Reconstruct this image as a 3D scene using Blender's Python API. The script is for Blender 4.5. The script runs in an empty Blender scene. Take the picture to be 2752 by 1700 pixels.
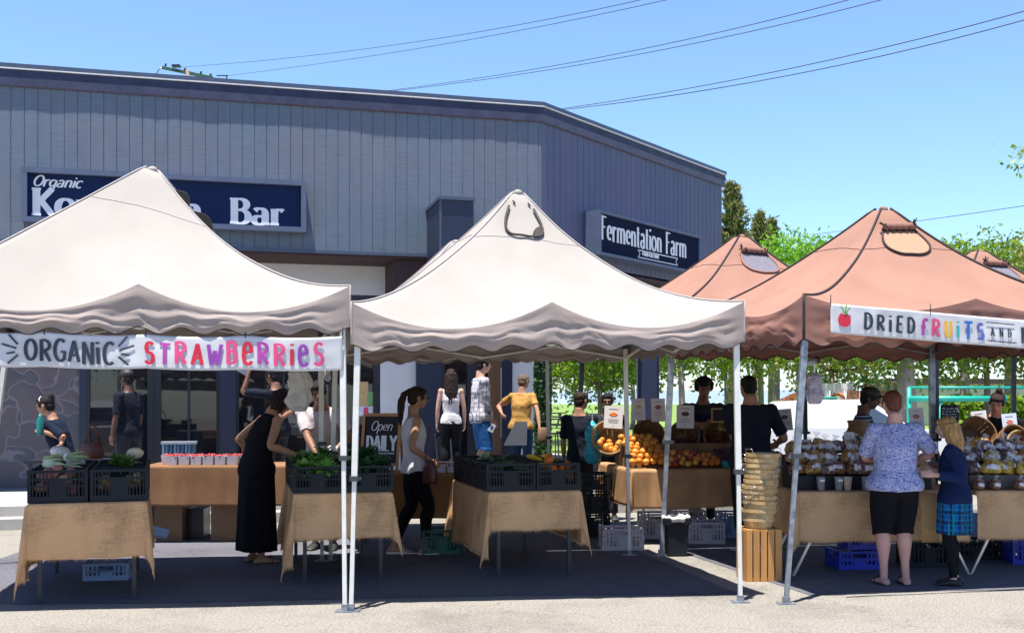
import bpy, bmesh, math, random
import numpy as np
from math import sin, cos, pi, radians, sqrt, atan2, tan
from mathutils import Vector, Matrix, noise

random.seed(7)
scn = bpy.context.scene
COL = scn.collection
V = Vector

# ---------------------------------------------------------------- camera
F_PX, CX, HOR, EYE = 2937.0, 1376.0, 1075.0, 1.64
cam_d = bpy.data.cameras.new('camera')
cam_d.sensor_width = 36.0
cam_d.lens = 36.0 * F_PX / 2752.0
cam_d.shift_y = (HOR - 850.0) / 2752.0
cam_d.clip_end = 4000
cam = bpy.data.objects.new('camera', cam_d)
cam.location = (0, 0, EYE)
cam.rotation_euler = (radians(90), 0, 0)
COL.objects.link(cam)
scn.camera = cam

# ---------------------------------------------------------------- sun and sky
SUN = V((0.11, 0.18, -1.0)).normalized()          # travel direction of sunlight
wd = bpy.data.worlds.new('World'); scn.world = wd; wd.use_nodes = True
nt = wd.node_tree; nt.nodes.clear()
wo = nt.nodes.new('ShaderNodeOutputWorld'); bg = nt.nodes.new('ShaderNodeBackground')
sky = nt.nodes.new('ShaderNodeTexSky'); sky.sky_type = 'NISHITA'; sky.sun_disc = False
toS = -SUN
sky.sun_elevation = math.asin(toS.z)
sky.sun_rotation = atan2(toS.x, toS.y)
sky.air_density = 1.0; sky.dust_density = 0.35; sky.ozone_density = 2.2; sky.altitude = 0
tint = nt.nodes.new('ShaderNodeMixRGB'); tint.blend_type = 'MULTIPLY'; tint.inputs[0].default_value = 1.0
tint.inputs[2].default_value = (0.96, 1.11, 1.34, 1)          # the deep clean blue of a sea-side noon
geo = nt.nodes.new('ShaderNodeTexCoord'); sep = nt.nodes.new('ShaderNodeSeparateXYZ'); nt.links.new(geo.outputs['Generated'], sep.inputs[0])
zr = nt.nodes.new('ShaderNodeValToRGB'); nt.links.new(sep.outputs['Z'], zr.inputs[0])      # sky above the view darkened to weaken ambient light in the shade
zr.color_ramp.elements[0].position = 0.34; zr.color_ramp.elements[0].color = (1, 1, 1, 1)
zr.color_ramp.elements[1].position = 0.62; zr.color_ramp.elements[1].color = (0.20, 0.27, 0.42, 1)
deep = nt.nodes.new('ShaderNodeMixRGB'); deep.blend_type = 'MULTIPLY'; deep.inputs[0].default_value = 1.0
nt.links.new(sky.outputs[0], tint.inputs[1]); nt.links.new(tint.outputs[0], deep.inputs[1]); nt.links.new(zr.outputs[0], deep.inputs[2]); nt.links.new(deep.outputs[0], bg.inputs[0]); nt.links.new(bg.outputs[0], wo.inputs[0])
bg.inputs[1].default_value = 0.10
sl = bpy.data.lights.new('sun', 'SUN'); sl.energy = 5.0; sl.angle = radians(0.5); sl.color = (1.0, 0.95, 0.87)
so = bpy.data.objects.new('sun', sl); COL.objects.link(so)
so.rotation_euler = SUN.to_track_quat('-Z', 'Y').to_euler(); so.location = (0, 0, 30)
scn.view_settings.view_transform = 'Standard'; scn.view_settings.look = 'None'
scn.cycles.diffuse_bounces = 3
scn.view_settings.exposure = 1.02; scn.view_settings.gamma = 1.0

# ---------------------------------------------------------------- where things stand
def P(px, py, Y):                                  # a spot of the photograph at distance Y
    return V(((px - CX) / F_PX * Y, Y, EYE + (HOR - py) / F_PX * Y))
def PX(px, Y, z=0.0):
    return V(((px - CX) / F_PX * Y, Y, z))
def DY(py, z=0.0):                                 # distance of a ground spot seen at row py
    return F_PX * (EYE - z) / (py - HOR)
def GP(px, py, z=0.0):
    Y = DY(py, z); return PX(px, Y, z)

# ---------------------------------------------------------------- materials
MATS = {}
def _new(name):
    m = bpy.data.materials.new(name); m.use_nodes = True
    return m, m.node_tree, m.node_tree.nodes['Principled BSDF']
def pm(name, col, rough=0.6, var=0.15, vs=6.0, bump=0.0, bs=80.0, metal=0.0, stretch=None, spec=None,
       sss=0.0, trans=0.0, col2=None, alpha=None, emit=None, coat=0.0, contrast=None, rand=0.0):
    if name in MATS: return MATS[name]
    m, t, b = _new(name); N = t.nodes; L = t.links
    tc = N.new('ShaderNodeTexCoord'); src = tc.outputs['Object']
    if stretch:
        mp = N.new('ShaderNodeMapping'); mp.inputs['Scale'].default_value = stretch
        L.new(src, mp.inputs[0]); src = mp.outputs[0]
    c = V(col[:3])
    if var > 0 or col2:
        nz = N.new('ShaderNodeTexNoise'); nz.inputs['Scale'].default_value = vs; nz.inputs['Detail'].default_value = 6
        nz.inputs['Roughness'].default_value = 0.62
        L.new(src, nz.inputs['Vector'])
        r = N.new('ShaderNodeValToRGB')
        lo, hi = contrast or (0.3, 0.7)
        r.color_ramp.elements[0].position = lo; r.color_ramp.elements[1].position = hi
        a = c * (1 - var); d = V(col2) if col2 else c * (1 + var)
        r.color_ramp.elements[0].color = (*a, 1); r.color_ramp.elements[1].color = (*d, 1)
        fac = nz.outputs['Fac']
        if rand:
            oi = N.new('ShaderNodeObjectInfo'); mr = N.new('ShaderNodeMath'); mr.operation = 'MULTIPLY_ADD'; mr.inputs[1].default_value = rand; mr.inputs[2].default_value = -rand / 2
            L.new(oi.outputs['Random'], mr.inputs[0]); ad = N.new('ShaderNodeMath'); ad.operation = 'ADD'; L.new(fac, ad.inputs[0]); L.new(mr.outputs[0], ad.inputs[1]); fac = ad.outputs[0]
        L.new(fac, r.inputs[0]); L.new(r.outputs[0], b.inputs['Base Color'])
    else:
        b.inputs['Base Color'].default_value = (*c, 1)
    if bump > 0:
        n2 = N.new('ShaderNodeTexNoise'); n2.inputs['Scale'].default_value = bs; n2.inputs['Detail'].default_value = 4
        L.new(src, n2.inputs['Vector'])
        bp = N.new('ShaderNodeBump'); bp.inputs['Strength'].default_value = min(1, bump); bp.inputs['Distance'].default_value = 0.01
        L.new(n2.outputs['Fac'], bp.inputs['Height']); L.new(bp.outputs[0], b.inputs['Normal'])
    b.inputs['Roughness'].default_value = rough; b.inputs['Metallic'].default_value = metal
    if spec is not None: b.inputs['Specular IOR Level'].default_value = spec
    if sss: b.inputs['Subsurface Weight'].default_value = sss; b.inputs['Subsurface Radius'].default_value = (0.02, 0.008, 0.004)
    if trans: b.inputs['Transmission Weight'].default_value = trans
    if coat: b.inputs['Coat Weight'].default_value = coat
    if alpha is not None: b.inputs['Alpha'].default_value = alpha
    if emit: b.inputs['Emission Color'].default_value = (*emit[0], 1); b.inputs['Emission Strength'].default_value = emit[1]
    MATS[name] = m
    return m
def cloth_mat(name, col, scale=350.0, var=0.12, translucent=0.0, weave=0.35, rough=0.9):
    if name in MATS: return MATS[name]
    m, t, b = _new(name); N = t.nodes; L = t.links
    tc = N.new('ShaderNodeTexCoord')
    def wave(d):
        mp = N.new('ShaderNodeMapping'); k = scale; q = scale * .045; mp.inputs['Scale'].default_value = {'X': (k, k, q), 'Z': (q, q, k), 'Y': (q, k, k)}[d]
        w = N.new('ShaderNodeTexNoise'); w.inputs['Scale'].default_value = 1.0; w.inputs['Detail'].default_value = 2
        L.new(tc.outputs['Object'], mp.inputs[0]); L.new(mp.outputs[0], w.inputs['Vector']); return w
    w1, w2, w3 = wave('X'), wave('Z'), wave('Y')
    ad = N.new('ShaderNodeMath'); ad.operation = 'ADD'; L.new(w1.outputs['Fac'], ad.inputs[0]); L.new(w2.outputs['Fac'], ad.inputs[1])
    a2 = N.new('ShaderNodeMath'); a2.operation = 'ADD'; L.new(ad.outputs[0], a2.inputs[0]); L.new(w3.outputs['Fac'], a2.inputs[1])
    nz = N.new('ShaderNodeTexNoise'); nz.inputs['Scale'].default_value = 2.2; nz.inputs['Detail'].default_value = 3
    nz.inputs['Roughness'].default_value = 0.5
    L.new(tc.outputs['Object'], nz.inputs['Vector'])
    mx = N.new('ShaderNodeMath'); mx.operation = 'MULTIPLY_ADD'; mx.inputs[1].default_value = weave / 3 * 1.6
    L.new(a2.outputs[0], mx.inputs[0]); L.new(nz.outputs['Fac'], mx.inputs[2])
    r = N.new('ShaderNodeValToRGB'); c = V(col)
    r.color_ramp.elements[0].position = 0.36 + weave * .62; r.color_ramp.elements[1].position = 0.64 + weave * .98
    r.color_ramp.elements[0].color = (*(c * (1 - var * 1.6)), 1); r.color_ramp.elements[1].color = (*(c * (1 + var)), 1)
    L.new(mx.outputs[0], r.inputs[0]); L.new(r.outputs[0], b.inputs['Base Color'])
    bp = N.new('ShaderNodeBump'); bp.inputs['Strength'].default_value = 0.5; bp.inputs['Distance'].default_value = 0.003
    L.new(a2.outputs[0], bp.inputs['Height']); L.new(bp.outputs[0], b.inputs['Normal'])
    b.inputs['Roughness'].default_value = rough; b.inputs['Specular IOR Level'].default_value = 0.15
    if translucent:
        tr = N.new('ShaderNodeBsdfTranslucent'); L.new(r.outputs[0], tr.inputs[0])
        ms = N.new('ShaderNodeMixShader'); ms.inputs[0].default_value = translucent
        out = N['Material Output']; L.new(b.outputs[0], ms.inputs[1]); L.new(tr.outputs[0], ms.inputs[2]); L.new(ms.outputs[0], out.inputs[0])
    MATS[name] = m
    return m

# ---------------------------------------------------------------- things, parts
ROOTM = {}
def tag(o, label=None, cat=None, group=None, kind=None):
    if label: o['label'] = label
    if cat: o['category'] = cat
    if group: o['group'] = group
    if kind: o['kind'] = kind
    return o
def thing(name, label, cat, loc=(0, 0, 0), rz=0.0, group=None):
    o = bpy.data.objects.new(name, None); o.empty_display_size = 0.1
    COL.objects.link(o); o.location = loc; o.rotation_euler = (0, 0, rz)
    ROOTM[o.name] = Matrix.Translation(V(loc)) @ Matrix.Rotation(rz, 4, 'Z')
    return tag(o, label, cat, group)
def dup(root, loc=None, rz=None, label=None, group=None):
    r = root.copy(); COL.objects.link(r)
    if loc is not None: r.location = loc
    if rz is not None: r.rotation_euler = (0, 0, rz)
    if label: r['label'] = label
    if group: r['group'] = group
    for ch in list(root.children):
        c = ch.copy(); COL.objects.link(c); c.parent = r
        for g in list(ch.children):
            d = g.copy(); COL.objects.link(d); d.parent = c
    return r

class MB:
    def __init__(s): s.v = []; s.f = []; s.m = []; s.sm = []
    def add(s, vs, fs, mi=0, smooth=False):
        o = len(s.v); s.v.extend([V(p) for p in vs])
        for f in fs: s.f.append(tuple(i + o for i in f)); s.m.append(mi); s.sm.append(smooth)
        return s
    def box(s, c, sz, rz=0.0, mi=0, M=None, bev=0.0):
        x, y, z = sz[0] / 2, sz[1] / 2, sz[2] / 2
        if bev:
            bm = bmesh.new(); bmesh.ops.create_cube(bm, size=1)
            bmesh.ops.scale(bm, vec=sz, verts=bm.verts)
            bmesh.ops.bevel(bm, geom=bm.edges[:], offset=bev, segments=2, profile=0.6, affect='EDGES')
            bm.verts.index_update(); vs = [v.co.copy() for v in bm.verts]; fs = [[v.index for v in f.verts] for f in bm.faces]; bm.free()
        else:
            vs = [V((a * x, b * y, d * z)) for d in (-1, 1) for b in (-1, 1) for a in (-1, 1)]
            fs = [(0, 2, 3, 1), (4, 5, 7, 6), (0, 1, 5, 4), (2, 6, 7, 3), (0, 4, 6, 2), (1, 3, 7, 5)]
        R = Matrix.Rotation(rz, 3, 'Z') if M is None else M
        return s.add([R @ v + V(c) for v in vs], fs, mi, False)
    def bar(s, a, b, w, d=None, mi=0, up=None):               # square bar between two points
        a, b = V(a), V(b); d = d or w; z = (b - a).normalized()
        up = V(up) if up else (V((0, 1, 0)) if abs(z.y) < 0.9 else V((1, 0, 0)))
        x = z.cross(up).normalized() if z.cross(up).length > 1e-4 else V((1, 0, 0)); y = z.cross(x)
        vs = [p + x * i * w / 2 + y * j * d / 2 for p in (a, b) for i, j in ((-1, -1), (1, -1), (1, 1), (-1, 1))]
        return s.add(vs, [(3, 2, 1, 0), (4, 5, 6, 7), (0, 1, 5, 4), (1, 2, 6, 5), (2, 3, 7, 6), (3, 0, 4, 7)], mi)
    def rings(s, rings, mi=0, closed=True, caps=True, smooth=True):
        n = len(rings[0]); vs = [p for r in rings for p in r]; fs = []
        for i in range(len(rings) - 1):
            for j in range(n if closed else n - 1):
                k = (j + 1) % n
                fs.append((i * n + j, i * n + k, (i + 1) * n + k, (i + 1) * n + j))
        if caps and closed:
            fs.append(tuple(reversed(range(n)))); fs.append(tuple((len(rings) - 1) * n + j for j in range(n)))
        return s.add(vs, fs, mi, smooth)
    def tube(s, pts, r, n=8, mi=0, caps=True):
        pts = [V(p) for p in pts]; rr = r if isinstance(r, (list, tuple)) else [r] * len(pts); R = []
        up = None
        for i, p in enumerate(pts):
            t = (pts[min(i + 1, len(pts) - 1)] - pts[max(i - 1, 0)])
            t = t.normalized() if t.length > 1e-9 else V((0, 0, 1))
            if up is None: up = V((0, 0, 1)) if abs(t.z) < 0.9 else V((1, 0, 0))
            x = t.cross(up); x = x.normalized() if x.length > 1e-6 else V((1, 0, 0)); y = x.cross(t); up = y
            R.append([p + (x * cos(2 * pi * k / n) + y * sin(2 * pi * k / n)) * rr[i] for k in range(n)])
        return s.rings([list(reversed(q)) for q in R], mi, True, caps)
    def ell(s, c, r, nu=12, nv=8, mi=0, M=None, fn=None):      # ellipsoid
        r = (r, r, r) if not isinstance(r, (tuple, list)) else r; R = []
        for i in range(1, nv):
            a = pi * i / nv
            R.append([V((r[0] * sin(a) * cos(2 * pi * j / nu), r[1] * sin(a) * sin(2 * pi * j / nu), -r[2] * cos(a))) for j in range(nu)])
        vs = [V((0, 0, -r[2]))] + [p for q in R for p in q] + [V((0, 0, r[2]))]
        if fn: vs = [fn(p) for p in vs]
        if M is not None: vs = [M @ p for p in vs]
        vs = [p + V(c) for p in vs]; fs = []
        for j in range(nu): fs.append((0, 1 + (j + 1) % nu, 1 + j))
        for i in range(nv - 2):
            for j in range(nu):
                k = (j + 1) % nu; fs.append((1 + i * nu + j, 1 + i * nu + k, 1 + (i + 1) * nu + k, 1 + (i + 1) * nu + j))
        l = len(vs) - 1; o = 1 + (nv - 2) * nu
        for j in range(nu): fs.append((l, o + j, o + (j + 1) % nu))
        return s.add(vs, fs, mi, True)
    def cyl(s, a, b, r0, r1=None, n=16, mi=0, caps=True):
        return s.tube([a, b], [r0, r1 if r1 is not None else r0], n, mi, caps)
    def lathe(s, c, prof, n=20, mi=0, caps=True):              # prof: (r, z)
        c = V(c); return s.rings([[c + V((r * cos(2 * pi * k / n), r * sin(2 * pi * k / n), z)) for k in range(n)] for r, z in prof], mi, True, caps)
    def grid(s, fn, nu, nv, mi=0, smooth=True):
        vs = [V(fn(i / nu, j / nv)) for j in range(nv + 1) for i in range(nu + 1)]
        fs = [(j * (nu + 1) + i, j * (nu + 1) + i + 1, (j + 1) * (nu + 1) + i + 1, (j + 1) * (nu + 1) + i) for j in range(nv) for i in range(nu)]
        return s.add(vs, fs, mi, smooth)
    def prism(s, poly, z0, z1, mi=0):                          # poly of (x, y) counter-clockwise
        n = len(poly); vs = [V((x, y, z0)) for x, y in poly] + [V((x, y, z1)) for x, y in poly]
        return s.add(vs, [tuple(reversed(range(n))), tuple(range(n, 2 * n))] + [(i, (i + 1) % n, n + (i + 1) % n, n + i) for i in range(n)], mi)
    def xf(s, fn): s.v = [V(fn(p)) for p in s.v]; return s
    def build(s, name, mats, parent=None, world=False, smooth=None, at=None):
        me = bpy.data.meshes.new(name)
        vs = s.v
        if world and parent is not None:
            iv = ROOTM[parent.name].inverted(); vs = [iv @ p for p in vs]
        if at is not None: at = V(at); vs = [p - at for p in vs]
        me.from_pydata([tuple(p) for p in vs], [], s.f)
        for m in (mats if isinstance(mats, (list, tuple)) else [mats]): me.materials.append(m)
        me.polygons.foreach_set('material_index', s.m)
        me.polygons.foreach_set('use_smooth', [bool(q) if smooth is None else smooth for q in s.sm])
        me.update()
        o = bpy.data.objects.new(name, me); COL.objects.link(o)
        if at is not None: o.location = at
        if parent is not None: o.parent = parent
        return o
def solid(name, mb, mat, label, cat, at=(0, 0, 0), group=None, kind=None, **k):
    o = mb.build(name, mat, None, at=at, **k); ROOTM[o.name] = Matrix.Translation(V(at))
    return tag(o, label, cat, group, kind)
def solidify(o, th, off=0.0):
    m = o.modifiers.new('thick', 'SOLIDIFY'); m.thickness = th; m.offset = off; return o
def remesh_obj(mb, name, mat, parent, voxel, smooth=3, at=None, disp=None):
    """One continuous skin grown round overlapping solids."""
    me = bpy.data.meshes.new('tmp'); iv = ROOTM[parent.name].inverted() if parent is not None and parent.name in ROOTM else Matrix()
    me.from_pydata([tuple(iv @ p) for p in mb.v], [], mb.f)
    bm = bmesh.new(); bm.from_mesh(me); bmesh.ops.recalc_face_normals(bm, faces=bm.faces); bm.to_mesh(me); bm.free()
    o = bpy.data.objects.new('tmp', me); COL.objects.link(o)
    r = o.modifiers.new('r', 'REMESH'); r.mode = 'VOXEL'; r.voxel_size = voxel; r.use_smooth_shade = True
    if smooth:
        q = o.modifiers.new('s', 'SMOOTH'); q.iterations = smooth; q.factor = 0.5
    dg = bpy.context.evaluated_depsgraph_get()
    m2 = bpy.data.meshes.new_from_object(o.evaluated_get(dg)); m2.name = name
    bpy.data.objects.remove(o)
    if disp:
        amp, sc = disp; n = len(m2.vertices); nn = [v.normal.copy() for v in m2.vertices]
        for v, q in zip(m2.vertices, nn): v.co += q * amp * (noise.noise(v.co * sc) + 0.5 * noise.noise(v.co * sc * 2.3))
    m2.materials.clear(); m2.materials.append(mat)
    m2.polygons.foreach_set('use_smooth', [True] * len(m2.polygons))
    o = bpy.data.objects.new(name, m2); COL.objects.link(o)
    if parent is not None: o.parent = parent
    return o

# ---------------------------------------------------------------- lettering drawn stroke by stroke
def arc(cx, cy, rx, ry, a0, a1, n=14):
    return [(cx + rx * cos(radians(a0 + (a1 - a0) * i / n)), cy + ry * sin(radians(a0 + (a1 - a0) * i / n))) for i in range(n + 1)]
GL = {
 'O': (.68, [arc(.34, .5, .28, .47, 90, 450, 24)]),
 'R': (.62, [[(.1, 0), (.1, 1)], [(.1, .96)] + arc(.27, .73, .27, .23, 90, -90) + [(.12, .5)], [(.25, .5), (.57, 0)]]),
 'G': (.66, [arc(.36, .5, .29, .48, 50, 300, 20) + [(.58, .16), (.58, .44), (.38, .44)]]),
 'A': (.64, [[(.04, 0), (.32, 1)], [(.32, 1), (.6, 0)], [(.13, .32), (.5, .32)]]),
 'N': (.62, [[(.09, 0), (.09, 1)], [(.09, 1), (.53, 0)], [(.53, 0), (.53, 1)]]),
 'j': (.2, [[(.1, 0), (.1, .74)], [(.1, .9), (.1, .99)]]),
 'C': (.6, [arc(.36, .5, .29, .48, 52, 308, 20)]),
 'S': (.56, [arc(.29, .745, .2, .24, 35, 250, 14) + arc(.27, .26, .22, .25, 75, -150, 14)]),
 'T': (.6, [[(0, .97), (.6, .97)], [(.3, .97), (.3, 0)]]),
 'W': (.8, [[(.02, 1), (.2, .02)], [(.2, .02), (.4, .7)], [(.4, .7), (.58, .02)], [(.58, .02), (.76, 1)]]),
 'B': (.56, [[(.09, 0), (.09, 1)], [(.09, .97)] + arc(.25, .76, .22, .21, 90, -90) + [(.1, .54)], [(.09, .54)] + arc(.27, .28, .25, .26, 90, -90) + [(.1, .02)]]),
 'E2': (.58, [[(.04, .52), (.5, .58)] + arc(.3, .6, .21, .36, 0, 200, 12) + arc(.33, .42, .26, .42, 170, 320, 12)]),
 'D': (.62, [[(.1, 0), (.1, 1)], [(.1, .97)] + arc(.22, .5, .33, .47, 90, -90, 18) + [(.1, .03)]]),
 'E': (.5, [[(.08, 0), (.08, 1)], [(.08, .97), (.46, .97)], [(.08, .52), (.4, .52)], [(.08, .03), (.46, .03)]]),
 'F': (.52, [[(.1, 0), (.1, 1)], [(.1, .96), (.52, .96)], [(.1, .54), (.4, .54)]]),
 'F2': (.5, [arc(.36, .78, .17, .2, 30, 180, 8) + [(.18, .0)], [(.02, .5), (.36, .55)]]),
 'U': (.62, [[(.09, 1), (.09, .35)] + arc(.31, .3, .22, .28, 180, 360, 10) + [(.53, 1)]]),
 'L': (.48, [[(.08, 1), (.08, .02), (.46, .02)]]),
 'Y': (.6, [[(.02, 1), (.3, .48)], [(.58, 1), (.3, .48)], [(.3, .48), (.3, 0)]]),
 'I': (.22, [[(.11, 0), (.11, 1)]]),
 'K': (.68, [[(.13, 0), (.13, 1)], [(.6, 1), (.16, .42)], [(.26, .55), (.62, 0)]]),
 'o': (.56, [arc(.28, .32, .23, .31, 90, 450, 20)]),
 'm': (.92, [[(.12, 0), (.12, .63)], [(.12, .45)] + arc(.29, .44, .17, .18, 150, 0, 8) + [(.46, 0)], [(.46, .45)] + arc(.63, .44, .17, .18, 150, 0, 8) + [(.8, 0)]]),
 'n': (.58, [[(.12, 0), (.12, .63)], [(.12, .45)] + arc(.29, .44, .17, .18, 150, 0, 8) + [(.46, 0)]]),
 'h': (.58, [[(.12, 0), (.12, 1)], [(.12, .45)] + arc(.29, .44, .17, .18, 150, 0, 8) + [(.46, 0)]]),
 'b': (.56, [[(.12, 0), (.12, 1)], arc(.29, .32, .2, .3, 140, -140, 16)]),
 'p': (.56, [[(.12, -.3), (.12, .63)], arc(.29, .32, .2, .3, 140, -140, 16)]),
 'u': (.58, [[(.12, .63), (.12, .22)] + arc(.29, .2, .17, .19, 180, 330, 8) + [(.46, .25)], [(.46, 0), (.46, .63)]]),
 'c': (.48, [arc(.28, .32, .21, .31, 50, 310, 16)]),
 'a': (.54, [arc(.26, .44, .17, .19, 150, 0, 8) + [(.43, .0)], arc(.25, .17, .17, .16, 60, 330, 12)]),
 'g': (.56, [arc(.27, .34, .19, .28, 60, 330, 16), [(.46, .6), (.46, -.1)] + arc(.28, -.12, .18, .18, 0, -150, 8)]),
 'r': (.42, [[(.12, 0), (.12, .63)], [(.12, .42)] + arc(.28, .44, .14, .17, 150, 40, 6)]),
 'e': (.5, [[(.08, .34), (.44, .34)] + arc(.27, .34, .19, .28, 0, 310, 18)]),
 't': (.36, [[(.16, .88), (.16, .16)] + arc(.25, .14, .09, .12, 180, 300, 5), [(.02, .63), (.32, .63)]]),
 'i': (.24, [[(.12, 0), (.12, .63)], [(.12, .82), (.12, .92)]]),
}
def ribbon(mb, pts, wf, z, mi=0, th=0.003):
    """pts (x, y) in metres, wf(dx, dy) the stroke's width for its direction."""
    n = len(pts); L, R = [], []
    for i in range(n):
        a = pts[max(i - 1, 0)]; b = pts[min(i + 1, n - 1)]
        dx, dy = b[0] - a[0], b[1] - a[1]; l = math.hypot(dx, dy) or 1; dx /= l; dy /= l
        w = wf(dx, dy) / 2; L.append((pts[i][0] - dy * w, pts[i][1] + dx * w)); R.append((pts[i][0] + dy * w, pts[i][1] - dx * w))
    for i in range(n - 1):
        q = [L[i], R[i], R[i + 1], L[i + 1]]
        mb.add([(x, y, z) for x, y in q] + [(x, y, z + th) for x, y in q],
               [(4, 5, 6, 7), (0, 3, 2, 1), (1, 2, 6, 5), (3, 0, 4, 7)] + ([(0, 1, 5, 4)] if i == 0 else []) + ([(2, 3, 7, 6)] if i == n - 2 else []), mi)
    return mb
def letter(ch, x0, y0, h, ws, thick, thin, serif=0.0, shear=0.0, sub=4):
    mb = MB(); w, st = GL[ch]; z = 0.0
    def W(dx, dy): return thin + (thick - thin) * abs(dy) ** 1.3
    T = lambda p: (x0 + (p[0] + shear * p[1]) * h * ws, y0 + p[1] * h)
    for s in st:
        q = []
        for i in range(len(s) - 1):
            m = sub if len(s) < 5 else 1
            q += [(s[i][0] + (s[i + 1][0] - s[i][0]) * k / m, s[i][1] + (s[i + 1][1] - s[i][1]) * k / m) for k in range(m)]
        q.append(s[-1])
        ribbon(mb, [T(p) for p in q], W, z); z += 0.0004
        if serif:
            for e, o in ((s[0], s[1]), (s[-1], s[-2])):
                if abs(e[1] - o[1]) > 0.05 and (abs(e[1]) < 0.03 or abs(e[1] - 1) < 0.03 or abs(e[1] - 0.63) < 0.02) and abs(e[0] - o[0]) < .25:
                    x, y = T(e); d = -1 if e[1] > .5 else 1
                    ww = serif if e[1] != 0.63 else serif * 0.6
                    ribbon(mb, [(x - ww - (0 if e[1] != .63 else .3 * serif), y + d * thin * .5), (x + ww * (1 if e[1] != .63 else .2), y + d * thin * .5)], lambda a, b: thin * 1.15, z); z += 0.0004
    return mb, w * h * ws
# ---------------------------------------------------------------- materials of the place
def asphalt_mat(name, c, dark=0.5):
    m, t, b = _new(name); N = t.nodes; L = t.links
    tc = N.new('ShaderNodeTexCoord')
    def nz(s, d, r=0.6):
        n = N.new('ShaderNodeTexNoise'); n.inputs['Scale'].default_value = s; n.inputs['Detail'].default_value = d
        n.inputs['Roughness'].default_value = r; L.new(tc.outputs['Object'], n.inputs['Vector']); return n
    g, p, w = nz(48, 6, 0.9), nz(0.7, 9, 0.75), nz(160, 2)
    r = N.new('ShaderNodeValToRGB'); e = r.color_ramp.elements
    e[0].position = 0.36; e[0].color = (c[0] * dark, c[1] * dark, c[2] * dark, 1)
    e[1].position = 0.62; e[1].color = (min(1, c[0] * 1.25), min(1, c[1] * 1.24), min(1, c[2] * 1.2), 1)
    L.new(g.outputs['Fac'], r.inputs[0])
    r2 = N.new('ShaderNodeValToRGB'); r2.color_ramp.elements[0].position = 0.34; r2.color_ramp.elements[1].position = 0.52
    r2.color_ramp.elements[0].color = (0.70, 0.69, 0.69, 1); r2.color_ramp.elements[1].color = (1, 1, 1, 1)
    L.new(p.outputs['Fac'], r2.inputs[0])
    mx = N.new('ShaderNodeMixRGB'); mx.blend_type = 'MULTIPLY'; mx.inputs[0].default_value = 1
    L.new(r.outputs[0], mx.inputs[1]); L.new(r2.outputs[0], mx.inputs[2])
    vo = N.new('ShaderNodeTexVoronoi'); vo.feature = 'DISTANCE_TO_EDGE'; vo.inputs['Scale'].default_value = 0.33
    ds = N.new('ShaderNodeVectorMath'); ds.operation = 'ADD'
    n3 = nz(2.5, 5); L.new(tc.outputs['Object'], ds.inputs[0]); L.new(n3.outputs['Color'], ds.inputs[1]); L.new(ds.outputs[0], vo.inputs['Vector'])
    r3 = N.new('ShaderNodeValToRGB'); r3.color_ramp.elements[0].position = 0.0; r3.color_ramp.elements[1].position = 0.006
    r3.color_ramp.elements[0].color = (0.72, 0.71, 0.70, 1); r3.color_ramp.elements[1].color = (1, 1, 1, 1)
    L.new(vo.outputs['Distance'], r3.inputs[0])
    m2 = N.new('ShaderNodeMixRGB'); m2.blend_type = 'MULTIPLY'; m2.inputs[0].default_value = 1
    L.new(mx.outputs[0], m2.inputs[1]); L.new(r3.outputs[0], m2.inputs[2]); L.new(m2.outputs[0], b.inputs['Base Color'])
    bp = N.new('ShaderNodeBump'); bp.inputs['Strength'].default_value = 0.7; bp.inputs['Distance'].default_value = 0.01
    L.new(w.outputs['Fac'], bp.inputs['Height']); L.new(bp.outputs[0], b.inputs['Normal'])
    b.inputs['Roughness'].default_value = 0.9; MATS[name] = m; return m
M_asph = asphalt_mat('asphalt', (0.34, 0.32, 0.29), 0.25)
M_asph_shade = asphalt_mat('asphalt_shade_patch', (0.15, 0.15, 0.185), 0.35)  # darker ground tone, shade under the tents put into the colour
M_conc = pm('concrete', (0.40, 0.385, 0.36), 0.85, 0.12, 3, 0.3, 120)
M_lawn = pm('lawn', (0.16, 0.26, 0.045), 0.9, 0.3, 0.6, 0.6, 30, col2=(0.22, 0.34, 0.06))
M_navy = pm('navy_paint', (0.014, 0.021, 0.052), 0.45, 0.12, 4, 0.1, 60)
M_navy2 = pm('navy_fascia', (0.014, 0.026, 0.080), 0.6, 0.35, 3, 0.25, 9, contrast=(.35, .75), col2=(0.03, 0.045, 0.11))
M_capm = pm('roof_metal', (0.06, 0.08, 0.13), 0.4, 0.12, 8)
M_drip = pm('drip_edge', (0.75, 0.75, 0.74), 0.5, 0.1, 12)
M_soff = pm('fascia_soffit', (0.085, 0.09, 0.15), 0.6, 0.25, 5, 0.3, 14)
M_rust = pm('rust', (0.20, 0.10, 0.07), 0.9, 0.5, 14, col2=(0.12, 0.11, 0.15))
M_white = pm('white_wall', (0.62, 0.63, 0.66), 0.7, 0.05, 4)
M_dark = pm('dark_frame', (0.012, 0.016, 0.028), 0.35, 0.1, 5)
M_lump = pm('plum_soffit', (0.06, 0.035, 0.04), 0.8, 0.2, 5)
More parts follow.
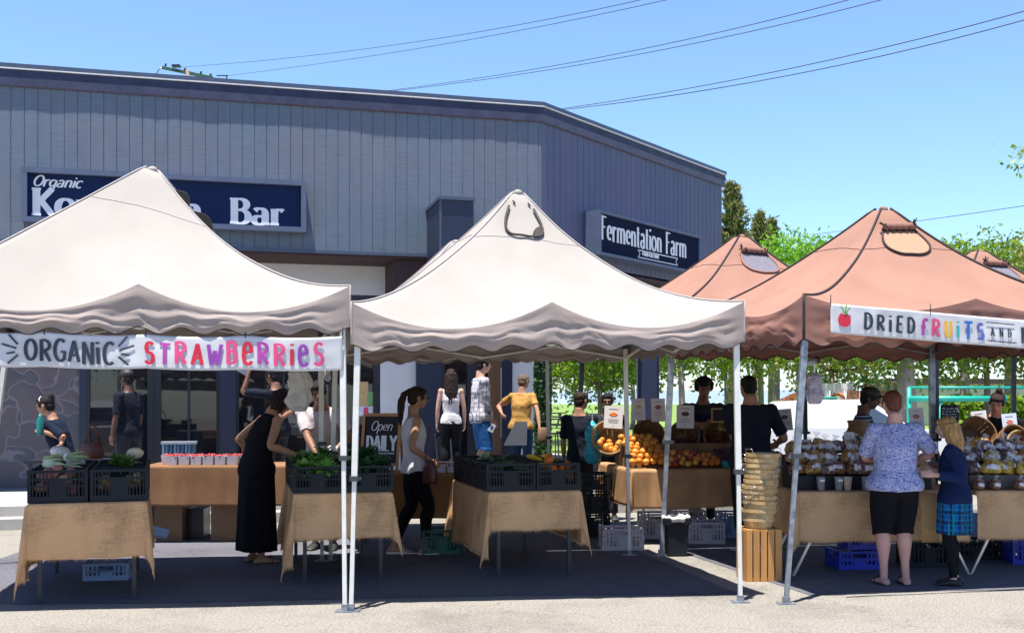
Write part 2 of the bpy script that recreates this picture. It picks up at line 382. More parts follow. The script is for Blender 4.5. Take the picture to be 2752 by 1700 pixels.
def siding_mat():
    m, t, b = _new('siding'); N = t.nodes; L = t.links
    tc = N.new('ShaderNodeTexCoord')
    def nz(sc, st, d=5, r=0.6):
        mp = N.new('ShaderNodeMapping'); mp.inputs['Scale'].default_value = st
        n = N.new('ShaderNodeTexNoise'); n.inputs['Scale'].default_value = sc; n.inputs['Detail'].default_value = d; n.inputs['Roughness'].default_value = r
        L.new(tc.outputs['Object'], mp.inputs[0]); L.new(mp.outputs[0], n.inputs['Vector']); return n
    a = nz(0.5, (1, 1, 1), 3); saw = nz(34, (0.10, 1, 1), 3, 0.5); st = nz(7, (1, 1, 0.12), 5)
    r = N.new('ShaderNodeValToRGB'); e = r.color_ramp.elements
    e[0].position = 0.38; e[0].color = (0.115, 0.165, 0.22, 1); e[1].position = 0.66; e[1].color = (0.14, 0.16, 0.21, 1)
    L.new(a.outputs['Fac'], r.inputs[0])
    r2 = N.new('ShaderNodeValToRGB'); r2.color_ramp.elements[0].position = .36; r2.color_ramp.elements[1].position = .52
    r2.color_ramp.elements[0].color = (.89, .89, .9, 1); r2.color_ramp.elements[1].color = (1, 1, 1, 1); L.new(saw.outputs['Fac'], r2.inputs[0])
    r3 = N.new('ShaderNodeValToRGB'); r3.color_ramp.elements[0].position = .3; r3.color_ramp.elements[1].position = .7
    r3.color_ramp.elements[0].color = (.93, .93, .94, 1); r3.color_ramp.elements[1].color = (1.08, 1.08, 1.06, 1); L.new(st.outputs['Fac'], r3.inputs[0])
    m1 = N.new('ShaderNodeMixRGB'); m1.blend_type = 'MULTIPLY'; m1.inputs[0].default_value = 1; L.new(r.outputs[0], m1.inputs[1]); L.new(r2.outputs[0], m1.inputs[2])
    m2 = N.new('ShaderNodeMixRGB'); m2.blend_type = 'MULTIPLY'; m2.inputs[0].default_value = 1; L.new(m1.outputs[0], m2.inputs[1]); L.new(r3.outputs[0], m2.inputs[2])
    L.new(m2.outputs[0], b.inputs['Base Color'])
    bp = N.new('ShaderNodeBump'); bp.inputs['Strength'].default_value = .35; bp.inputs['Distance'].default_value = .004
    L.new(saw.outputs['Fac'], bp.inputs['Height']); L.new(bp.outputs[0], b.inputs['Normal'])
    b.inputs['Roughness'].default_value = .75; MATS['siding'] = m; return m
M_sid = siding_mat()
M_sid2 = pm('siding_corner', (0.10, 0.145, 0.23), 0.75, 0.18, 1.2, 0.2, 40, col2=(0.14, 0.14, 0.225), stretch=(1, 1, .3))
def stone_mat():
    m, t, b = _new('flagstone'); N = t.nodes; L = t.links
    tc = N.new('ShaderNodeTexCoord'); ad = N.new('ShaderNodeVectorMath'); ad.operation = 'ADD'
    n = N.new('ShaderNodeTexNoise'); n.inputs['Scale'].default_value = 1.5; L.new(tc.outputs['Object'], n.inputs['Vector'])
    L.new(tc.outputs['Object'], ad.inputs[0]); L.new(n.outputs['Color'], ad.inputs[1])
    v = N.new('ShaderNodeTexVoronoi'); v.feature = 'DISTANCE_TO_EDGE'; v.inputs['Scale'].default_value = 2.1; L.new(ad.outputs[0], v.inputs['Vector'])
    v2 = N.new('ShaderNodeTexVoronoi'); v2.inputs['Scale'].default_value = 2.1; L.new(ad.outputs[0], v2.inputs['Vector'])
    r = N.new('ShaderNodeValToRGB'); r.color_ramp.elements[0].position = .012; r.color_ramp.elements[1].position = .03
    r.color_ramp.elements[0].color = (.09, .075, .08, 1); r.color_ramp.elements[1].color = (0, 0, 0, 1)
    L.new(v.outputs['Distance'], r.inputs[0])
    mx = N.new('ShaderNodeMixRGB'); mx.inputs[1].default_value = (.075, .088, .115, 1); mx.inputs[2].default_value = (.14, .11, .115, 1)
    L.new(v2.outputs['Color'], mx.inputs[0])
    a2 = N.new('ShaderNodeMixRGB'); a2.blend_type = 'ADD'; a2.inputs[0].default_value = 1; L.new(mx.outputs[0], a2.inputs[1]); L.new(r.outputs[0], a2.inputs[2])
    L.new(a2.outputs[0], b.inputs['Base Color']); b.inputs['Roughness'].default_value = .7
    bp = N.new('ShaderNodeBump'); bp.inputs['Strength'].default_value = .8; bp.inputs['Distance'].default_value = .08
    L.new(v.outputs['Distance'], bp.inputs['Height']); L.new(bp.outputs[0], b.inputs['Normal']); return m
M_stone = stone_mat()
M_glass = pm('window_glass', (0.012, 0.013, 0.017), 0.02, 0, spec=1.0); 
M_glass.node_tree.nodes['Principled BSDF'].inputs['IOR'].default_value = 1.42
M_signw = pm('sign_white', (0.8, 0.82, 0.85), 0.5, 0.03, 10)
M_black = pm('black_plastic', (0.010, 0.013, 0.020), 0.55, 0.2, 12, spec=.3)

# ---------------------------------------------------------------- ground
def sheet(name, poly, z, mat, th=None):
    mb = MB()
    if th: mb.prism(poly, z - th, z)
    else: mb.add([(x, y, z) for x, y in poly], [tuple(range(len(poly)))])
    o = mb.build(name, mat); tag(o, kind='structure'); return o
BA = V((-7.4, 15.9)); AL = radians(14.87); BD = V((cos(AL), sin(AL))); BN = V((-sin(AL), cos(AL)))
def bl(s, k): p = BA + BD * s + BN * k; return (p.x, p.y)
def s_of(px, k=0.0):
    q = (px - CX) / F_PX; return (q * (BA.y + k * BN.y) - BA.x - k * BN.x) / (BD.x - q * BD.y)
def z_of(px, py, k=0.0):
    s = s_of(px, k); Y = BA.y + s * BD.y + k * BN.y; return EYE + (HOR - py) / F_PX * Y
sheet('parking_lot', [(-200, -60), (200, -60), (200, 34), (-200, 34)], 0.0, M_asph)
def gp(px, py): q = GP(px, py); return (q.x, q.y)
sheet('asphalt_shade_patch', [(-5.2, 9.2), gp(40, 1624), gp(420, 1620), gp(800, 1612), gp(1190, 1604), gp(1400, 1600), gp(1990, 1597), gp(1610, 1436), (.9, 14.6), (-3.7, 13.9), (-5.4, 13.3)], 0.004, M_asph_shade)  # both patches darkened and drawn out to the shadow edge, tent shade painted in
sheet('asphalt_shade_patch', [gp(2180, 1600), gp(2300, 1590), (6.5, 9.6), (9, 16.5), (2.0, 16.0), gp(1735, 1452)], 0.004, M_asph_shade)
sheet('lawn', [(-400, 30), (400, 30), (400, 420), (-400, 420)], 0.27, M_lawn, .5)
sheet('pavement', [bl(-14, -1.95), bl(10.6, -1.95), bl(15, 4), bl(10, 12), bl(-14, 12)], 0.27, M_conc, .4)
sheet('kerb', [bl(-14, -2.3), bl(10.7, -2.3), bl(10.7, -1.955), bl(-14, -1.955)], 0.14, M_conc, .3)
M_far = pm('far_land', (0.20, 0.27, 0.36), 1.0, 0.1, .01)
mb = MB(); ridge = []
for i in range(61):
    x = -900 + i * 30; ridge.append((x, 14 + 9 * noise.noise(V((i * .21, 3, 0))) + 4 * noise.noise(V((i * .7, 1, 0)))))
mb.rings([[V((x, 1350, -2)) for x, h in ridge], [V((x, 1400, max(2, h))) for x, h in ridge], [V((x, 1700, -2)) for x, h in ridge]], 0, False, False)
tag(mb.build('hills', M_far), kind='structure')
sheet('sea', [(-1500, 421), (1500, 421), (1500, 1349), (-1500, 1349)], -1.0, pm('sea_water', (0.42, 0.52, 0.62), 0.35, 0.05, .02))

# ---------------------------------------------------------------- building
B = thing('commercial_building', 'low blue grey building clad in vertical boards behind the market tents', 'building', (BA.x, BA.y, 0), AL)
SC = s_of(1455); EB = radians(53.4); LR = 6.73
def boards(L, z0, z1, w, name, mat, M, seed=1, dep=0.010):
    rnd = random.Random(seed); prof = []; x = 0
    while x < L:
        ww = min(w, L - x); o = rnd.uniform(0, .003)
        prof += [(x, dep), (x + .006, dep), (x + .010, o), (x + ww - .006, o), (x + ww, dep)]; x += w
    mb = MB(); mb.rings([[M @ V((a, b, z)) for a, b in prof] for z in (z1, z0)], 0, False, False, False)
    return mb.build(name, mat, B)
Rf = Matrix.Translation((-9, 0, 0)); boards(SC + 9, 3.97, 6.22, .182, 'wall_siding', M_sid, Rf)
RR_ = Matrix.Translation((SC, 0, 0)) @ Matrix.Rotation(EB - AL, 4, 'Z')
boards(LR, 4.0, 6.22, .182, 'wall_siding', M_sid2, RR_, 2)
def pr(q): return RR_ @ V((q[0], q[1], 0))
e1 = pr((LR, 0)); e2 = pr((LR, 9)); back = [(e2.x, e2.y), (-9, 12)]
def ring(off):                                       # front outline pushed out by off
    a = V((-9, -off, 0)); t = tan((EB - AL) / 2) * off
    c = V((SC + t * 1, -off, 0)); c = V((SC, 0, 0)) + V((sin((EB - AL) / 2), -cos((EB - AL) / 2), 0)) * off / cos((EB - AL) / 2)
    e = pr((LR + off, -off)); return [a, c, e]
def band(name, prof, mat, jit=0.0):
    mb = MB(); R = []
    for off, z in prof:
        a, c, e = ring(off); pts = [a + (c - a) * (i / 70) for i in range(71)] + [c + (e - c) * (i / 40) for i in range(1, 41)]
        R.append([V((p.x, p.y, z)) + V((0, -1, 0)) * (jit * (noise.noise(V((p.x * .6, off * 9, 1))) + .6 * noise.noise(V((p.x * 2.3, off, 4)))) if jit else 0) for p in pts])
    mb.rings(R, 0, False, False, False); return mb.build(name, mat, B)
band('roof_cap', [(-.3, 6.53), (.075, 6.53), (.075, 6.465), (.06, 6.465)], M_capm, .012)
band('drip_edge', [(.06, 6.465), (.085, 6.462), (.085, 6.448), (.05, 6.447)], M_drip, .012)
band('fascia', [(.055, 6.447), (.05, 6.33)], M_navy2, .004)
band('fascia_trim', [(.05, 6.33), (.035, 6.215), (.0, 6.205)], M_soff, .012)
band('rust_line', [(.037, 6.222), (.039, 6.208), (.03, 6.204)], M_rust, .012)
mb = MB(); f = [(-9, .03), (SC, .03), tuple(pr((LR - .03, .03)).xy)] + back
mb.prism(f, 6.24, 6.5); mb.build('roof', M_capm, B)
mb = MB(); mb.prism(f, 3.9, 3.965); mb.build('soffit', M_lump, B)
mb = MB(); mb.prism([tuple(pr((LR - .02, .02)).xy), tuple(pr((LR - .02, 8.9)).xy), tuple(pr((LR - .12, 8.9)).xy), tuple(pr((LR - .12, .05)).xy)][::-1], 3.97, 6.23); mb.build('end_wall', M_sid2, B)
mb = MB(); mb.box((SC / 2 - 4.5, -.004, 3.955), (SC + 9, .05, .05)); mb.build('siding_trim', M_capm, B)
# recessed storefront
K = 1.2
def panel(name, p0, p1, z0, z1, mat, k=K, th=.12, par=None):
    a, b = s_of(p0, k), s_of(p1, k); mb = MB(); mb.box(((a + b) / 2, k + th / 2, (z0 + z1) / 2), (b - a, th, z1 - z0))
    return mb.build(name, mat, par or B)
panel('header_wall', -600, 1047, 3.41, 3.895, M_white, K - .05)
panel('stone_wall', -700, 215, .27, 3.40, M_stone)
panel('wall_panel', 1022, 1119, .27, 3.89, M_white, K - .02)
panel('wall_panel', 1377, 1437, .27, 3.89, M_white, K - .02)
for p0, p1 in ((590, 634), (1120, 1187)): panel('column', p0, p1, .27, 3.40 if p0 < 1000 else 3.89, M_navy, K - .12, .2)
panel('column', 1350, 1376, .27, 3.89, M_navy, K - .05)
mb = MB(); a, b = s_of(1048, .6), s_of(1478, .6); mb.box(((a + b) / 2, .65, 3.6), (b - a, 1.0, .58)); mb.build('entry_shade_box', M_lump, B)  # dark box added to stand for the shade of the recessed entry
hw = [(233, 404, 2), (425, 589, 2), (635, 1010, 3), (1188, 1262, 1), (1290, 1349, 1)]
for p0, p1, n in hw:
    fr = MB(); a, b = s_of(p0, K), s_of(p1, K); z0, z1 = .30, 3.40
    for x in [a, b] + [a + (b - a) * i / n for i in range(1, n)]:
        w = .09 if x in (a, b) else .04; fr.box((x, K + .02, (z0 + z1) / 2), (w, .08, z1 - z0))
    for z in (z0 + .05, 2.75, z1 - .03): fr.box(((a + b) / 2, K + .024, z), (b - a, .07, .07))
    w = fr.build('window', M_dark, B)
    g = MB(); g.box(((a + b) / 2, K + .05, (z0 + z1) / 2), (b - a, .01, z1 - z0 - .02)); g.build('pane', M_glass, w)
panel('wall_filler', 213, 233, .27, 3.4, M_navy, K - .03); panel('wall_filler', 404, 425, .27, 3.4, M_dark, K - .01); panel('wall_filler', 1262, 1290, .27, 3.4, M_dark, K - .01)
panel('wall_filler', 1010, 1022, .27, 3.4, M_dark, K - .01)
M_wood = pm('door_wood', (0.16, 0.075, 0.035), .5, .2, 6, stretch=(1, 1, .1))
d = panel('door', 1312, 1349, .28, 2.7, M_wood, K - .04, .05)
mb = MB(); mb.bar((s_of(1343, K) , K - .09, 1.0), (s_of(1343, K), K - .09, 2.2), .025); mb.build('handle', pm('steel', (.55, .56, .58), .3, 0, metal=.9), d)
# back of the shop so that nothing shows behind the glass
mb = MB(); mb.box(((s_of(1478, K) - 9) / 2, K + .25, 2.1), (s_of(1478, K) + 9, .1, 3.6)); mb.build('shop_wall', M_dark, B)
# posters in the shop window
for i, (x0, x1, y0, y1, c) in enumerate([(960, 990, 1025, 1090, (.55, .38, .18)), (988, 1008, 1052, 1088, (.2, .4, .16)), (962, 1006, 1091, 1117, (.6, .75, .8))]):
    a, b = s_of(x0, K), s_of(x1, K); mb = MB(); mb.box(((a + b) / 2, K + .035 - i * .003, (z_of(x0, y0, K) + z_of(x0, y1, K)) / 2), (b - a, .006, z_of(x0, y0, K) - z_of(x0, y1, K)))
    q = mb.build('poster', pm('poster%d' % i, c, .6, .2, 20), B)
    if i == 2: mb = MB(); mb.box(((a + b) / 2, K + .022, z_of(x0, 1104, K)), (.08, .006, .13)); mb.build('poster_mark', pm('pink', (.7, .05, .15), .6, 0), q)
# boxed pier on the facade
a = s_of(1147); mb = MB(); mb.box((a + .255, -.56, 3.95), (.51, 1.10, 1.42)); p = mb.build('pier', M_navy, B)
mb = MB(); mb.box((a + .255, -.57, 4.68), (.56, 1.15, .05)); mb.build('pier_cap', M_capm, p)
mb = MB(); mb.box((a + .006, -1.105, 3.95), (.03, .03, 1.4)); mb.build('pier_edge', M_capm, p)
# open porch under the far wing
mb = MB(); mb.prism([tuple(pr((.1, .3)).xy), tuple(pr((LR - .3, .3)).xy), tuple(pr((LR - .3, .7)).xy), tuple(pr((.1, .7)).xy)], 3.25, 3.89); mb.build('porch_beam', M_lump, B)
c = PX(1741, 20.2); mb = MB(); R2 = Matrix.Rotation(EB - AL, 3, 'Z')
iv = ROOTM[B.name].inverted(); cl = iv @ c
mb.box((cl.x, cl.y, 1.8), (.30, .30, 3.0), M=Matrix.Rotation(-AL, 3, 'Z')); mb.box((cl.x, cl.y, 1.8), (.40, .18, 2.96), M=Matrix.Rotation(-AL, 3, 'Z')); mb.build('porch_column', M_navy, B)

# ---------------------------------------------------------------- shop signs
sg = thing('shop_sign', 'navy sign board reading Organic Kombucha Bar on the facade', 'sign', bl(0, 0) + (0,), AL)
a, b = s_of(57, -.22), s_of(823, -.22); z1, z0 = z_of(57, 447, -.22), z_of(57, 594, -.22)
mb = MB(); fw = .075; mz = (z0 + z1) / 2; H = z1 - z0
mb.box(((a + b) / 2, -.11, z1 - fw / 2), (b - a, .22, fw)); mb.box(((a + b) / 2, -.11, z0 + fw / 2), (b - a, .22, fw))
for x in (a + fw / 2, b - fw / 2): mb.box((x, -.11, mz), (fw, .218, H - 2 * fw))
M_fr = pm('sign_frame', (.085, .11, .18), .5, .1, 5)
mb.build('sign_frame', M_fr, sg)
mb = MB(); mb.box(((a + b) / 2, -.08, mz), (b - a - 2 * fw, .1, H - 2 * fw)); mb.build('sign_face', pm('sign_navy', (.010, .024, .078), .8, .06, 3, spec=.15), sg)
FM = lambda y0: (lambda p: V((p.x, y0 - p.z, p.y)))
def words(mbs, text, x, z, h, ws, thick, thin, serif, y0, shear=0, gap=.0, mp={}):
    tot = MB()
    for ch in text:
        if ch == ' ': x += h * ws * .32; continue
        m, w = letter(mp.get(ch, ch), x, z, h, ws, thick, thin, serif, shear); o = len(tot.v)
        tot.v += m.v; tot.f += [tuple(i + o for i in f) for f in m.f]; tot.m += m.m; tot.sm += m.sm; x += w + gap
    tot.xf(FM(y0)); return tot, x
zb = z0 + .13
t, x = words(None, 'Kombucha', a + .13, zb - .025, .40, 1.16, .105, .03, .062, -.133, 0, .012); t.build('lettering', M_signw, sg)
xb = s_of(622, -.15)
t, x = words(None, 'Bar', xb, zb - .03, .39, 1.22, .11, .03, .065, -.133, 0, .03); t.build('lettering', M_signw, sg)
t, x = words(None, 'Organic', a + .13, zb + .40, .16, 1.25, .03, .016, 0, -.133, .3, -.005); t.build('lettering', M_signw, sg)

sf = thing('shop_sign', 'navy sign board reading Fermentation Farm Food Culture on the shaded corner wing', 'sign', bl(SC, 0) + (0,), EB)
BC = V(bl(SC, 0)); CD = V((cos(EB), sin(EB))); CN = V((-sin(EB), cos(EB)))
def s2(px, k=0.0):
    q = (px - CX) / F_PX; return (q * (BC.y + k * CN.y) - BC.x - k * CN.x) / (CD.x - q * CD.y)
def z2(px, py, k=0.0):
    s = s2(px, k); Y = BC.y + s * CD.y + k * CN.y; return EYE + (HOR - py) / F_PX * Y
kk = -.34; a, b = s2(1613, kk), s2(1884, kk); z1 = z2(1613, 563, kk); z0 = z2(1884, 738, kk); fw = .05; H = z1 - z0; mz = (z0 + z1) / 2
mb = MB()
mb.box(((a + b) / 2, kk / 2, z1 - fw / 2), (b - a, -kk, fw)); mb.box(((a + b) / 2, kk / 2, z0 + fw / 2), (b - a, -kk, fw))
for x in (a + fw / 2, b - fw / 2): mb.box((x, kk / 2, mz), (fw, -kk - .004, H - 2 * fw))
mb.build('sign_frame', M_fr, sf)
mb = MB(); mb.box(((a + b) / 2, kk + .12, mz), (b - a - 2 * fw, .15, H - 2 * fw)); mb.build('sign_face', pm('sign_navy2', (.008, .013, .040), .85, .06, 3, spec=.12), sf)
W_ = b - a; sx = W_ / 3.35
t, x = words(None, 'Fermentation', a + .10, z0 + H * .36, H * .54, .68 * sx, .066, .024, .035, kk + .042, 0, .018); t.build('lettering', M_signw, sf)
fx = x + .15
t, x = words(None, 'Farm', fx, z0 + H * .36, H * .54, .68 * sx, .066, .024, .035, kk + .042, 0, .018); t.build('lettering', M_signw, sf)
bx0, bx1 = a + W_ * .36, a + W_ * .76; zz0, zz1 = z0 + H * .13, z0 + H * .30
t, x = words(None, 'FOOD CULTURE', bx0 + .16, zz0 + .05, zz1 - zz0 - .07, 1.05 * sx, .03, .016, .0, kk + .042, 0, .012); t.build('lettering', M_signw, sf)
mb = MB()
for pl in ([(bx0, zz0), (bx1, zz0)], [(bx0, zz1), (bx1, zz1)], [(bx0, zz0), (bx0 + .07, (zz0 + zz1) / 2), (bx0, zz1)], [(bx1, zz0), (bx1 - .07, (zz0 + zz1) / 2), (bx1, zz1)]):
    ribbon(mb, pl, lambda a, b: .018, 0)
mb.xf(FM(kk + .043)); mb.build('ribbon_outline', M_signw, sf)
# ---------------------------------------------------------------- market tents
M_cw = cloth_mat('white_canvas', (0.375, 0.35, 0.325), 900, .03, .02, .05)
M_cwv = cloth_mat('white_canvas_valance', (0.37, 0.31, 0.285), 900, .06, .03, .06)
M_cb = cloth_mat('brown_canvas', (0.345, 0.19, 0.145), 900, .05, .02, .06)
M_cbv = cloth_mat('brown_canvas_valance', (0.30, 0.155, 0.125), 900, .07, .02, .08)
M_lw = pm('white_enamel', (0.72, 0.72, 0.68), .35, .08, 9)
M_lg = pm('grey_steel', (0.20, 0.23, 0.29), .4, .35, 14, 0.1, 90, metal=.45, col2=(.38, .41, .46))
M_ld = pm('dark_steel', (0.025, 0.027, 0.045), .4, .3, 10, metal=.4)
M_pipe = pm('black_piping', (0.025, 0.018, 0.02), .7, 0)
M_seam = pm('seam', (0.42, 0.38, 0.38), .8, 0)
M_flap = pm('peach_lining', (0.40, 0.23, 0.145), .8, .05, 5)
M_mesh = pm('vent_mesh', (0.16, 0.15, 0.19), .8, .12, 20)
M_clamp = pm('clamp_plastic', (0.05, 0.055, 0.06), .5, .1, 9)
SHADE = []
def par(s):
    u = (2 * s) % 1.0; u = 1.0 if s >= 1 else u
    return max(0.0, 4 * u * (1 - u)) if s < 1 else 0.0
class Tent:
    def __init__(T, label, cs, zc, zp, brown, feet, hv=.345, sag=.21, leg=None, legs=(0, 1, 2, 3), inner=True, seed=0, group='pop-up market tents', footz=None, shift=(0, 0), ex=(1.6, 1.8, 1.5, 1.4)):
        T.ex = ex
        T.c = [V((x, y, z)) for (x, y), z in zip(cs, zc)]; T.sag = sag; T.hv = hv; T.seed = seed
        m = (T.c[0] + T.c[1] + T.c[2] + T.c[3]) / 4; T.p = V((m.x + shift[0], m.y + shift[1], zp))
        T.root = thing('market_tent', label, 'tent', (m.x, m.y, 0), 0, group)
        mc, mv = (M_cb, M_cbv) if brown else (M_cw, M_cwv); ml = leg or (M_lg if brown else M_lw)
        # canopy
        mb = MB()
        for k in range(4): mb.grid(lambda u, v, k=k: T.face(k, u, v), 40, 22)
        o = mb.build('canopy', mc, T.root, world=True)
        bm = bmesh.new(); bm.from_mesh(o.data); bmesh.ops.remove_doubles(bm, verts=bm.verts, dist=.002); bmesh.ops.recalc_face_normals(bm, faces=bm.faces); bm.to_mesh(o.data); bm.free()
        T.canopy = o
        for k in range(4):
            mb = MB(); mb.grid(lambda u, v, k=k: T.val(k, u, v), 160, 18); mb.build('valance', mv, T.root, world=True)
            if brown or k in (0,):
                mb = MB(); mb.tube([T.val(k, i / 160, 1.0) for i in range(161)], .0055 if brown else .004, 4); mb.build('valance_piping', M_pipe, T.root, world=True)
        # hips and seams
        mb = MB()
        for k in range(4): mb.tube([T.face(k, 0, .03 + .97 * i / 24) + V((0, 0, .006)) for i in range(25)] + [T.val(k, 0, j / 4) for j in range(1, 5)], .012 if brown else .007, 5)
        mb.build('hip_piping', M_pipe if brown else M_seam, T.root, world=True)
        mb = MB()
        for k in range(4): mb.tube([T.face(k, i / 30, .30 - .03 * sin(pi * i / 30)) + V((0, 0, .003)) for i in range(31)], .0035, 4)
        mb.build('seam', M_seam if not brown else pm('brown_seam', (.2, .1, .08), .8, 0), T.root, world=True)
        mb = MB(); mb.ell(T.p + V((0, 0, -.07)), (.045, .045, .035)); mb.build('peak_cap', mc, T.root, world=True)
        # frame
        mb = MB()
        for k in range(4):
            a, b = T.c[k] * 1, T.c[(k + 1) % 4] * 1; cen = T.p
            ins = lambda q: q + (V((cen.x, cen.y, q.z)) - q).normalized() * .07
            a, b = ins(a) + V((0, 0, -.10)), ins(b) + V((0, 0, -.10)); lo = V((0, 0, -.24)); mid = (a + b) / 2
            mb.bar(a, mid + lo, .014, .03); mb.bar(a + lo, mid, .014, .03); mb.bar(mid, b + lo, .014, .03); mb.bar(mid + lo, b, .014, .03)
            mb.bar((T.p.x, T.p.y, T.p.z - 1.0), mid + V((0, 0, -.04)), .02)
        mb.bar((T.p.x, T.p.y, T.p.z - .12), (T.p.x, T.p.y, T.p.z - 1.05), .04)
        mb.build('truss', ml, T.root, world=True)
        for i in legs:
            top = T.c[i] + (V((T.p.x, T.p.y, T.c[i].z)) - T.c[i]).normalized() * .075; top.z -= .08
            ft = V((feet[i][0], feet[i][1], 0.27 if footz and i in footz else 0))
            jz = feet[i][2]; f = (jz - ft.z) / (top.z - ft.z); j = ft + (top - ft) * f; w = feet[i][3]
            mb = MB(); mb.bar(top, j, w, w); L = mb.build('leg', ml, T.root, world=True)
            mb = MB(); mb.bar(j + (top - ft).normalized() * .02, ft + V((0, 0, .012)), w * .72, w * .72); q = mb.build('lower_leg', ml, L); fixw(q, T.root)
            mb = MB(); mb.box(j, (w * 1.5, w * 1.5, .04)); mb.box(j + V((w * .9, 0, 0)), (w * .6, w * .4, .025)); q = mb.build('clamp', M_clamp, L); fixw(q, T.root)
            mb = MB(); mb.box((ft.x, ft.y, ft.z + .006), (.14, .09, .012)); mb.box((ft.x, ft.y, ft.z + .035), (w * 1.1, w * 1.1, .05)); q = mb.build('foot', M_lg if ml is not M_ld else M_ld, L); fixw(q, T.root)
            mb = MB(); mb.box(top + V((0, 0, -.12)), (w * 1.2, w * 1.2, .08)); q = mb.build('corner_bracket', M_clamp, L); fixw(q, T.root)
    def hip(T, k, t):
        c = T.c[k % 4]; g = (1 - t) ** T.ex[k % 4]; g = g - .06 * max(0, 1 - t / .05) ** 2
        return V((T.p.x + (c.x - T.p.x) * t, T.p.y + (c.y - T.p.y) * t, c.z + (T.p.z - c.z) * g))
    def face(T, k, s, t):
        a, b = T.hip(k, t), T.hip(k + 1, t); q = a + (b - a) * s
        e = b - a; n = V((e.y, -e.x, 0)); n = n.normalized() if n.length > 1e-6 else V((0, 0, 0))
        q.z -= T.sag * (t ** 4) * par(s) + .05 * sin(pi * s) * t * (1 - t)
        w = noise.noise(V((q.x * 1.3, q.y * 1.3, T.seed))) * .018 + noise.noise(V((s * 9, t * 2.2, T.seed + k))) * .008
        q.z += w * sin(pi * min(1, max(0, t)))
        return q
    def val(T, k, s, v):
        e = T.face(k, s, 1.0); a, b = T.c[k % 4], T.c[(k + 1) % 4]; d = (b - a); n = V((d.y, -d.x, 0)).normalized()
        ls = a.z + (b.z - a.z) * s; bot = ls - T.hv - .018 * par(s) + .024 * cos(2 * pi * 10 * s) + .012 * noise.noise(V((s * 3, k, T.seed)))
        z = e.z + (bot - e.z) * v
        ed = min(1, 12 * s, 12 * (1 - s))
        out = .022 * sin(pi * v) * (.35 + par(s)) * ed * .6
        out += ed * .006 * sin(2 * pi * (1.25 * v + .55 * par(s)) + 2 * noise.noise(V((s * 3, k * 3, T.seed)))) * min(1, v * 4)
        out += ed * .015 * noise.noise(V((s * 7 + v * 2, v * 5 + par(s) * 1.5, T.seed + k * 7))) * min(1, v * 5)
        out += ed * .014 * noise.noise(V((s * 26 - v * 9, v * 9 + par(s) * 4, T.seed + k * 7))) * v + ed * .010 * abs(noise.noise(V((s * 12 + v * 14, v * 12, T.seed + k)))) * v
        return V((e.x, e.y, z)) + n * out
    def nrm(T, k, s, t):
        p = T.face(k, s, t); q = (T.face(k, s + .02, t) - p).cross(T.face(k, s, t + .02) - p).normalized()
        return q if q.z > 0 else -q
    def on(T, k, s, t, off=.012): return T.face(k, s, t) + T.nrm(k, s, t) * off
def fixw(o, root):
    iv = ROOTM[root.name].inverted()
    for v in o.data.vertices: v.co = iv @ v.co
W5 = .045
def sq(fl, fr, rr, rl): return [fl, fr, rr, rl]
# 1: white, left
t1 = Tent('white market tent over the left stall, Organic Strawberries banner along its front', [(-4.42, 8.10), (-1.262, 8.52), (-1.90, 11.2), (-5.0, 10.8)], [2.52, 2.53, 2.52, 2.52], 3.74, False,
          [(-4.5, 8.08, 1.2, W5), (-1.298, 8.49, 1.19, W5), (-1.94, 11.16, 1.2, W5), (-5.32, 10.9, 1.22, W5)], seed=1, shift=(-.03, 0), ex=(1.08, 2.05, 1.6, 1.08))
# 2: white, middle
t2 = Tent('white market tent in the middle with an open curved vent on its front slope', [(-1.25, 8.5), (1.885, 8.86), (1.24, 11.62), (-1.86, 11.2)], [2.40, 2.44, 2.42, 2.42], 3.61, False,
          [(-1.252, 8.51, 1.03, W5), (1.855, 8.88, 1.06, W5), (1.245, 11.57, 1.05, W5), (-1.86, 11.19, 1.1, W5)], seed=2, hv=.35, shift=(.05, 0), ex=(1.62, 2.05, 1.5, 1.42))
# 4: white, behind the middle one
t4 = Tent('white market tent mostly hidden behind the middle tent, only its left ridge showing', [(-1.84, 11.27), (1.2, 11.69), (.50, 14.4), (-2.5, 14.0)], [2.42, 2.42, 2.5, 2.45], 3.56, False,
          [(-1.84, 11.27, 1.1, W5), (1.3, 11.72, 1.1, W5), (.50, 14.4, 1.15, W5), (-2.5, 14.0, 1.1, W5)], legs=(2, 3), seed=3, hv=.33, footz=None)
# 3: brown, front right
t3 = Tent('brown market tent at the front right, Dried Fruits banner on its front', [(2.352, 8.81), (5.4, 9.45), (4.7, 12.2), (1.64, 11.6)], [2.49, 2.49, 2.49, 2.49], 3.54, True,
          [(2.21, 8.81, 1.19, .05), (5.45, 9.46, 1.2, .05), (4.7, 12.18, 1.2, .06), (1.58, 11.55, 1.20, .06)], seed=4, hv=.38, sag=.12, leg=M_lg, shift=(.05, 0), ex=(1.95, 1.85, 1.5, 1.5))
t5 = Tent('brown market tent behind the white middle tent, dark mesh vent near its peak', [(1.63, 11.66), (4.68, 12.25), (4.0, 14.9), (.86, 14.3)], [2.60, 2.6, 2.62, 2.62], 3.69, True,
          [(1.5, 11.7, 1.2, .05), (4.8, 12.3, 1.2, .05), (4.02, 14.9, 1.2, .06), (.84, 14.3, 1.2, .06)], legs=(2, 3), seed=5, hv=.34, sag=.1, leg=M_ld)
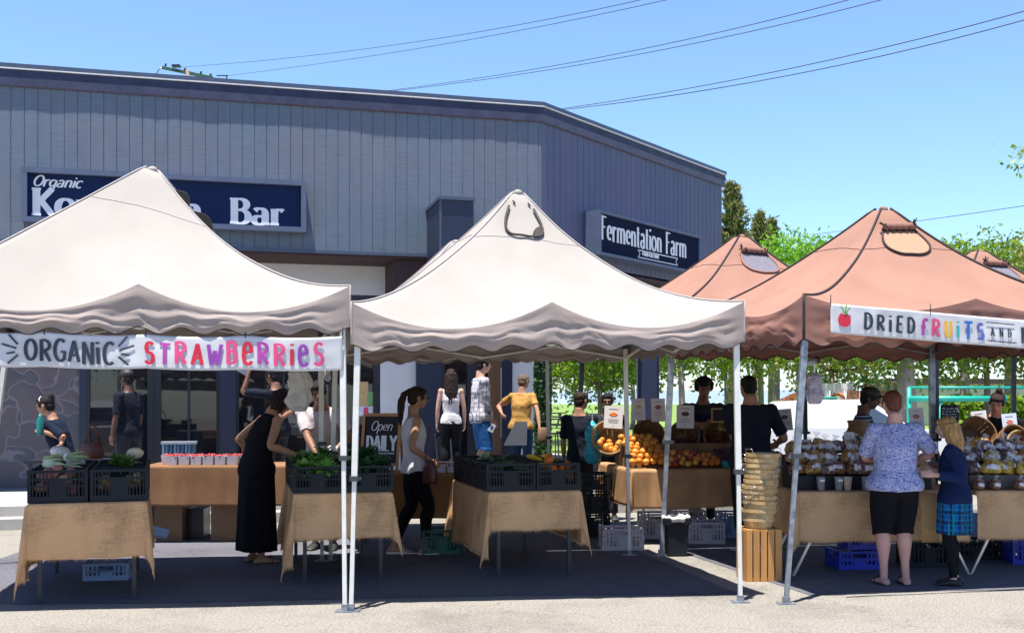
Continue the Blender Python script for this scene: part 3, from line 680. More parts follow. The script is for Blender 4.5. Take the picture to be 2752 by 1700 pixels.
t6 = Tent('brown market tent at the far right, only its peak above the front brown tent', [(4.74, 12.27), (7.87, 12.9), (7.17, 15.6), (4.06, 14.95)], [2.6, 2.6, 2.62, 2.62], 3.60, True,
          [(4.78, 12.32, 1.2, .05), (7.9, 12.9, 1.2, .05), (7.17, 15.6, 1.2, .055), (4.06, 14.97, 1.2, .055)], legs=(0, 2), seed=6, hv=.34, sag=.1, leg=M_ld)
# vents
def vent_closed(T, k, s0, s1, t0, t1, fill, mp, rolled=True):
    """rounded opening edged with piping, its flap rolled up and tied along the top."""
    n = 26; loop = []
    for i in range(n + 1):
        a = pi * i / n
        loop.append(((s0 + s1) / 2 - (s1 - s0) / 2 * cos(a) * (1 - .12 * sin(a)), t0 + (t1 - t0) * max(0, sin(a)) ** .55))
    mb = MB(); ctr = [((s0 + s1) / 2, t0 + (t1 - t0) * .45)]
    vs = [T.on(k, s, t, .010) for s, t in loop] + [T.on(k, *ctr[0], .010)]
    mb.add(vs, [(i, i + 1, n + 1) for i in range(n)] + [(n, 0, n + 1)], 0, True)
    mb.build('vent_opening', fill, T.root, world=True)
    mb = MB(); mb.tube([T.on(k, s, t, .014) for s, t in loop], .011, 5); mb.build('vent_piping', mp, T.root, world=True)
    if rolled:
        m = MB(); pts = [T.on(k, s0 - .01 + (s1 - s0 + .02) * i / 14, t0 + .004 * sin(i * 2.1), .035) for i in range(15)]
        m.tube(pts, [.03 + .012 * abs(sin(i * 1.7)) for i in range(15)], 8); r = m.build('rolled_flap', M_cbv, T.root, world=True)
        m = MB()
        for s in (s0, s1):
            p = T.on(k, s, t0, .05)
            for j in range(5): m.tube([p, p + V((random.uniform(-.06, .06), -.03, random.uniform(-.03, .07)))], .008, 4)
        m.tube([q + V((0, -.015, -.035)) for q in pts], .013, 4)
        x = m.build('tie', M_pipe, r); fixw(x, T.root)
vent_closed(t3, 0, .20, .84, .155, .33, M_flap, M_pipe)
vent_closed(t5, 0, .26, .86, .16, .34, M_mesh, pm('brown_piping', (.28, .14, .10), .8, 0))
vent_closed(t6, 0, .26, .86, .16, .34, M_mesh, MATS['brown_piping'])
def vent_slit(T, k, s0, s1, t0, t1, mat):
    n = 20; pts = []
    for i in range(n + 1):
        a = i / n; s = s0 + (s1 - s0) * a; t = t1 - (t1 - t0) * abs(2 * a - 1) ** 5
        pts.append(T.on(k, s, t, .02 + .004 * sin(i)))
    mb = MB(); mb.tube(pts, .012, 6); mb.build('vent_piping', pm('grey_strap', (.05, .045, .04), .8, .2, 30), T.root, world=True)
    mb = MB(); a0, a1 = .62, .93; q0 = []; q1 = []
    for i in range(9):
        a = a0 + (a1 - a0) * i / 8; s = s0 + (s1 - s0) * a; t = t1 - (t1 - t0) * abs(2 * a - 1) ** 5
        q0.append(T.on(k, s, t - .002, .022)); q1.append(T.on(k, s, t - .042 * max(0, sin(pi * i / 8)) ** .7, .03))
    mb.add(q0 + q1, [(i, i + 1, 10 + i, 9 + i) for i in range(8)]); mb.build('vent_opening', M_pipe, T.root, world=True)
    m = MB()
    for s in (s0 + .05, s1 - .05):
        p = T.on(k, s, t0 - .03, .02); m.tube([p, p + V((.02, -.01, -.03))], .008, 5)
    m.build('vent_toggle', M_pipe, T.root, world=True)
vent_slit(t2, 0, .18, .80, .115, .265, None)
# side vent of tent 1 gaping open on the right slope
m = MB()
for a, b in ((.12, .20), (.22, .33)):
    q0 = [t1.on(1, .10, a + (b - a) * i / 8, .01) for i in range(9)]; q1 = [t1.on(1, .10, a + (b - a) * i / 8, .01 + .06 * sin(pi * i / 8)) for i in range(9)]
    q2 = [t1.on(1, .30, a + (b - a) * i / 8, .01) for i in range(9)]
    m.add(q0 + q1, [(i, i + 1, 10 + i, 9 + i) for i in range(8)], 0); m.add([p + V((0, 0, .006)) for p in q1 + q2], [(i, i + 1, 10 + i, 9 + i) for i in range(8)], 1)
m.build('vent_opening', [pm('void_black', (.003, .003, .003), 1, 0), M_cw], t1.root, world=True)

# ---------------------------------------------------------------- banners
def banner(label, name, a, b, h, sag, n_ties, seed):
    a, b = V(a), V(b); L = (b - a); Lh = L.length; nrm = V((L.y, -L.x, 0)).normalized(); Z = V((0, 0, 1))
    def S(x, y, off=0.0):                     # x metres along, y metres up from the bottom edge
        u = x / Lh; k = n_ties; f = (u * k) % 1.0; top = -sag * 4 * f * (1 - f) * .5 - sag * 4 * u * (1 - u) * .4
        w = .010 * noise.noise(V((x * 2.1, y * 1.2, seed))) + .012 * sin(x * 2.6 + seed) * (1 - y / h) + .006 * noise.noise(V((x * 9, y * 7, seed)))
        return a + L * u + Z * (y - h + top * (y / h) ** 1.0 + top * .75 * (1 - y / h)) + nrm * (off + w)
    root = thing('banner', label, 'banner', tuple(a), 0, None)
    mb = MB(); mb.grid(lambda u, v: S(u * Lh, v * h), 110, 14); o = mb.build('banner_sheet', M_ban, root, world=True); solidify(o, .003, -1)
    mb = MB()
    for i in range(n_ties + 1):
        p = S(Lh * i / n_ties, h); mb.tube([p + V((0, 0, -.02)), p + V((.0, 0, .07))], .004, 4)
    mb.build('tie', M_pipe, root, world=True)
    return root, S, Lh
M_ban = pm('banner_vinyl', (0.62, 0.62, 0.64), .45, .03, 4, sss=0)
_b = M_ban.node_tree.nodes['Principled BSDF']
INK = {'n': (.02, .03, .06), 'r': (.62, .015, .05), 'm': (.42, .05, .35), 'p': (.75, .07, .22), 'o': (.85, .16, .18), 'v': (.28, .05, .38), 'y': (.8, .42, .02), 't': (.02, .42, .40), 'b': (.02, .16, .55), 'i': (.10, .12, .42), 'g': (.08, .3, .06)}
def ink(c): return pm('ink_' + c, INK[c], .5, .12, 15)
def put_letter(ch, c, S, root, x, y, h, ws, th, tn, rot=0.0):
    m, w = letter(ch, 0, 0, h, ws, th, tn)
    m.xf(lambda p: S(x + p.x * cos(rot) - p.y * sin(rot), y + p.x * sin(rot) + p.y * cos(rot), .006 + p.z))
    m.build('letter', ink(c), root, world=True); return w
def rays(S, root, x, y, h, d):
    m = MB()
    for i, (ang, r0, r1) in enumerate([(50, .06, .16), (18, .05, .16), (-12, .06, .12), (-42, .05, .15)]):
        ca, sa = cos(radians(ang)) * d, sin(radians(ang)); ribbon(m, [(x + ca * r0 * h / .23, y + sa * r0 * h / .23), (x + ca * r1 * h / .23, y + sa * r1 * h / .23)], lambda a, b: .014, i * .0004)
    m.xf(lambda p: S(p.x, p.y, .006 + p.z)); m.build('ray_mark', ink('n'), root, world=True)
A = P(-160, 884, 8.14); Bp = P(921, 903, 8.50)
bn, S, LB = banner('white vinyl banner lettered ORGANIC STRAWBERRIES in colours under the left tent', 'b', A, Bp, .262, .03, 4, 3.0)
def xat(px):                                   # banner coordinate seen at column px
    q = (px - CX) / F_PX; L = Bp - A; return (q * A.y - A.x) / (L.x - q * L.y) * L.length
def spread(txt, cols, x0, x1, y, h, S, root, th, tn, ws=1.0, jit=.01, seed=1):
    rnd = random.Random(seed); tot = sum(GL[c][0] for c in txt) * h * ws; gap = (x1 - x0 - tot) / (len(txt) - 1); x = x0
    for ch, c in zip(txt, cols):
        hh = h * rnd.uniform(.95, 1.05)
        x += put_letter(ch, c, S, root, x, y + rnd.uniform(-jit, jit), hh, ws, th, tn, rnd.uniform(-.03, .03)) + gap
spread(['O', 'R', 'G', 'A', 'N', 'j', 'C'], 'nnnnnnn', xat(66), xat(308), .045, .168, S, bn, .026, .017, .82)
GL['ē'] = GL['E2']
spread(['S', 'T', 'R', 'A', 'W', 'B', 'ē', 'R', 'R', 'j', 'ē', 'S'], 'rmprvprmprvp', xat(389), xat(868), .045, .168, S, bn, .028, .02, .80, .006, 4)
rays(S, bn, xat(62), .13, .23, -1); rays(S, bn, xat(305), .13, .23, 1)
put_letter('Y', 'n', S, bn, xat(-40), .045, .168, .8, .026, .018)
A = P(2232, 815, 8.70); Bp = P(3000, 882, 9.30)
b2, S, LB = banner('white vinyl banner with a painted cherry and DRIED FRUITS AND lettering on the brown valance', 'b', A, Bp, .235, .0, 3, 9.0)
def off(x): return x
S0 = S
_n = V((Bp - A).y * 1, ) if False else None
def S(x, y, o=0.0): return S0(x, y, o)
spread(['D', 'R', 'j', 'E', 'D'], 'nnnnn', xat(2322), xat(2458), .05, .128, S, b2, .022, .017, .90, .004, 2)
spread(['F2', 'R', 'U', 'j', 'T', 'S'], 'mpytbi', xat(2474), xat(2645), .042, .136, S, b2, .024, .02, .84, .006, 3)
spread(['A', 'N', 'D'], 'nnn', xat(2661), xat(2716), .082, .070, S, b2, .009, .008, .8, .002, 3)
spread(['N', 'U', 'T', 'S'], 'nmpb', xat(2742), xat(2900), .042, .136, S, b2, .022, .018, .85, .002, 3)
m = MB(); ribbon(m, [(xat(2650), .192), (xat(2724), .190)], lambda a, b: .007, 0); ribbon(m, [(xat(2652), .042), (xat(2728), .038)], lambda a, b: .007, 0)
m.xf(lambda p: S(p.x, p.y, .006 + p.z)); m.build('rule_line', ink('n'), b2, world=True)
m = MB(); x0, y0 = xat(2269), .115
pts = [(x0 + .055 * cos(a) * (1 - .06 * sin(a)), y0 + .055 * sin(a) * 1.05 - (.016 if abs(a - pi / 2) < .3 else 0)) for a in [2 * pi * i / 28 for i in range(28)]]
m.add([(x, y, 0) for x, y in pts] + [(x, y, .003) for x, y in pts], [tuple(range(28, 56))] + [(i, (i + 1) % 28, 28 + (i + 1) % 28, 28 + i) for i in range(28)])
m.xf(lambda p: S(p.x, p.y, .006 + p.z)); m.build('painted_cherry', ink('r'), b2, world=True)
m = MB(); ribbon(m, [(x0 - .03, y0 + .105), (x0, y0 + .045)], lambda a, b: .01, 0); ribbon(m, [(x0 + .05, y0 + .10), (x0, y0 + .045)], lambda a, b: .01, 0.0004); ribbon(m, [(x0 + .015, y0 + .12), (x0, y0 + .045)], lambda a, b: .008, 0.0008)
m.xf(lambda p: S(p.x, p.y, .010 + p.z)); m.build('painted_leaf', ink('g'), b2, world=True)
# ---------------------------------------------------------------- tables and cloths
M_burl = cloth_mat('burlap', (0.72, 0.43, 0.22), 230, .22, .10, .6)
M_burl2 = cloth_mat('brown_cloth', (0.26, 0.14, 0.075), 520, .15, 0, .35)
M_leg = pm('table_leg', (0.03, 0.032, 0.04), .4, .15, 9)
M_chr = pm('chrome_leg', (0.5, 0.5, 0.52), .3, .1, 9, metal=.8)
M_top = pm('table_top', (0.55, 0.54, 0.50), .6, .1, 4)
def table(label, x, y, w, d, h, rz, style='post', group='market tables', zf=0.0):
    t = thing('folding_table', label, 'table', (x, y, zf), rz, group); h -= zf
    mb = MB(); mb.box((w / 2, d / 2, h - .02), (w, d, .035), bev=.006); mb.build('tabletop', M_top, t)
    for i in (0, 1):
        for j in (0, 1):
            mb = MB(); lx = .09 if i == 0 else w - .09; ly = .06 if j == 0 else d - .08
            if style == 'post': mb.bar((lx, ly, h - .04), (lx, ly, 0), .034)
            else: mb.bar((lx + (.25 if i == 0 else -.25), ly, h - .04), (lx - (.12 if i == 0 else -.12), ly, 0), .022)
            mb.build('leg', M_leg if style == 'post' else M_chr, t)
    return t
def cloth(label, x, y, w, d, h, rz, o, mat=None, seed=0, flare=.28, fold=1.0, fringe=True, res=.025, group='burlap tablecloths'):
    mat = mat or M_burl; oL, oR, oF, oB = o
    nx = int((w + oL + oR) / res); ny = int((d + oF + oB) / res); mb = MB()
    def fn(u, v):
        X = -oL + u * (w + oL + oR); Y = -oF + v * (d + oF + oB)
        dx = max(0, -X) or max(0, X - w); dy = max(0, -Y) or max(0, Y - d); sx = -1 if X < 0 else 1; sy = -1 if Y < 0 else 1
        px = min(max(X, 0), w); py = min(max(Y, 0), d); z = h + .008
        n = lambda a, b, c: noise.noise(V((a, b, c + seed * 5.3)))
        if dx > 0 and dy > 0:
            r = math.hypot(dx, dy); ph = atan2(dy, dx); q = .014 + flare * r * sin(2 * ph) ** 1.0 + .02 * r * sin(6 * ph)
            return (px + sx * q * cos(ph), py + sy * q * sin(ph), z - r * (1 - .04 * sin(2 * ph)))
        if dx > 0:
            e = min(1, min(Y, d - Y) / .3 + .0); q = .014 + fold * dx * (.05 + .14 * n(Y * 3.2, 1, 0) + .05 * n(Y * 9, 4, 0)) * max(e, 0) + .0 
            return (px + sx * q, py, z - dx + .02 * n(Y * 2, 0, 3) * dx)
        if dy > 0:
            e = min(1, min(X, w - X) / .3); q = .014 + fold * dy * (.05 + .22 * n(X * 3.6, 7, 0) + .08 * n(X * 11, 2, 0)) * max(e, 0)
            return (px, py + sy * q, z - dy + .05 * n(X * 2.2, 5, 1) * dy)
        return (X, Y, z + .002 * n(X * 6, Y * 6, 2))
    mb.grid(fn, nx, ny)
    c = thing('tablecloth', label, 'tablecloth', (x, y, 0), rz, group)
    o_ = mb.build('cloth_sheet', mat, c); solidify(o_, .003, 0)
    if fringe:
        mb = MB(); rnd = random.Random(seed); n = int((w + oL + oR) / .007)
        def strand(u, v):
            p = V(fn(u, v)); l = rnd.uniform(.008, .034); e = p + V((rnd.uniform(-.008, .008), rnd.uniform(-.008, .008), -l))
            mb.add([p + V((-.0018, 0, .002)), p + V((.0018, 0, .002)), e], [(0, 1, 2)])
        for i in range(n): strand(i / n, 0)
        for i in range(int((d + oF + oB) / .007)):
            if oL: strand(0, i * .007 / (d + oF + oB))
            if oR: strand(1, i * .007 / (d + oF + oB))
        f = mb.build('fringe', mat, c)
    return c
R10 = radians(11)
T1 = (-3.88, 8.74, .90, 1.75, .80, radians(18)); T2 = (-1.93, 9.72, .86, 1.75, .80, radians(14)); T3 = (-.20, 9.98, .86, 1.75, .795, radians(14))
table('black-legged table with burlap and two slotted crates at the left edge of the lot', *T1); cloth('tan burlap cloth with a raised centre pleat under the left pair of black crates', *T1, (.62, .46, .45, .3), seed=1, flare=.14)
table('black-legged table under greens crates beside the white tent poles', *T2); cloth('tan burlap cloth with long pointed left corner under the crates of greens', *T2, (.66, .42, .41, .3), seed=2, flare=.20)
table('black-legged table under the pepper crates in the middle tent', *T3); cloth('tan burlap cloth with narrow pointed corners under the crates of peppers', *T3, (.60, .50, .36, .3), seed=3, flare=.18)
S1 = (-4.22, 12.5, 1.75, .7, .885, radians(3)); S2 = (-1.75, 12.35, 1.15, .7, .80, radians(3))
table('strawberry table behind the left tent', *S1); cloth('brown cloth under the row of white strawberry cartons at left', *S1, (.03, .03, .46, .1), M_burl2, 4, .1, .3, False)
table('strawberry table behind the woman in the white tank top', *S2); cloth('orange brown cloth under the strawberry cartons behind the woman in the white tank top', *S2, (.1, .03, .50, .1), cloth_mat('rust_cloth', (0.40, 0.21, 0.09), 520, .15, 0, .35), 5, .1, .3, False)
F1 = (1.36, 12.35, 1.95, 1.5, .85, radians(9)); table('fruit table under the brown tents beside the bin', *F1, 'splay'); cloth('brown burlap cloth with sunlit left corner under the oranges and nectarines', *F1, (.42, .05, .44, .1), cloth_mat('burlap_dull', (0.46, 0.26, 0.13), 230, .2, 0, .4), 6, .22, .8)
N1 = (2.66, 10.15, 1.62, .85, .785, radians(3)); N2 = (4.36, 10.25, 1.62, .85, .785, radians(3))
table('dried fruit table nearest the grey pole', *N1, 'splay'); cloth('tan burlap cloth with a pointed left corner under the dried fruit bags', *N1, (.42, .02, .46, .1), cloth_mat('burlap_mid', (0.58, 0.36, 0.19), 230, .22, .04, .6), 7, .30, .5)
table('dried fruit table at the right edge', *N2, 'splay'); cloth('plain straight-hemmed burlap cloth at the right edge', *N2, (.02, .02, .46, .1), MATS['burlap_mid'], 8, .1, .35, True)

# ---------------------------------------------------------------- crates
def crate(label, loc, rz, w=.46, d=.36, h=.27, mat=None, group='black produce crates', name='produce_crate', nsl=15, handle=True):
    mat = mat or M_black; c = thing(name, label, 'crate', loc, rz, group)
    for (L, T) in ((w, lambda a, b, z: V((a, b, z))), (w, lambda a, b, z: V((a, d - b, z))), (d, lambda a, b, z: V((b, a, z))), (d, lambda a, b, z: V((w - b, a, z)))):
        mb = MB(); th = .008
        def bx(a0, a1, z0, z1, t=th, o=0):
            vs = [T(a, o + b * t, z) for z in (z0, z1) for b in (0, 1) for a in (a0, a1)]
            mb.add(vs, [(0, 2, 3, 1), (4, 5, 7, 6), (0, 1, 5, 4), (2, 6, 7, 3), (0, 4, 6, 2), (1, 3, 7, 5)])
        e = .001 if L == d else 0
        bx(e, L - e, h - .022, h, .016, -.004 if L == w else .012); bx(e, L - e, .0, .05); bx(e, .028, .05, h - .022); bx(L - .028, L - e, .05, h - .022)
        n = int(nsl * L / w); g = (L - .056) / n
        for i in range(n): 
            if handle and abs(i + .5 - n / 2) < n * .2: bx(.028 + g * (i - .01), .028 + g * (i + 1.01), .05, h - .085); continue
            bx(.028 + g * i + g * .28, .028 + g * (i + 1) - g * .28, .05, h - .022, .006, .001)
        bx(.028, L - .028, h * .48, h * .48 + .012, .010, -.001)
        if handle: bx(.028, L - .028, h - .084, h - .066, .010, -.001)
        mb.build('side_panel', mat, c)
    mb = MB(); mb.box((w / 2, d / 2, .012), (w - .02, d - .02, .012)); mb.build('crate_floor', mat, c)
    return c
def onT(T, u, v, z=0.0):
    x, y, w, d, h, rz = T; return V((x + u * cos(rz) - v * sin(rz), y + u * sin(rz) + v * cos(rz), h + .014 + z))
M_tom = pm('tomato_skin', (0.55, 0.06, 0.03), .25, .2, 6, col2=(.62, .16, .03), rand=.8); M_pink = pm('pink_tomato', (0.55, 0.20, 0.16), .3, .2, 5, col2=(.6, .32, .22), rand=.8)
M_or = pm('orange_pepper', (0.80, 0.17, 0.01), .25, .2, 5, col2=(.85, .26, .01), rand=.8); M_ye = pm('yellow_pepper', (0.85, 0.50, 0.02), .25, .1, 5, rand=.8)
M_grn = pm('leaf_green', (0.09, 0.22, 0.035), .5, .35, 12, col2=(.14, .32, .05), rand=.8); M_grn2 = pm('pale_green', (0.42, 0.52, 0.22), .5, .3, 8, col2=(.62, .62, .42), rand=.8); M_drk = pm('zucchini_green', (0.02, 0.055, 0.025), .3, .3, 12, rand=.8)
M_crm = pm('cream_squash', (0.66, 0.60, 0.42), .45, .12, 6); M_wht = pm('white_squash', (0.72, 0.70, 0.66), .45, .08, 5)
PROTO = {}
def fruit(kind, loc, s=1.0, rot=None, label='', group='', cat=None, mat=None, key=None):
    key = key or kind
    if key not in PROTO:
        mb = MB()
        if kind == 'round':
            mb.ell((0, 0, 0), (.037, .037, .034), 12, 8, fn=lambda p: p * (1 - .12 * max(0, p.z / .034) ** 6))
            ms = [mat]; n = len(mb.f); mb.tube([(0, 0, .029), (.002, 0, .036)], .003, 5, 0)
        elif kind == 'pepper': mb.ell((0, 0, 0), (.04, .04, .05), 16, 10, fn=lambda p: V((p.x, p.y, p.z)) * (1 + .10 * cos(3 * atan2(p.y, p.x)))); mb.tube([(0, 0, .045), (.006, 0, .065)], .006, 6)
        elif kind == 'long': mb.tube([(0.012 * sin(i / 2.5), 0, -.10 + .02 * i) for i in range(11)], [.010, .020, .024, .025, .025, .024, .023, .021, .018, .014, .008], 9)
        elif kind == 'squash': mb.ell((0, 0, 0), (.075, .075, .045), 18, 9, fn=lambda p: p * (1 + .06 * cos(8 * atan2(p.y, p.x))))
        elif kind == 'greens':
            rnd = random.Random(5)
            for i in range(46):
                a = rnd.uniform(0, 2 * pi); l = rnd.uniform(.09, .17); w = rnd.uniform(.018, .042); e = rnd.uniform(.2, 1.2); dr = V((cos(a) * cos(e), sin(a) * cos(e), sin(e))); sd = V((-sin(a), cos(a), 0)); pts = []
                for k in range(5):
                    t = k / 4; c = dr * l * t + V((0, 0, -.05 * t * t)); ww = w * sin(pi * min(1, t * .85 + .12)) * (1 + .25 * sin(k * 5 + i)); pts += [c - sd * ww + V((0, 0, .012 * sin(k * 3))), c, c + sd * ww]
                mb.add(pts, [(3 * k + j, 3 * k + j + 1, 3 * k + j + 4, 3 * k + j + 3) for k in range(4) for j in (0, 1)], 0, True)
        elif kind == 'corn':
            mb.tube([(0, 0, -.12 + .024 * i) for i in range(11)], [.012, .022, .027, .028, .028, .027, .025, .022, .016, .010, .004], 10)
            for a in (0, 2, 4): mb.tube([(.02 * cos(a), .02 * sin(a), -.10), (.035 * cos(a), .035 * sin(a), 0), (.05 * cos(a), .05 * sin(a), .09)], [.014, .014, .002], 5)
        me = mb.build(key, mat); PROTO[key] = me.data; bpy.data.objects.remove(me)
    nm = {'round': 'fruit', 'pepper': 'bell_pepper', 'long': 'courgette', 'squash': 'squash', 'greens': 'leafy_greens', 'corn': 'corn_cob'}[kind]
    if cat is None: cat = {'fruit': 'fruit', 'bell_pepper': 'pepper', 'courgette': 'courgette', 'squash': 'squash', 'leafy_greens': 'greens', 'corn_cob': 'corn'}[nm]
    o = bpy.data.objects.new(cat.replace(' ', '_') if nm == 'fruit' else nm, PROTO[key]); COL.objects.link(o)
    o.location = loc; o.rotation_euler = rot or (random.uniform(-.5, .5), random.uniform(-.5, .5), random.uniform(0, 6)); o.scale = (s, s, s)
    return tag(o, label, cat, group)
def fill(T, u, v, rz, kind, n, label, group, mat, key, cat=None, w=.44, d=.34, z0=.17, z1=.27, s=1.0, sv=.12, rot=None):
    for i in range(n):
        a, b = random.uniform(.07, w - .07), random.uniform(.07, d - .07)
        hz = z0 + (z1 - z0) * (i / max(1, n - 1)) * (1 - 1.0 * ((a / w - .5) ** 2 + (b / d - .5) ** 2) * 2)
        r = rot or (None if kind != 'long' else (pi / 2 + random.uniform(-.2, .2), random.uniform(-.2, .2), random.uniform(0, 3)))
        fruit(kind, onT(T, u + a, v + b, hz), s * random.uniform(1 - sv, 1 + sv), r, label, group, cat, mat, key)
# left table
for j in range(4):
    for i in range(2):
        lab = [['black slotted crate of pink tomatoes, front left on the left table', 'black slotted crate of mixed tomatoes, front right on the left table'],
               ['black slotted crate of corn behind the pink tomatoes on the left table', 'black slotted crate of pale squash behind the mixed tomatoes'],
               ['black slotted crate of white squash in the third row of the left table', 'black slotted crate of spring onions in the third row of the left table'],
               ['black slotted crate at the back left of the left table', 'black slotted crate at the back right of the left table']][j][i]
        crate(lab, onT(T1, .0 + i * .47, .015 + j * .40), T1[5], .455, .38, .262)
fill(T1, 0, .02, 0, 'round', 16, 'pink tomato in the front left crate of the left table', 'pink tomatoes', M_pink, 'pinktom', 'tomato', s=1.35, z0=.08, z1=.27)
fill(T1, .47, .02, 0, 'round', 13, 'small tomato or yellow squash in the front right crate of the left table', 'mixed tomatoes', pm('mixed_tom', (.5, .22, .08), .3, .3, 3, col2=(.62, .45, .12)), 'mixtom', 'tomato', s=1.0, z0=.08, z1=.22)
fill(T1, 0, .42, 0, 'corn', 4, 'corn cob in husk heaped in the left table crate', 'corn cobs', M_grn2, 'corn', z0=.25, z1=.36, rot=(pi / 2, .2, 1.2))
fill(T1, .05, .82, 0, 'squash', 3, 'white squash heaped on the left table', 'white squashes', M_wht, 'wsq', z0=.26, z1=.38, s=1.1)
fill(T1, .50, .60, 0, 'squash', 2, 'cream squash on the right half of the left table', 'cream squashes', M_crm, 'csq', z0=.26, z1=.36)
fill(T1, .47, .25, 0, 'greens', 3, 'bunch of green onions in the left table crate', 'green bunches on the left table', M_grn, 'greens', z0=.24, z1=.27, s=.9)
# table of greens
for j in range(4):
    for i in range(2):
        crate(['black crate of bright lettuce in the front row, left of the poles', 'black crate of dark kale in the front row, right of the poles', 'second-row black crate of lettuce on the greens table', 'second-row black crate of kale on the greens table',
               'third-row black crate behind the lettuce', 'third-row black crate behind the kale', 'rear black crate before the vendor, left one', 'rear black crate before the vendor, right one'][j * 2 + i],
              onT(T2, -.02 + i * .455, .015 + j * .40), T2[5], .445, .38, .235 if j == 0 else .25)
fill(T2, 0, .02, 0, 'greens', 9, 'bright green lettuce head in the front left crate of greens', 'lettuces', pm('lettuce', (0.12, 0.33, 0.04), .5, .35, 12, col2=(.2, .45, .07)), 'lett', z0=.15, z1=.25)
fill(T2, .45, .02, 0, 'greens', 8, 'dark kale bunch in the front right crate of greens', 'kale bunches', pm('kale', (0.03, 0.11, 0.04), .5, .35, 12), 'kale', z0=.17, z1=.25)
fill(T2, 0, .42, 0, 'greens', 8, 'green chard bunch in the second row of greens', 'chard bunches', M_grn, 'greens', z0=.2, z1=.30)
fill(T2, .45, .42, 0, 'greens', 7, 'kale bunch in the second row of greens', 'kale bunches in the second row', MATS['kale'], 'kale', z0=.2, z1=.31)
fill(T2, .1, .85, 0, 'corn', 9, 'corn cob in the third row of the greens table', 'corn on the greens table', M_grn2, 'corn', z0=.22, z1=.30, rot=(pi / 2, .2, .7))
# table of peppers
for j in range(4):
    for i in range(2):
        crate(['black crate of dark courgettes in the front row of the pepper table', 'black crate of orange peppers at the front right of the pepper table', 'second-row black crate of courgettes on the pepper table', 'second-row black crate behind the orange peppers',
               'third-row black crate on the pepper table, left one', 'third-row black crate on the pepper table, right one', 'rear black crate on the pepper table, left one', 'rear black crate on the pepper table, right one'][j * 2 + i],
              onT(T3, -.03 + i * .475, .015 + j * .40), T3[5], .465 if i == 0 else .42, .38, .25)
fill(T3, 0, .02, 0, 'long', 9, 'dark green courgette in the front crate of the pepper table', 'courgettes', M_drk, 'zuc', z0=.18, z1=.25)
fill(T3, .47, .02, 0, 'pepper', 9, 'orange bell pepper in the front right crate', 'orange peppers', M_or, 'opep', z0=.12, z1=.27, w=.42)
fill(T3, .47, .02, 0, 'long', 4, 'yellow long pepper lying among the orange peppers', 'yellow peppers', M_ye, 'ypep', 'pepper', z0=.16, z1=.27, w=.42, s=.7)
fill(T3, 0, .42, 0, 'long', 9, 'dark courgette in the second row of the pepper table', 'courgettes behind', M_drk, 'zuc', z0=.2, z1=.29)
fill(T3, .0, .85, 0, 'long', 8, 'pale courgette in the third row of the pepper table', 'pale courgettes', M_grn2, 'pzuc', z0=.2, z1=.30)
fill(T3, .47, .5, 0, 'long', 6, 'yellow courgette behind the orange peppers', 'yellow courgettes', M_ye, 'ypep', z0=.2, z1=.28)

# ---------------------------------------------------------------- strawberry cartons
M_cart = pm('carton_white', (0.62, 0.60, 0.66), .6, .05, 20); M_straw = pm('strawberry_red', (0.34, 0.02, 0.02), .4, .25, 30)
def carton(loc, label, group, rz, w=.125):
    c = thing('berry_carton', label, 'carton', loc, rz, group); mb = MB(); h = .10
    mb.rings([[V((x * k, y * k, z)) for x, y in ((-w / 2, -w / 2), (w / 2, -w / 2), (w / 2, w / 2), (-w / 2, w / 2))] for k, z in ((.82, 0), (1, h), (.95, h - .002), (.8, .01))], smooth=False); mb.build('carton_box', M_cart, c)
    mb = MB()
    for i in range(14):
        mb.ell((random.uniform(-.4, .4) * w, random.uniform(-.4, .4) * w, h + random.uniform(-.02, .002)), (.018, .018, .020), 8, 6)
    mb.build('strawberries', M_straw, c); return c
ORD = ['first', 'second', 'third', 'fourth', 'fifth', 'sixth', 'seventh', 'eighth', 'ninth', 'tenth']
for i in range(6): carton(onT(S1, (PX(465 + 32 * i, 12.6).x - S1[0]) + .0, .10, .0), 'white strawberry carton at the edge of the brown cloth, %s from the left of six' % ORD[i], 'six strawberry cartons at left', S1[5])
for i in range(5): carton(onT(S2, .56 + i * .128, .10, 0), 'red strawberry carton behind the woman in white tank top, %s from left' % ORD[i], 'strawberry cartons in the middle', S2[5])
for i in range(8): carton(onT(S1, .20 + i * .13, .30, 0), 'strawberry carton in the second row behind the six at left', 'strawberry cartons in the second row', S1[5])

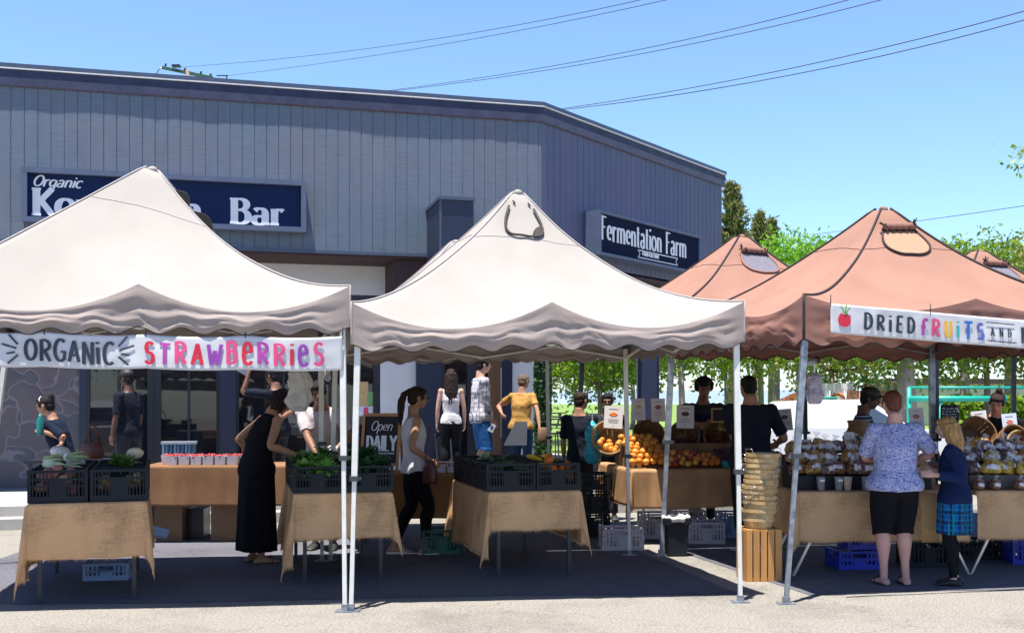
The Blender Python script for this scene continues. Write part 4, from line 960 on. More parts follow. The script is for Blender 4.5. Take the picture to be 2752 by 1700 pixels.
# ---------------------------------------------------------------- fruit display
M_bask = pm('basket_wood', (0.42, 0.26, 0.11), .7, .3, 9, .2, 60, stretch=(1, 1, .3), col2=(.56, .38, .18)); M_bask2 = pm('basket_dark', (0.22, 0.12, 0.055), .7, .3, 9, .2, 60)
def basket(label, loc, rot, r0, r1, h, mat, group, name='basket', handles=False, nst=22):
    b = thing(name, label, 'basket', loc, 0, group); b.rotation_euler = rot
    mb = MB()
    for k in range(nst):
        a0, a1 = 2 * pi * (k + .02) / nst, 2 * pi * (k + .98) / nst; vs = []
        for z, r in ((0, r1), (h / 2, (r0 + r1) / 2 + .008), (h, r0)):
            for rr in (r, r - .005): vs += [(rr * cos(a0), rr * sin(a0), z), (rr * cos(a1), rr * sin(a1), z)]
        mb.add(vs, [(0, 1, 5, 4), (4, 5, 9, 8), (3, 2, 6, 7), (7, 6, 10, 11), (8, 9, 11, 10), (0, 4, 6, 2), (4, 8, 10, 6), (1, 3, 7, 5), (5, 7, 11, 9)])
    mb.build('stave_wall', mat, b)
    mb = MB(); mb.lathe((0, 0, 0), [(0.001, .004), (r1 - .004, .004), (r1 - .004, .012), (.001, .012)], 22); mb.build('basket_bottom', mat, b)
    for z, r in ((h - .015, r0 + .002), (h * .45, (r0 + r1) / 2 + .007)):
        mb = MB(); mb.rings([[V((q * cos(2 * pi * k / 28), q * sin(2 * pi * k / 28), zz)) for k in range(28)] for q, zz in ((r, z - .014), (r + .007, z - .014), (r + .007, z + .014), (r, z + .014), (r, z - .014))], 0, True, False, False); mb.build('hoop', mat, b)
    if handles:
        for s in (-1, 1): mb = MB(); mb.tube([(s * (r0 + .01), -.05, h - .03), (s * (r0 + .03), -.04, h + .04), (s * (r0 + .03), .04, h + .04), (s * (r0 + .01), .05, h - .03)], .003, 5); mb.build('handle', M_chr, b)
    return b
M_orng = pm('orange_peel', (0.72, 0.22, 0.02), .35, .15, 8, .3, 90, col2=(.8, .34, .05), rand=.8); M_nect = pm('nectarine_skin', (0.55, 0.05, 0.025), .28, .3, 5, col2=(.75, .38, .06), rand=.8); M_plum = pm('plum_skin', (0.045, 0.012, 0.04), .35, .3, 6, col2=(.09, .03, .05), rand=.8); M_cher = pm('cherry_skin', (0.10, 0.008, 0.015), .25, .3, 8, rand=.8); M_apr = pm('apricot_skin', (0.75, 0.20, 0.03), .4, .2, 6, col2=(.78, .3, .06), rand=.8)
def heap(T, u0, u1, v0, v1, zb, zt, n, mat, key, cat, label, group, s=1.0, seed=3):
    rnd = random.Random(seed); sp = .068 * s; pts = []
    nu = max(1, int((u1 - u0) / sp)); nv = max(1, int((v1 - v0) / sp)); c = 0
    for j in range(nv):
        for i in range(nu):
            if c >= n: return
            v = v0 + (j + .5) * (v1 - v0) / nv; u = u0 + (i + .5 + (.25 if j % 2 else -.25)) * (u1 - u0) / nu
            z = zb + (zt - zb) * ((j + .5) / nv) ** .8 + rnd.uniform(-.008, .012)
            fruit('round', onT(T, u + rnd.uniform(-.008, .008), v + rnd.uniform(-.01, .01), z), s * rnd.uniform(.9, 1.1), None, label, group, cat, mat, key); c += 1
def uF(px, Y): return (PX(px, Y).x - F1[0])
# stepped display boards under the fruit
st = thing('display_step', 'brown stepped wooden display carrying the fruit on the table by the bin', 'display stand', (F1[0], F1[1], F1[4]), F1[5])
for k, (y0, hh) in enumerate(((.30, .10), (.62, .26))):
    mb = MB(); mb.box((.98, y0 + .16, hh / 2 + .012), (1.88, .30, hh)); mb.build('step_board', M_bask2, st)
heap(F1, .0, .42, .04, .62, .04, .36, 60, M_orng, 'orang', 'orange', 'orange in the sunlit heap at the left end of the fruit table', 'sunlit oranges', 1.15, 3)
heap(F1, .44, .82, .04, .42, .03, .19, 40, M_nect, 'nect', 'nectarine', 'red and yellow nectarine in the heap between the two poles', 'nectarines', 1.0, 4)
heap(F1, .86, 1.08, .04, .36, .03, .14, 22, M_apr, 'apri', 'apricot', 'orange apricot in the small heap right of the grey pole', 'apricots', .9, 5)
heap(F1, 1.10, 1.42, .12, .42, .10, .20, 30, M_plum, 'plum', 'plum', 'dark plum heaped above the turquoise punnets', 'plums', .75, 6)
heap(F1, 1.46, 1.86, .12, .42, .10, .20, 34, M_cher, 'cher', 'cherry', 'dark red cherry heaped before the man with his back turned', 'cherries', .7, 7)
M_teal = pm('teal_punnet', (0.01, 0.30, 0.30), .5, .1, 20)
for i, u in enumerate((1.14, 1.27, 1.40, 1.53, 1.66, 1.79)):
    c = thing('fruit_punnet', 'turquoise pulp punnet in the row at the front of the plums', 'punnet', onT(F1, u, .07), F1[5], 'turquoise punnets'); mb = MB()
    mb.rings([[V((k * (.055 + .003 * (j % 2)) * cos(2 * pi * j / 20 + .3) * 1.1, k * (.055 + .003 * (j % 2)) * sin(2 * pi * j / 20 + .3), z)) for j in range(20)] for k, z in ((.8, 0), (1, .075), (.95, .074), (.76, .008))]); mb.build('punnet_shell', M_teal, c)
    mb = MB()
    for k in range(10): mb.ell((random.uniform(-.035, .035), random.uniform(-.035, .035), .07 + random.uniform(0, .015)), .017, 8, 6)
    mb.build('punnet_fruit', M_plum, c)
bx = [(1640, 1178, .21, M_bask, M_orng, 'orang', 'orange', 'tilted bushel basket of oranges, sunlit, behind the orange heap'), (1745, 1172, .19, M_bask2, M_apr, 'apri', 'apricot', 'tilted bushel basket behind the nectarines'),
      (1842, 1172, .18, M_bask2, M_plum, 'plum', 'plum', 'tilted bushel basket with dark plums behind a white price card'), (1933, 1172, .175, M_bask2, M_cher, 'cher', 'cherry', 'tilted bushel basket of red cherries under the small framed board')]
for px, py, r, m, fm, key, cat, lab in bx:
    Y = 13.15 + (px - 1640) * .0007; p = P(px, py, Y)
    basket(lab, p + V((0, .16, -.05)), (radians(68), 0, radians(-4)), r, r * .78, .20, m, 'tilted fruit baskets')
    for k in range(14):
        a, q = random.uniform(0, 2 * pi), random.uniform(0, 1) ** .5 * r * .75
        xx = q * cos(a); zz = q * sin(a) * .9 - .02
        if zz > (.02 if cat != 'cherry' else .12): zz = -zz * .8
        fruit('round', p + V((xx, .06 + zz * .5 + .03, zz - .02)), (1.0 if cat in ('orange', 'apricot') else .75), None, '%s lying in the %s' % (cat, lab.split(',')[0].replace('with dark plums ', '').replace('of red cherries ', '').replace('of oranges', 'by the oranges')), cat + ' in a tilted basket', cat, fm, key)

# ---------------------------------------------------------------- printed cards
M_card = pm('card_white', (0.70, 0.66, 0.66), .55, .03, 30); M_txt = pm('card_ink', (0.16, 0.13, 0.16), .6, 0)
def card(label, px0, px1, py0, py1, Y, tilt=0.0, pic=(0.75, .2, .03), lines=3, group='printed fruit cards', mat=None, stem=True, name='price_card', clip=False):
    a, b = P(px0, py0, Y), P(px1, py1, Y); w, h = b.x - a.x, a.z - b.z; c = thing(name, label, 'card', ((a.x + b.x) / 2, Y, b.z), 0, group); c.rotation_euler = (radians(-6), tilt, 0)
    mb = MB(); mb.box((0, 0, h / 2), (w, .003, h)); mb.build('card_sheet', mat or M_card, c)
    mb = MB(); rnd = random.Random(int(px0))
    for k in range(6):
        a_ = 2 * pi * k / 6; mb.ell((w * .14 * cos(a_), -.003, h * .62 + h * .055 * sin(a_)), (w * .10, .002, h * .05), 8, 6)
    if pic: mb.build('printed_fruit', pm('print_%d%d%d' % tuple(int(q * 99) for q in pic), pic, .6, .3, 40), c)
    mb = MB()
    mb.box((0, -.0025, h * .86), (w * .5, .002, h * .022))
    for k in range(lines): mb.box((0, -.0025, h * (.40 - .07 * k)), (w * rnd.uniform(.45, .7), .002, h * .014))
    mb.box((0, -.0025, h * .12), (w * .05, .002, h * .03)); mb.build('printed_lines', M_txt, c)
    if stem: mb = MB(); mb.bar((0, .006, h * .3), (0, .006, -.10), .008, .006); mb.build('card_stake', M_bask2, c)
    return c
card('tall white card with a printed orange standing in the sunlit oranges', 1622, 1672, 1090, 1150, 12.9, .06)
card('white card with a printed yellow fruit right of the silver pole', 1700, 1735, 1070, 1128, 13.2, -.03, (.6, .5, .15))
card('white card with a printed brown fruit half hidden by the grey pole', 1751, 1789, 1070, 1132, 13.2, -.02, (.35, .1, .06))
card('white card with a printed plum in front of the curly-haired vendor', 1818, 1865, 1088, 1150, 12.95, .02, (.10, .03, .06))
card('white card with a printed dark fruit left of the leaning grey pole', 2092, 2132, 1098, 1156, 12.6, -.08, (.10, .05, .12))
card('white card with a printed fruit behind the customer in the blue shirt', 2446, 2486, 1095, 1156, 11.9, -.06, (.5, .15, .08))
card('white card with a printed red fruit in front of the vendor with a bun', 2616, 2658, 1103, 1162, 11.9, -.10, (.65, .10, .05))
card('white card with a printed red fruit at the far right', 2698, 2738, 1110, 1170, 11.9, -.08, (.6, .15, .12), mat=pm('card_blue', (.6, .68, .78), .55, .03, 30))
fb = thing('framed_chalkboard', 'small wooden framed chalkboard over the basket of cherries', 'chalkboard', P(1935, 1133, 12.98), 0); w, h = .19, .155
mb = MB()
for x in (-w / 2, w / 2): mb.box((x, 0, h / 2), (.018, .014, h + .018))
for z in (0, h): mb.box((0, .001, z), (w - .018, .012, .018))
mb.build('frame', M_bask, fb); mb = MB(); mb.box((0, .003, h / 2), (w - .018, .004, h - .018)); mb.build('slate', pm('slate', (.02, .02, .025), .8, .2, 20), fb)
mb = MB(); mb.bar((0, .01, 0), (0, .01, -.14), .012); mb.build('stake', M_bask2, fb)
bb = thing('chalkboard', 'dark chalkboard with white handwriting behind the fair-haired girl', 'chalkboard', P(2552, 1148, 12.0), 0); mb = MB(); mb.box((0, 0, .12), (.20, .01, .26)); mb.build('slate', MATS['slate'], bb)
mb = MB(); rnd = random.Random(3)
for k in range(7):
    x = -.085
    while x < .07: l = rnd.uniform(.012, .04); ribbon(mb, [(x, .02 + .03 * k), (x + l * .5, .03 + .03 * k + rnd.uniform(-.004, .006)), (x + l, .02 + .03 * k)], lambda a, b: .005, 0); x += l + .012
mb.xf(lambda p: V((p.x, -.006 - p.z, p.y))); mb.build('chalk_writing', M_signw, bb); mb = MB(); mb.bar((0, .01, 0), (0, .01, -.3), .02); mb.build('stake', M_bask2, bb)

# ---------------------------------------------------------------- dried fruit and nuts
M_nut = pm('nut_mix', (0.13, 0.04, 0.025), .4, .6, 60, .8, 60, col2=(.34, .17, .09), contrast=(.4, .6)); M_nut2 = pm('nut_mix_orange', (0.35, 0.14, 0.03), .35, .5, 55, .8, 60, col2=(.55, .33, .12), contrast=(.4, .6)); M_nut3 = pm('dried_mix_yellow', (.42, .22, .02), .4, .4, 45, .8, 60, col2=(.62, .45, .08), contrast=(.4, .6)); M_nut4 = pm('dried_mix_dark', (.07, .03, .05), .35, .5, 55, .8, 60, col2=(.28, .18, .17), contrast=(.4, .6))
M_lab = pm('label_white', (.72, .72, .78), .5, .1, 60); M_film = pm('clear_film', (.8, .8, .85), .08, 0, alpha=.28, spec=1)
def bagproto(mat, label, loc, group):
    b = thing('snack_bag', label, 'bag', loc, 0, group); mb = MB()
    mb.ell((0, 0, .050), (.060, .040, .058), 18, 12, fn=lambda p: V((p.x * (1 + .35 * max(0, -p.z / .058) * .6), p.y * (1 + .3 * max(0, -p.z / .058)), max(p.z, -.046))) * (1 + .22 * noise.noise(p * 30 + V((len(label), 0, 0))))); mb.build('bag_contents', mat, b)
    mb = MB(); mb.tube([(0, 0, .092), (.002, 0, .112), (.006, 0, .122), (.016, .002, .142)], [.036, .014, .008, .030], 9, 0, False); mb.build('bag_neck', M_film, b)
    mb = MB(); mb.grid(lambda u, v: ((u - .5) * .062, -.052 - .006 * sin(u * 6) + .01 * v, .035 + .034 * v + .004 * sin(u * 5)), 6, 3); o = mb.build('label', M_lab, b); solidify(o, .002); return b
kinds = [(M_nut, 'brown nut mix'), (M_nut2, 'orange dried apricot mix'), (M_nut3, 'yellow dried mango'), (M_nut4, 'dark dried plum mix')]
protos = [bagproto(m, 'clear bag of %s near the grey pole' % n, onT(N1, .12 + .12 * i, .1, .16), n + ' bags') for i, (m, n) in enumerate(kinds)]
rk = thing('display_riser', 'black stepped riser holding bags on the dried fruit table by the grey pole', 'display stand', onT(N1, .02, .12, 0), N1[5])
for k in range(3): mb = MB(); mb.box((.66, .10 + .16 * k, .065 + .045 * k), (1.30, .15, .13 + .09 * k)); mb.build('step_board', M_black, rk)
rk2 = thing('display_riser', 'grey stepped riser holding bags on the dried fruit table at the right edge', 'display stand', onT(N2, .02, .12, 0), N2[5]); m_g = pm('riser_grey', (.075, .062, .062), .6, .1, 8)
for k in range(3): mb = MB(); mb.box((.76, .10 + .16 * k, .065 + .045 * k), (1.56, .15, .13 + .09 * k)); mb.build('step_board', m_g, rk2)
cnt = 0
for T, n, x0, pick in ((N1, 13, .07, (0, 1, 0, 3)), (N2, 15, .07, (2, 3, 2, 0, 3))):
    for k in range(3):
        for i in range(n):
            ki = random.choice((0, 0, 1, 3, 0) if i > 3 else (1, 1, 0)) if T is N1 else random.choice((2, 2, 1, 3) if i < 7 and k < 2 else (3, 0, 3, 1))
            loc = onT(T, x0 + .098 * i + random.uniform(-.03, .03), .20 + .16 * k + random.uniform(-.04, .03), .135 + .09 * k)
            lab = 'clear tied bag of %s with white label on the %s riser' % (kinds[ki][1], 'black' if T is N1 else 'grey')
            if cnt < 4: b = protos[cnt]; b.location = loc; b['label'] = lab; b['group'] = kinds[ki][1] + ' bags'
            else: b = dup(protos[ki], loc, random.uniform(-1.0, 1.0), lab)
            if cnt < 4: ki = cnt; b['label'] = 'clear tied bag of %s with white label on the black riser' % kinds[ki][1]
            b['group'] = '%s bags on the %s riser' % (kinds[ki][1], 'black' if T is N1 else 'grey'); b.scale = (random.uniform(1.15, 1.6), random.uniform(1.1, 1.5), random.uniform(1.05, 1.55)); b.rotation_euler = (random.uniform(-.35, .15), random.uniform(-.35, .35), random.uniform(-.7, .7)); cnt += 1
for i, px in enumerate((2632, 2677, 2745)):
    b = dup(protos[0], onT(N2, PX(px, 10.3).x - N2[0], .045, 0), 0, 'small tied bag of pink nuts standing on the cloth before the grey riser', 'small bags before the grey riser'); b.scale = (.95,) * 3
b = dup(protos[2], onT(N1, PX(2478, 10.2).x - N1[0], .05, .12), 0, 'single yellow bag between the blue-shirted customer and the girl'); b['group'] = 'single bag'
M_cup = pm('silver_cup', (.30, .33, .40), .35, .15, 9, metal=.3)
for i, px in enumerate((2208, 2257, 2281, 2332)):
    c = thing('metal_cup', ['silver cup with a white label, first from the grey pole', 'silver cup with a wide white label, second from the grey pole', 'clear cup of pale scoops, third from the grey pole', 'silver cup half hidden by the customer in blue'][i], 'cup', onT(N1, PX(px, 10.2).x - N1[0], .05), N1[5], 'cups on the dried fruit table')
    mb = MB(); mb.lathe((0, 0, 0), [(.001, .001), (.032, 0), (.042, .125), (.045, .128), (.040, .12), (.030, .01), (.001, .009)], 20); mb.build('cup_body', M_cup if i != 2 else pm('pale_cup', (.45, .38, .36), .4, .3, 30), c)
    if i != 2: mb = MB(); mb.box((0, -.041, .095), (.045, .004, .02)); mb.build('label', M_lab, c)
for lab, a, b_, c_, d_, Y, tl, pic in (('white card with a brown bird-like print behind the nut bags', 2145, 2182, 1180, 1222, 10.75, 0, (.3, .15, .05)), ('black and white photo card behind the nut bags', 2184, 2214, 1186, 1212, 10.77, 0, None), ('pale wide card behind the nut bags', 2216, 2262, 1185, 1212, 10.77, .02, (.3, .3, .4)),
        ('small pale green card raised above the nut bags', 2268, 2295, 1160, 1192, 10.8, .03, (.2, .4, .3)), ('white card with a printed nut left of the customer in blue', 2297, 2326, 1182, 1215, 10.75, 0, (.35, .2, .1)), ('white card with a printed red fruit right of the customer in blue', 2484, 2520, 1186, 1218, 10.75, 0, (.6, .15, .05)), ('white tilted card with three dark prints right of the girl', 2625, 2680, 1193, 1225, 10.9, .06, (.08, .06, .1))):
    card(lab, a, b_, c_, d_, Y, tl, pic, 1, 'small cards behind the bags', MATS.get('slate') if pic is None else None)
# tilted baskets on the right stall
for px, py, r, lab in ((2625, 1170, .19, 'tilted basket of peppers behind the white card with a red fruit'), (2742, 1200, .16, 'tilted basket of peaches at the right edge'), (2722, 1180, .14, 'tilted basket below the far right card')):
    basket(lab, P(px, py, 11.6) + V((0, .16, -.05)), (radians(66), 0, radians(6)), r, r * .78, .2, M_bask if px > 2730 else M_bask2, 'tilted baskets on the right stall')
for k in range(16): fruit('pepper', P(2612 + (k % 8) * 7, 1186 - 4 * (k // 8) + random.uniform(-2, 2), 11.7 + .06 * (k // 8)), .7, None, 'small pepper heaped in the tilted basket right of the girl', 'small peppers', 'pepper', (M_or, M_ye, M_grn2)[k % 3], 'sp%d' % (k % 3))
ft = thing('folding_table', 'back table carrying the tilted baskets of the right stall', 'table', (4.3, 11.5, 0), .05, 'market tables'); mb = MB(); mb.box((.9, .4, .93), (1.8, .8, .04)); mb.build('tabletop', M_bask2, ft)
for i in (0, 1):
    for j in (0, 1): mb = MB(); mb.bar((.1 + 1.6 * i, .08 + .64 * j, .91), (.1 + 1.6 * i, .08 + .64 * j, 0), .03); mb.build('leg', M_leg, ft)
bk = basket('upright bushel basket held by the vendor in the striped shirt', P(2307, 1172, 11.5), (0, 0, 0), .105, .09, .17, M_bask2, 'bushel baskets')
# ---------------------------------------------------------------- stack of baskets on the wooden crate
wc = thing('wooden_crate', 'upright slatted orange wooden crate under the stack of bushel baskets', 'crate', (PX(2043, 10.0).x, 10.05, 0), .06)
M_cr = pm('crate_pine', (.50, .24, .07), .6, .25, 5, .2, 50, stretch=(1, 1, .15)); W, D, H = .335, .30, .46
for k in range(5): mb = MB(); mb.box((-W / 2 + .033 + k * .067, -D / 2 - .006, H / 2 + .005), (.054, .012, H + .01)); mb.build('slat', M_cr, wc)
for k in range(4):
    for s in (-1, 1): mb = MB(); mb.box((s * (W / 2 + .0), -D / 2 + .04 + k * .073, H / 2), (.012, .058, H)); mb.build('slat', M_cr, wc)
for z in (.02, H - .0): mb = MB(); mb.box((0, 0, z), (W - .016, D - .004, .022)); mb.build('end_board', M_cr, wc)
M_bk = pm('bushel_wood', (.50, .30, .11), .7, .3, 9, .2, 60, col2=(.66, .48, .25)); z = H + .015
bs = None
for k in range(11):
    lab = 'bottom pale bushel basket of the stack on the wooden crate' if k == 0 else 'top bushel basket of the stack' if k == 10 else 'nested bushel basket, %s from the bottom of the stack on the wooden crate' % ORD[k]
    loc = (wc.location.x - .01 + .008 * sin(k * 1.3) + .004 * k, 10.03 + .006 * cos(k * 2), z)
    if k == 0: bs = basket(lab, loc, (0, 0, 0), .150, .118, .175, M_bk, 'stacked bushel baskets', 'bushel_basket', True, 24)
    else:
        b = dup(bs, loc, k * .37, lab); b.rotation_euler = (random.uniform(-.015, .015), random.uniform(-.015, .015), k * .37)
    z += .075 if k == 0 else .048
# ---------------------------------------------------------------- bin and crates beneath the tables
bn_ = thing('litter_bin', 'black tapered litter bin with white liner beside the brown tent leg', 'bin', (PX(1818, 11.5).x, 11.55, 0), .1)
mb = MB(); mb.rings([[V((x * k, y * k, z)) for x, y in ((-.12, -.1), (.12, -.1), (.13, -.08), (.13, .08), (.12, .1), (-.12, .1), (-.13, .08), (-.13, -.08))] for k, z in ((.80, 0), (.95, .33), (1.12, .34), (1.12, .40), (1.05, .41), (.92, .3), (.78, .02))], smooth=False); mb.build('bin_body', M_black, bn_)
mb = MB(); mb.rings([[V((x * k, y * k, z + .012 * sin(i * 2.2))) for i, (x, y) in enumerate([(.13 * cos(a), .11 * sin(a)) for a in [2 * pi * j / 24 for j in range(24)]])] for k, z in ((1.16, .37), (1.17, .42), (1.0, .425), (.85, .33))]); mb.build('bin_liner', M_wht, bn_)
M_wc = pm('white_plastic', (.55, .50, .56), .5, .1, 9); M_blc = pm('blue_plastic', (.01, .035, .50), .4, .15, 9); M_lbc = pm('pale_blue_plastic', (.22, .32, .55), .5, .1, 9); M_gnc = pm('green_plastic', (.01, .10, .07), .5, .1, 9)
def uc(label, px, Y, w, d, h, mat, rz=.1, z=0.0, grp='crates stored under the tables', name='storage_crate'): return crate(label, PX(px, Y, z), rz, w, d, h, mat, grp, name, 9, True)
uc('white slotted crate on the ground under the sunlit cloth corner', 1625, 11.9, .44, .34, .24, M_wc, .12)
uc('white crate stacked behind the litter bin', 1725, 12.9, .44, .34, .3, M_wc, .05); uc('pale crate standing behind the litter bin under the fruit table', 1800, 12.9, .44, .34, .34, M_wc, .05)
uc('pale lavender crate right of the litter bin', 1850, 12.45, .42, .34, .25, M_wc, .0); uc('grey crate near the wooden slatted crate', 1935, 13.0, .42, .34, .3, M_lbc, .0)
uc('pale blue plastic basket under the left table', 222, 9.9, .40, .30, .16, M_lbc, .15, .0)
uc('bright blue crate on the ground under the right table, behind the customer', 2255, 10.55, .42, .34, .18, M_blc, .12); uc('bright blue crate stacked on top under the right table', 2278, 10.62, .36, .30, .16, M_blc, .05, .19)
uc('bright blue crate at the right edge under the table', 2722, 10.9, .44, .34, .28, M_blc, -.1); uc('black crate right of the blue crates under the table', 2445, 10.7, .42, .34, .26, M_black, .05); uc('black crate behind the girl under the table', 2565, 11.2, .5, .34, .2, M_black, .0)
uc('dark crate in a stack at the left end of the fruit table, bottom', 1560, 13.0, .36, .34, .28, M_black, .1); uc('dark crate in a stack at the left end of the fruit table, middle', 1560, 13.0, .36, .34, .28, M_black, .1, .285); uc('dark crate in a stack at the left end of the fruit table, top', 1562, 13.0, .36, .34, .20, M_black, .12, .57)
uc('green storage bin behind the sandalled foot of the woman in the white tank top', 1135, 11.6, .42, .32, .26, M_gnc, .1)
M_kraft = pm('cardboard', (.22, .125, .07), .8, .12, 5)
for i, (px, Y, w, h, lab) in enumerate(((440, 12.9, .52, .40, 'brown cardboard box under the brown cloth, left one'), (610, 12.9, .30, .45, 'brown cardboard box partly hidden by the woman in black'), (520, 13.1, .32, .36, 'dark box between the two cardboard boxes'))):
    c = thing('cardboard_box', lab, 'box', PX(px, Y), .05, 'boxes under the strawberry table'); mb = MB(); mb.box((0, 0, h / 2), (w, .36, h), bev=.006); mb.build('box_body', M_kraft if i < 2 else M_dark, c); mb = MB(); mb.box((0, 0, h + .002), (.05, .361, .003)); mb.build('box_tape', pm('tape', (.4, .3, .2), .3, 0), c)
# loose pieces
c = thing('paper_sheet', 'pale blue box lid lying tilted on the ground beside the left table', 'lid', P(425, 1435, 11.2) + V((0, 0, .03)), 0); c.rotation_euler = (.75, .25, .15); mb = MB(); mb.box((0, 0, 0), (.21, .11, .008)); mb.box((0, -.052, -.015), (.21, .006, .03)); mb.build('lid_panel', pm('pale_blue', (.42, .5, .62), .5, .05, 9), c)
pb = thing('kraft_paper', 'sunlit brown paper flap hanging from the table between customer and girl', 'paper', P(2492, 1322, 9.99), .03); mb = MB()
prof = [(0, .0), (-.015, -.005), (-.02, -.12), (-.022, -.13), (-.012, -.2), (-.016, -.33), (-.02, -.45)]
mb.rings([[V((-.085 + .17 * j / 6 + (.012 if k > 3 else 0), y - .03, z)) for j in range(7)] for k, (y, z) in enumerate(prof)], 0, False, False)
solidify(mb.build('paper_sheet', pm('kraft_paper', (.58, .36, .16), .6, .1, 12), pb), .002)

# ---------------------------------------------------------------- chalkboard sign and other furniture
ab = thing('sandwich_board', 'wooden-framed chalkboard sandwich sign reading Open DAILY behind the left pole pair', 'sign board', PX(1015, 13.4), radians(-8)); ab.rotation_euler = (radians(-9), 0, radians(-8))
w, h = .46, .62; zb = P(1000, 1240, 13.4).z - .03
fr = MB()
for s in (-1, 1): fr.bar((s * w / 2 - s * .0 - .04, 0, 0.02), (s * w / 2 + .0, 0, zb + h), .035, .03)
fr.box((0, .002, zb + h - .0), (w - .03, .028, .04)); fr.box((-.015, .002, zb), (w - .03, .028, .035)); fr.build('frame', pm('frame_wood', (.45, .22, .09), .5, .2, 9, stretch=(1, 1, .2)), ab)
mb = MB(); mb.box((-.01, .006, zb + h / 2), (w - .03, .008, h - .03)); mb.build('slate', MATS['slate'], ab)
def chalk(text, x, z, hh, ws, th, tn, serif=0, sh=0, gap=0):
    tot = MB()
    for ch in text:
        m, wd_ = letter(ch, x, z, hh, ws, th, tn, serif, sh); o = len(tot.v); tot.v += m.v; tot.f += [tuple(i + o for i in f) for f in m.f]; tot.m += m.m; tot.sm += m.sm; x += wd_ + gap
    tot.xf(lambda p: V((p.x, .0005 - p.z, p.y))).build('chalk_lettering', M_signw, ab)
chalk('Open', -.15, zb + .42, .125, 1.0, .012, .007, 0, .3, -.004); chalk('DAILY', -.19, zb + .17, .19, .72, .034, .012, .014, 0, .008)
mb = MB(); ribbon(mb, [(-.18, zb + .145), (.17, zb + .145)], lambda a, b: .006, 0); ribbon(mb, [(-.18, zb + .13), (.17, zb + .13)], lambda a, b: .005, 0)
rnd = random.Random(9); x = -.15
while x < .13: l = rnd.uniform(.012, .03); ribbon(mb, [(x, zb + .07), (x + l / 2, zb + .10), (x + l, zb + .07)], lambda a, b: .006, 0); x += l + .008
mb.xf(lambda p: V((p.x, .0005 - p.z, p.y))); mb.build('chalk_lettering', M_signw, ab)
mb = MB()
for s in (-1, 1): mb.bar((s * w / 2, .02, zb + h - .05), (s * w / 2, .42, .02 + .0), .03)
mb.build('rear_leg', MATS['frame_wood'], ab)
# dark cafe table with a white sheet folded over its edge, terrace furniture
ct = thing('cafe_table', 'dark cafe table on the terrace behind the pepper crates', 'table', PX(1395, 14.2), .1); ct.location.z = .0; mb = MB(); mb.box((0, 0, .90), (.75, .6, .04)); mb.build('tabletop', M_leg, ct)
for sx in (-.32, .32):
    for sy in (-.24, .24): mb = MB(); mb.bar((sx, sy, .88), (sx, sy, 0), .035); mb.build('leg', M_leg, ct)
pp = thing('menu_sheet', 'white sheet standing slanted on the cafe table before the woman in yellow', 'sheet', P(1383, 1196, 13.9), 0); mb = MB(); hh = P(1383, 1133, 13.9).z - P(1383, 1196, 13.9).z
mb.add([(-.14, 0, 0), (.155, .02, 0), (.165, .12, hh), (.01, .12, hh), (-.14, .004, 0), (.155, .024, 0), (.165, .124, hh), (.01, .124, hh)], [(0, 1, 2, 3), (7, 6, 5, 4), (0, 4, 5, 1), (2, 6, 7, 3), (1, 5, 6, 2), (3, 7, 4, 0)]); mb.build('sheet_panel', M_signw, pp)
for i, (px, Y, lab) in enumerate(((1505, 16.5, 'black metal cafe chair on the terrace left of the dark-shirted boy'), (1545, 17.5, 'black metal cafe chair behind the dark-shirted boy'), (1225, 16.3, 'black metal cafe chair by the navy column'))):
    c = thing('cafe_chair', lab, 'chair', PX(px, Y, .27), .5 * i, 'black cafe chairs'); mb = MB(); mb.box((0, 0, .45), (.42, .42, .03)); mb.build('seat', M_leg, c)
    mb = MB()
    for k in range(4): mb.bar((-.18 + .12 * k, .20, .46), (-.18 + .12 * k, .24, .86), .018)
    mb.bar((-.2, .24, .86), (.2, .24, .86), .03); mb.build('backrest', M_leg, c)
    for sx in (-.18, .18):
        for sy in (-.18, .18): mb = MB(); mb.bar((sx, sy, .44), (sx * 1.1, sy * 1.1, 0), .024); mb.build('leg', M_leg, c)
# corrugated planter seen by the shop window
pl = thing('corrugated_planter', 'blue grey corrugated metal planter standing by the shop window', 'planter', PX(482, 15.0, .27), AL); mb = MB(); n = 30
mb.rings([[V((-.22 + .44 * k / n, -.18 + .012 * cos(k * pi * .6), z)) for k in range(n + 1)] + [V((.22, .18, z)), V((-.22, .18, z))] for z in (0, .78)], smooth=False); mb.build('planter_body', pm('corrugated', (.12, .20, .32), .3, .1, 9, metal=.6), pl)
mb = MB(); mb.box((0, 0, .79), (.47, .38, .03)); mb.build('planter_rim', M_cup, pl)
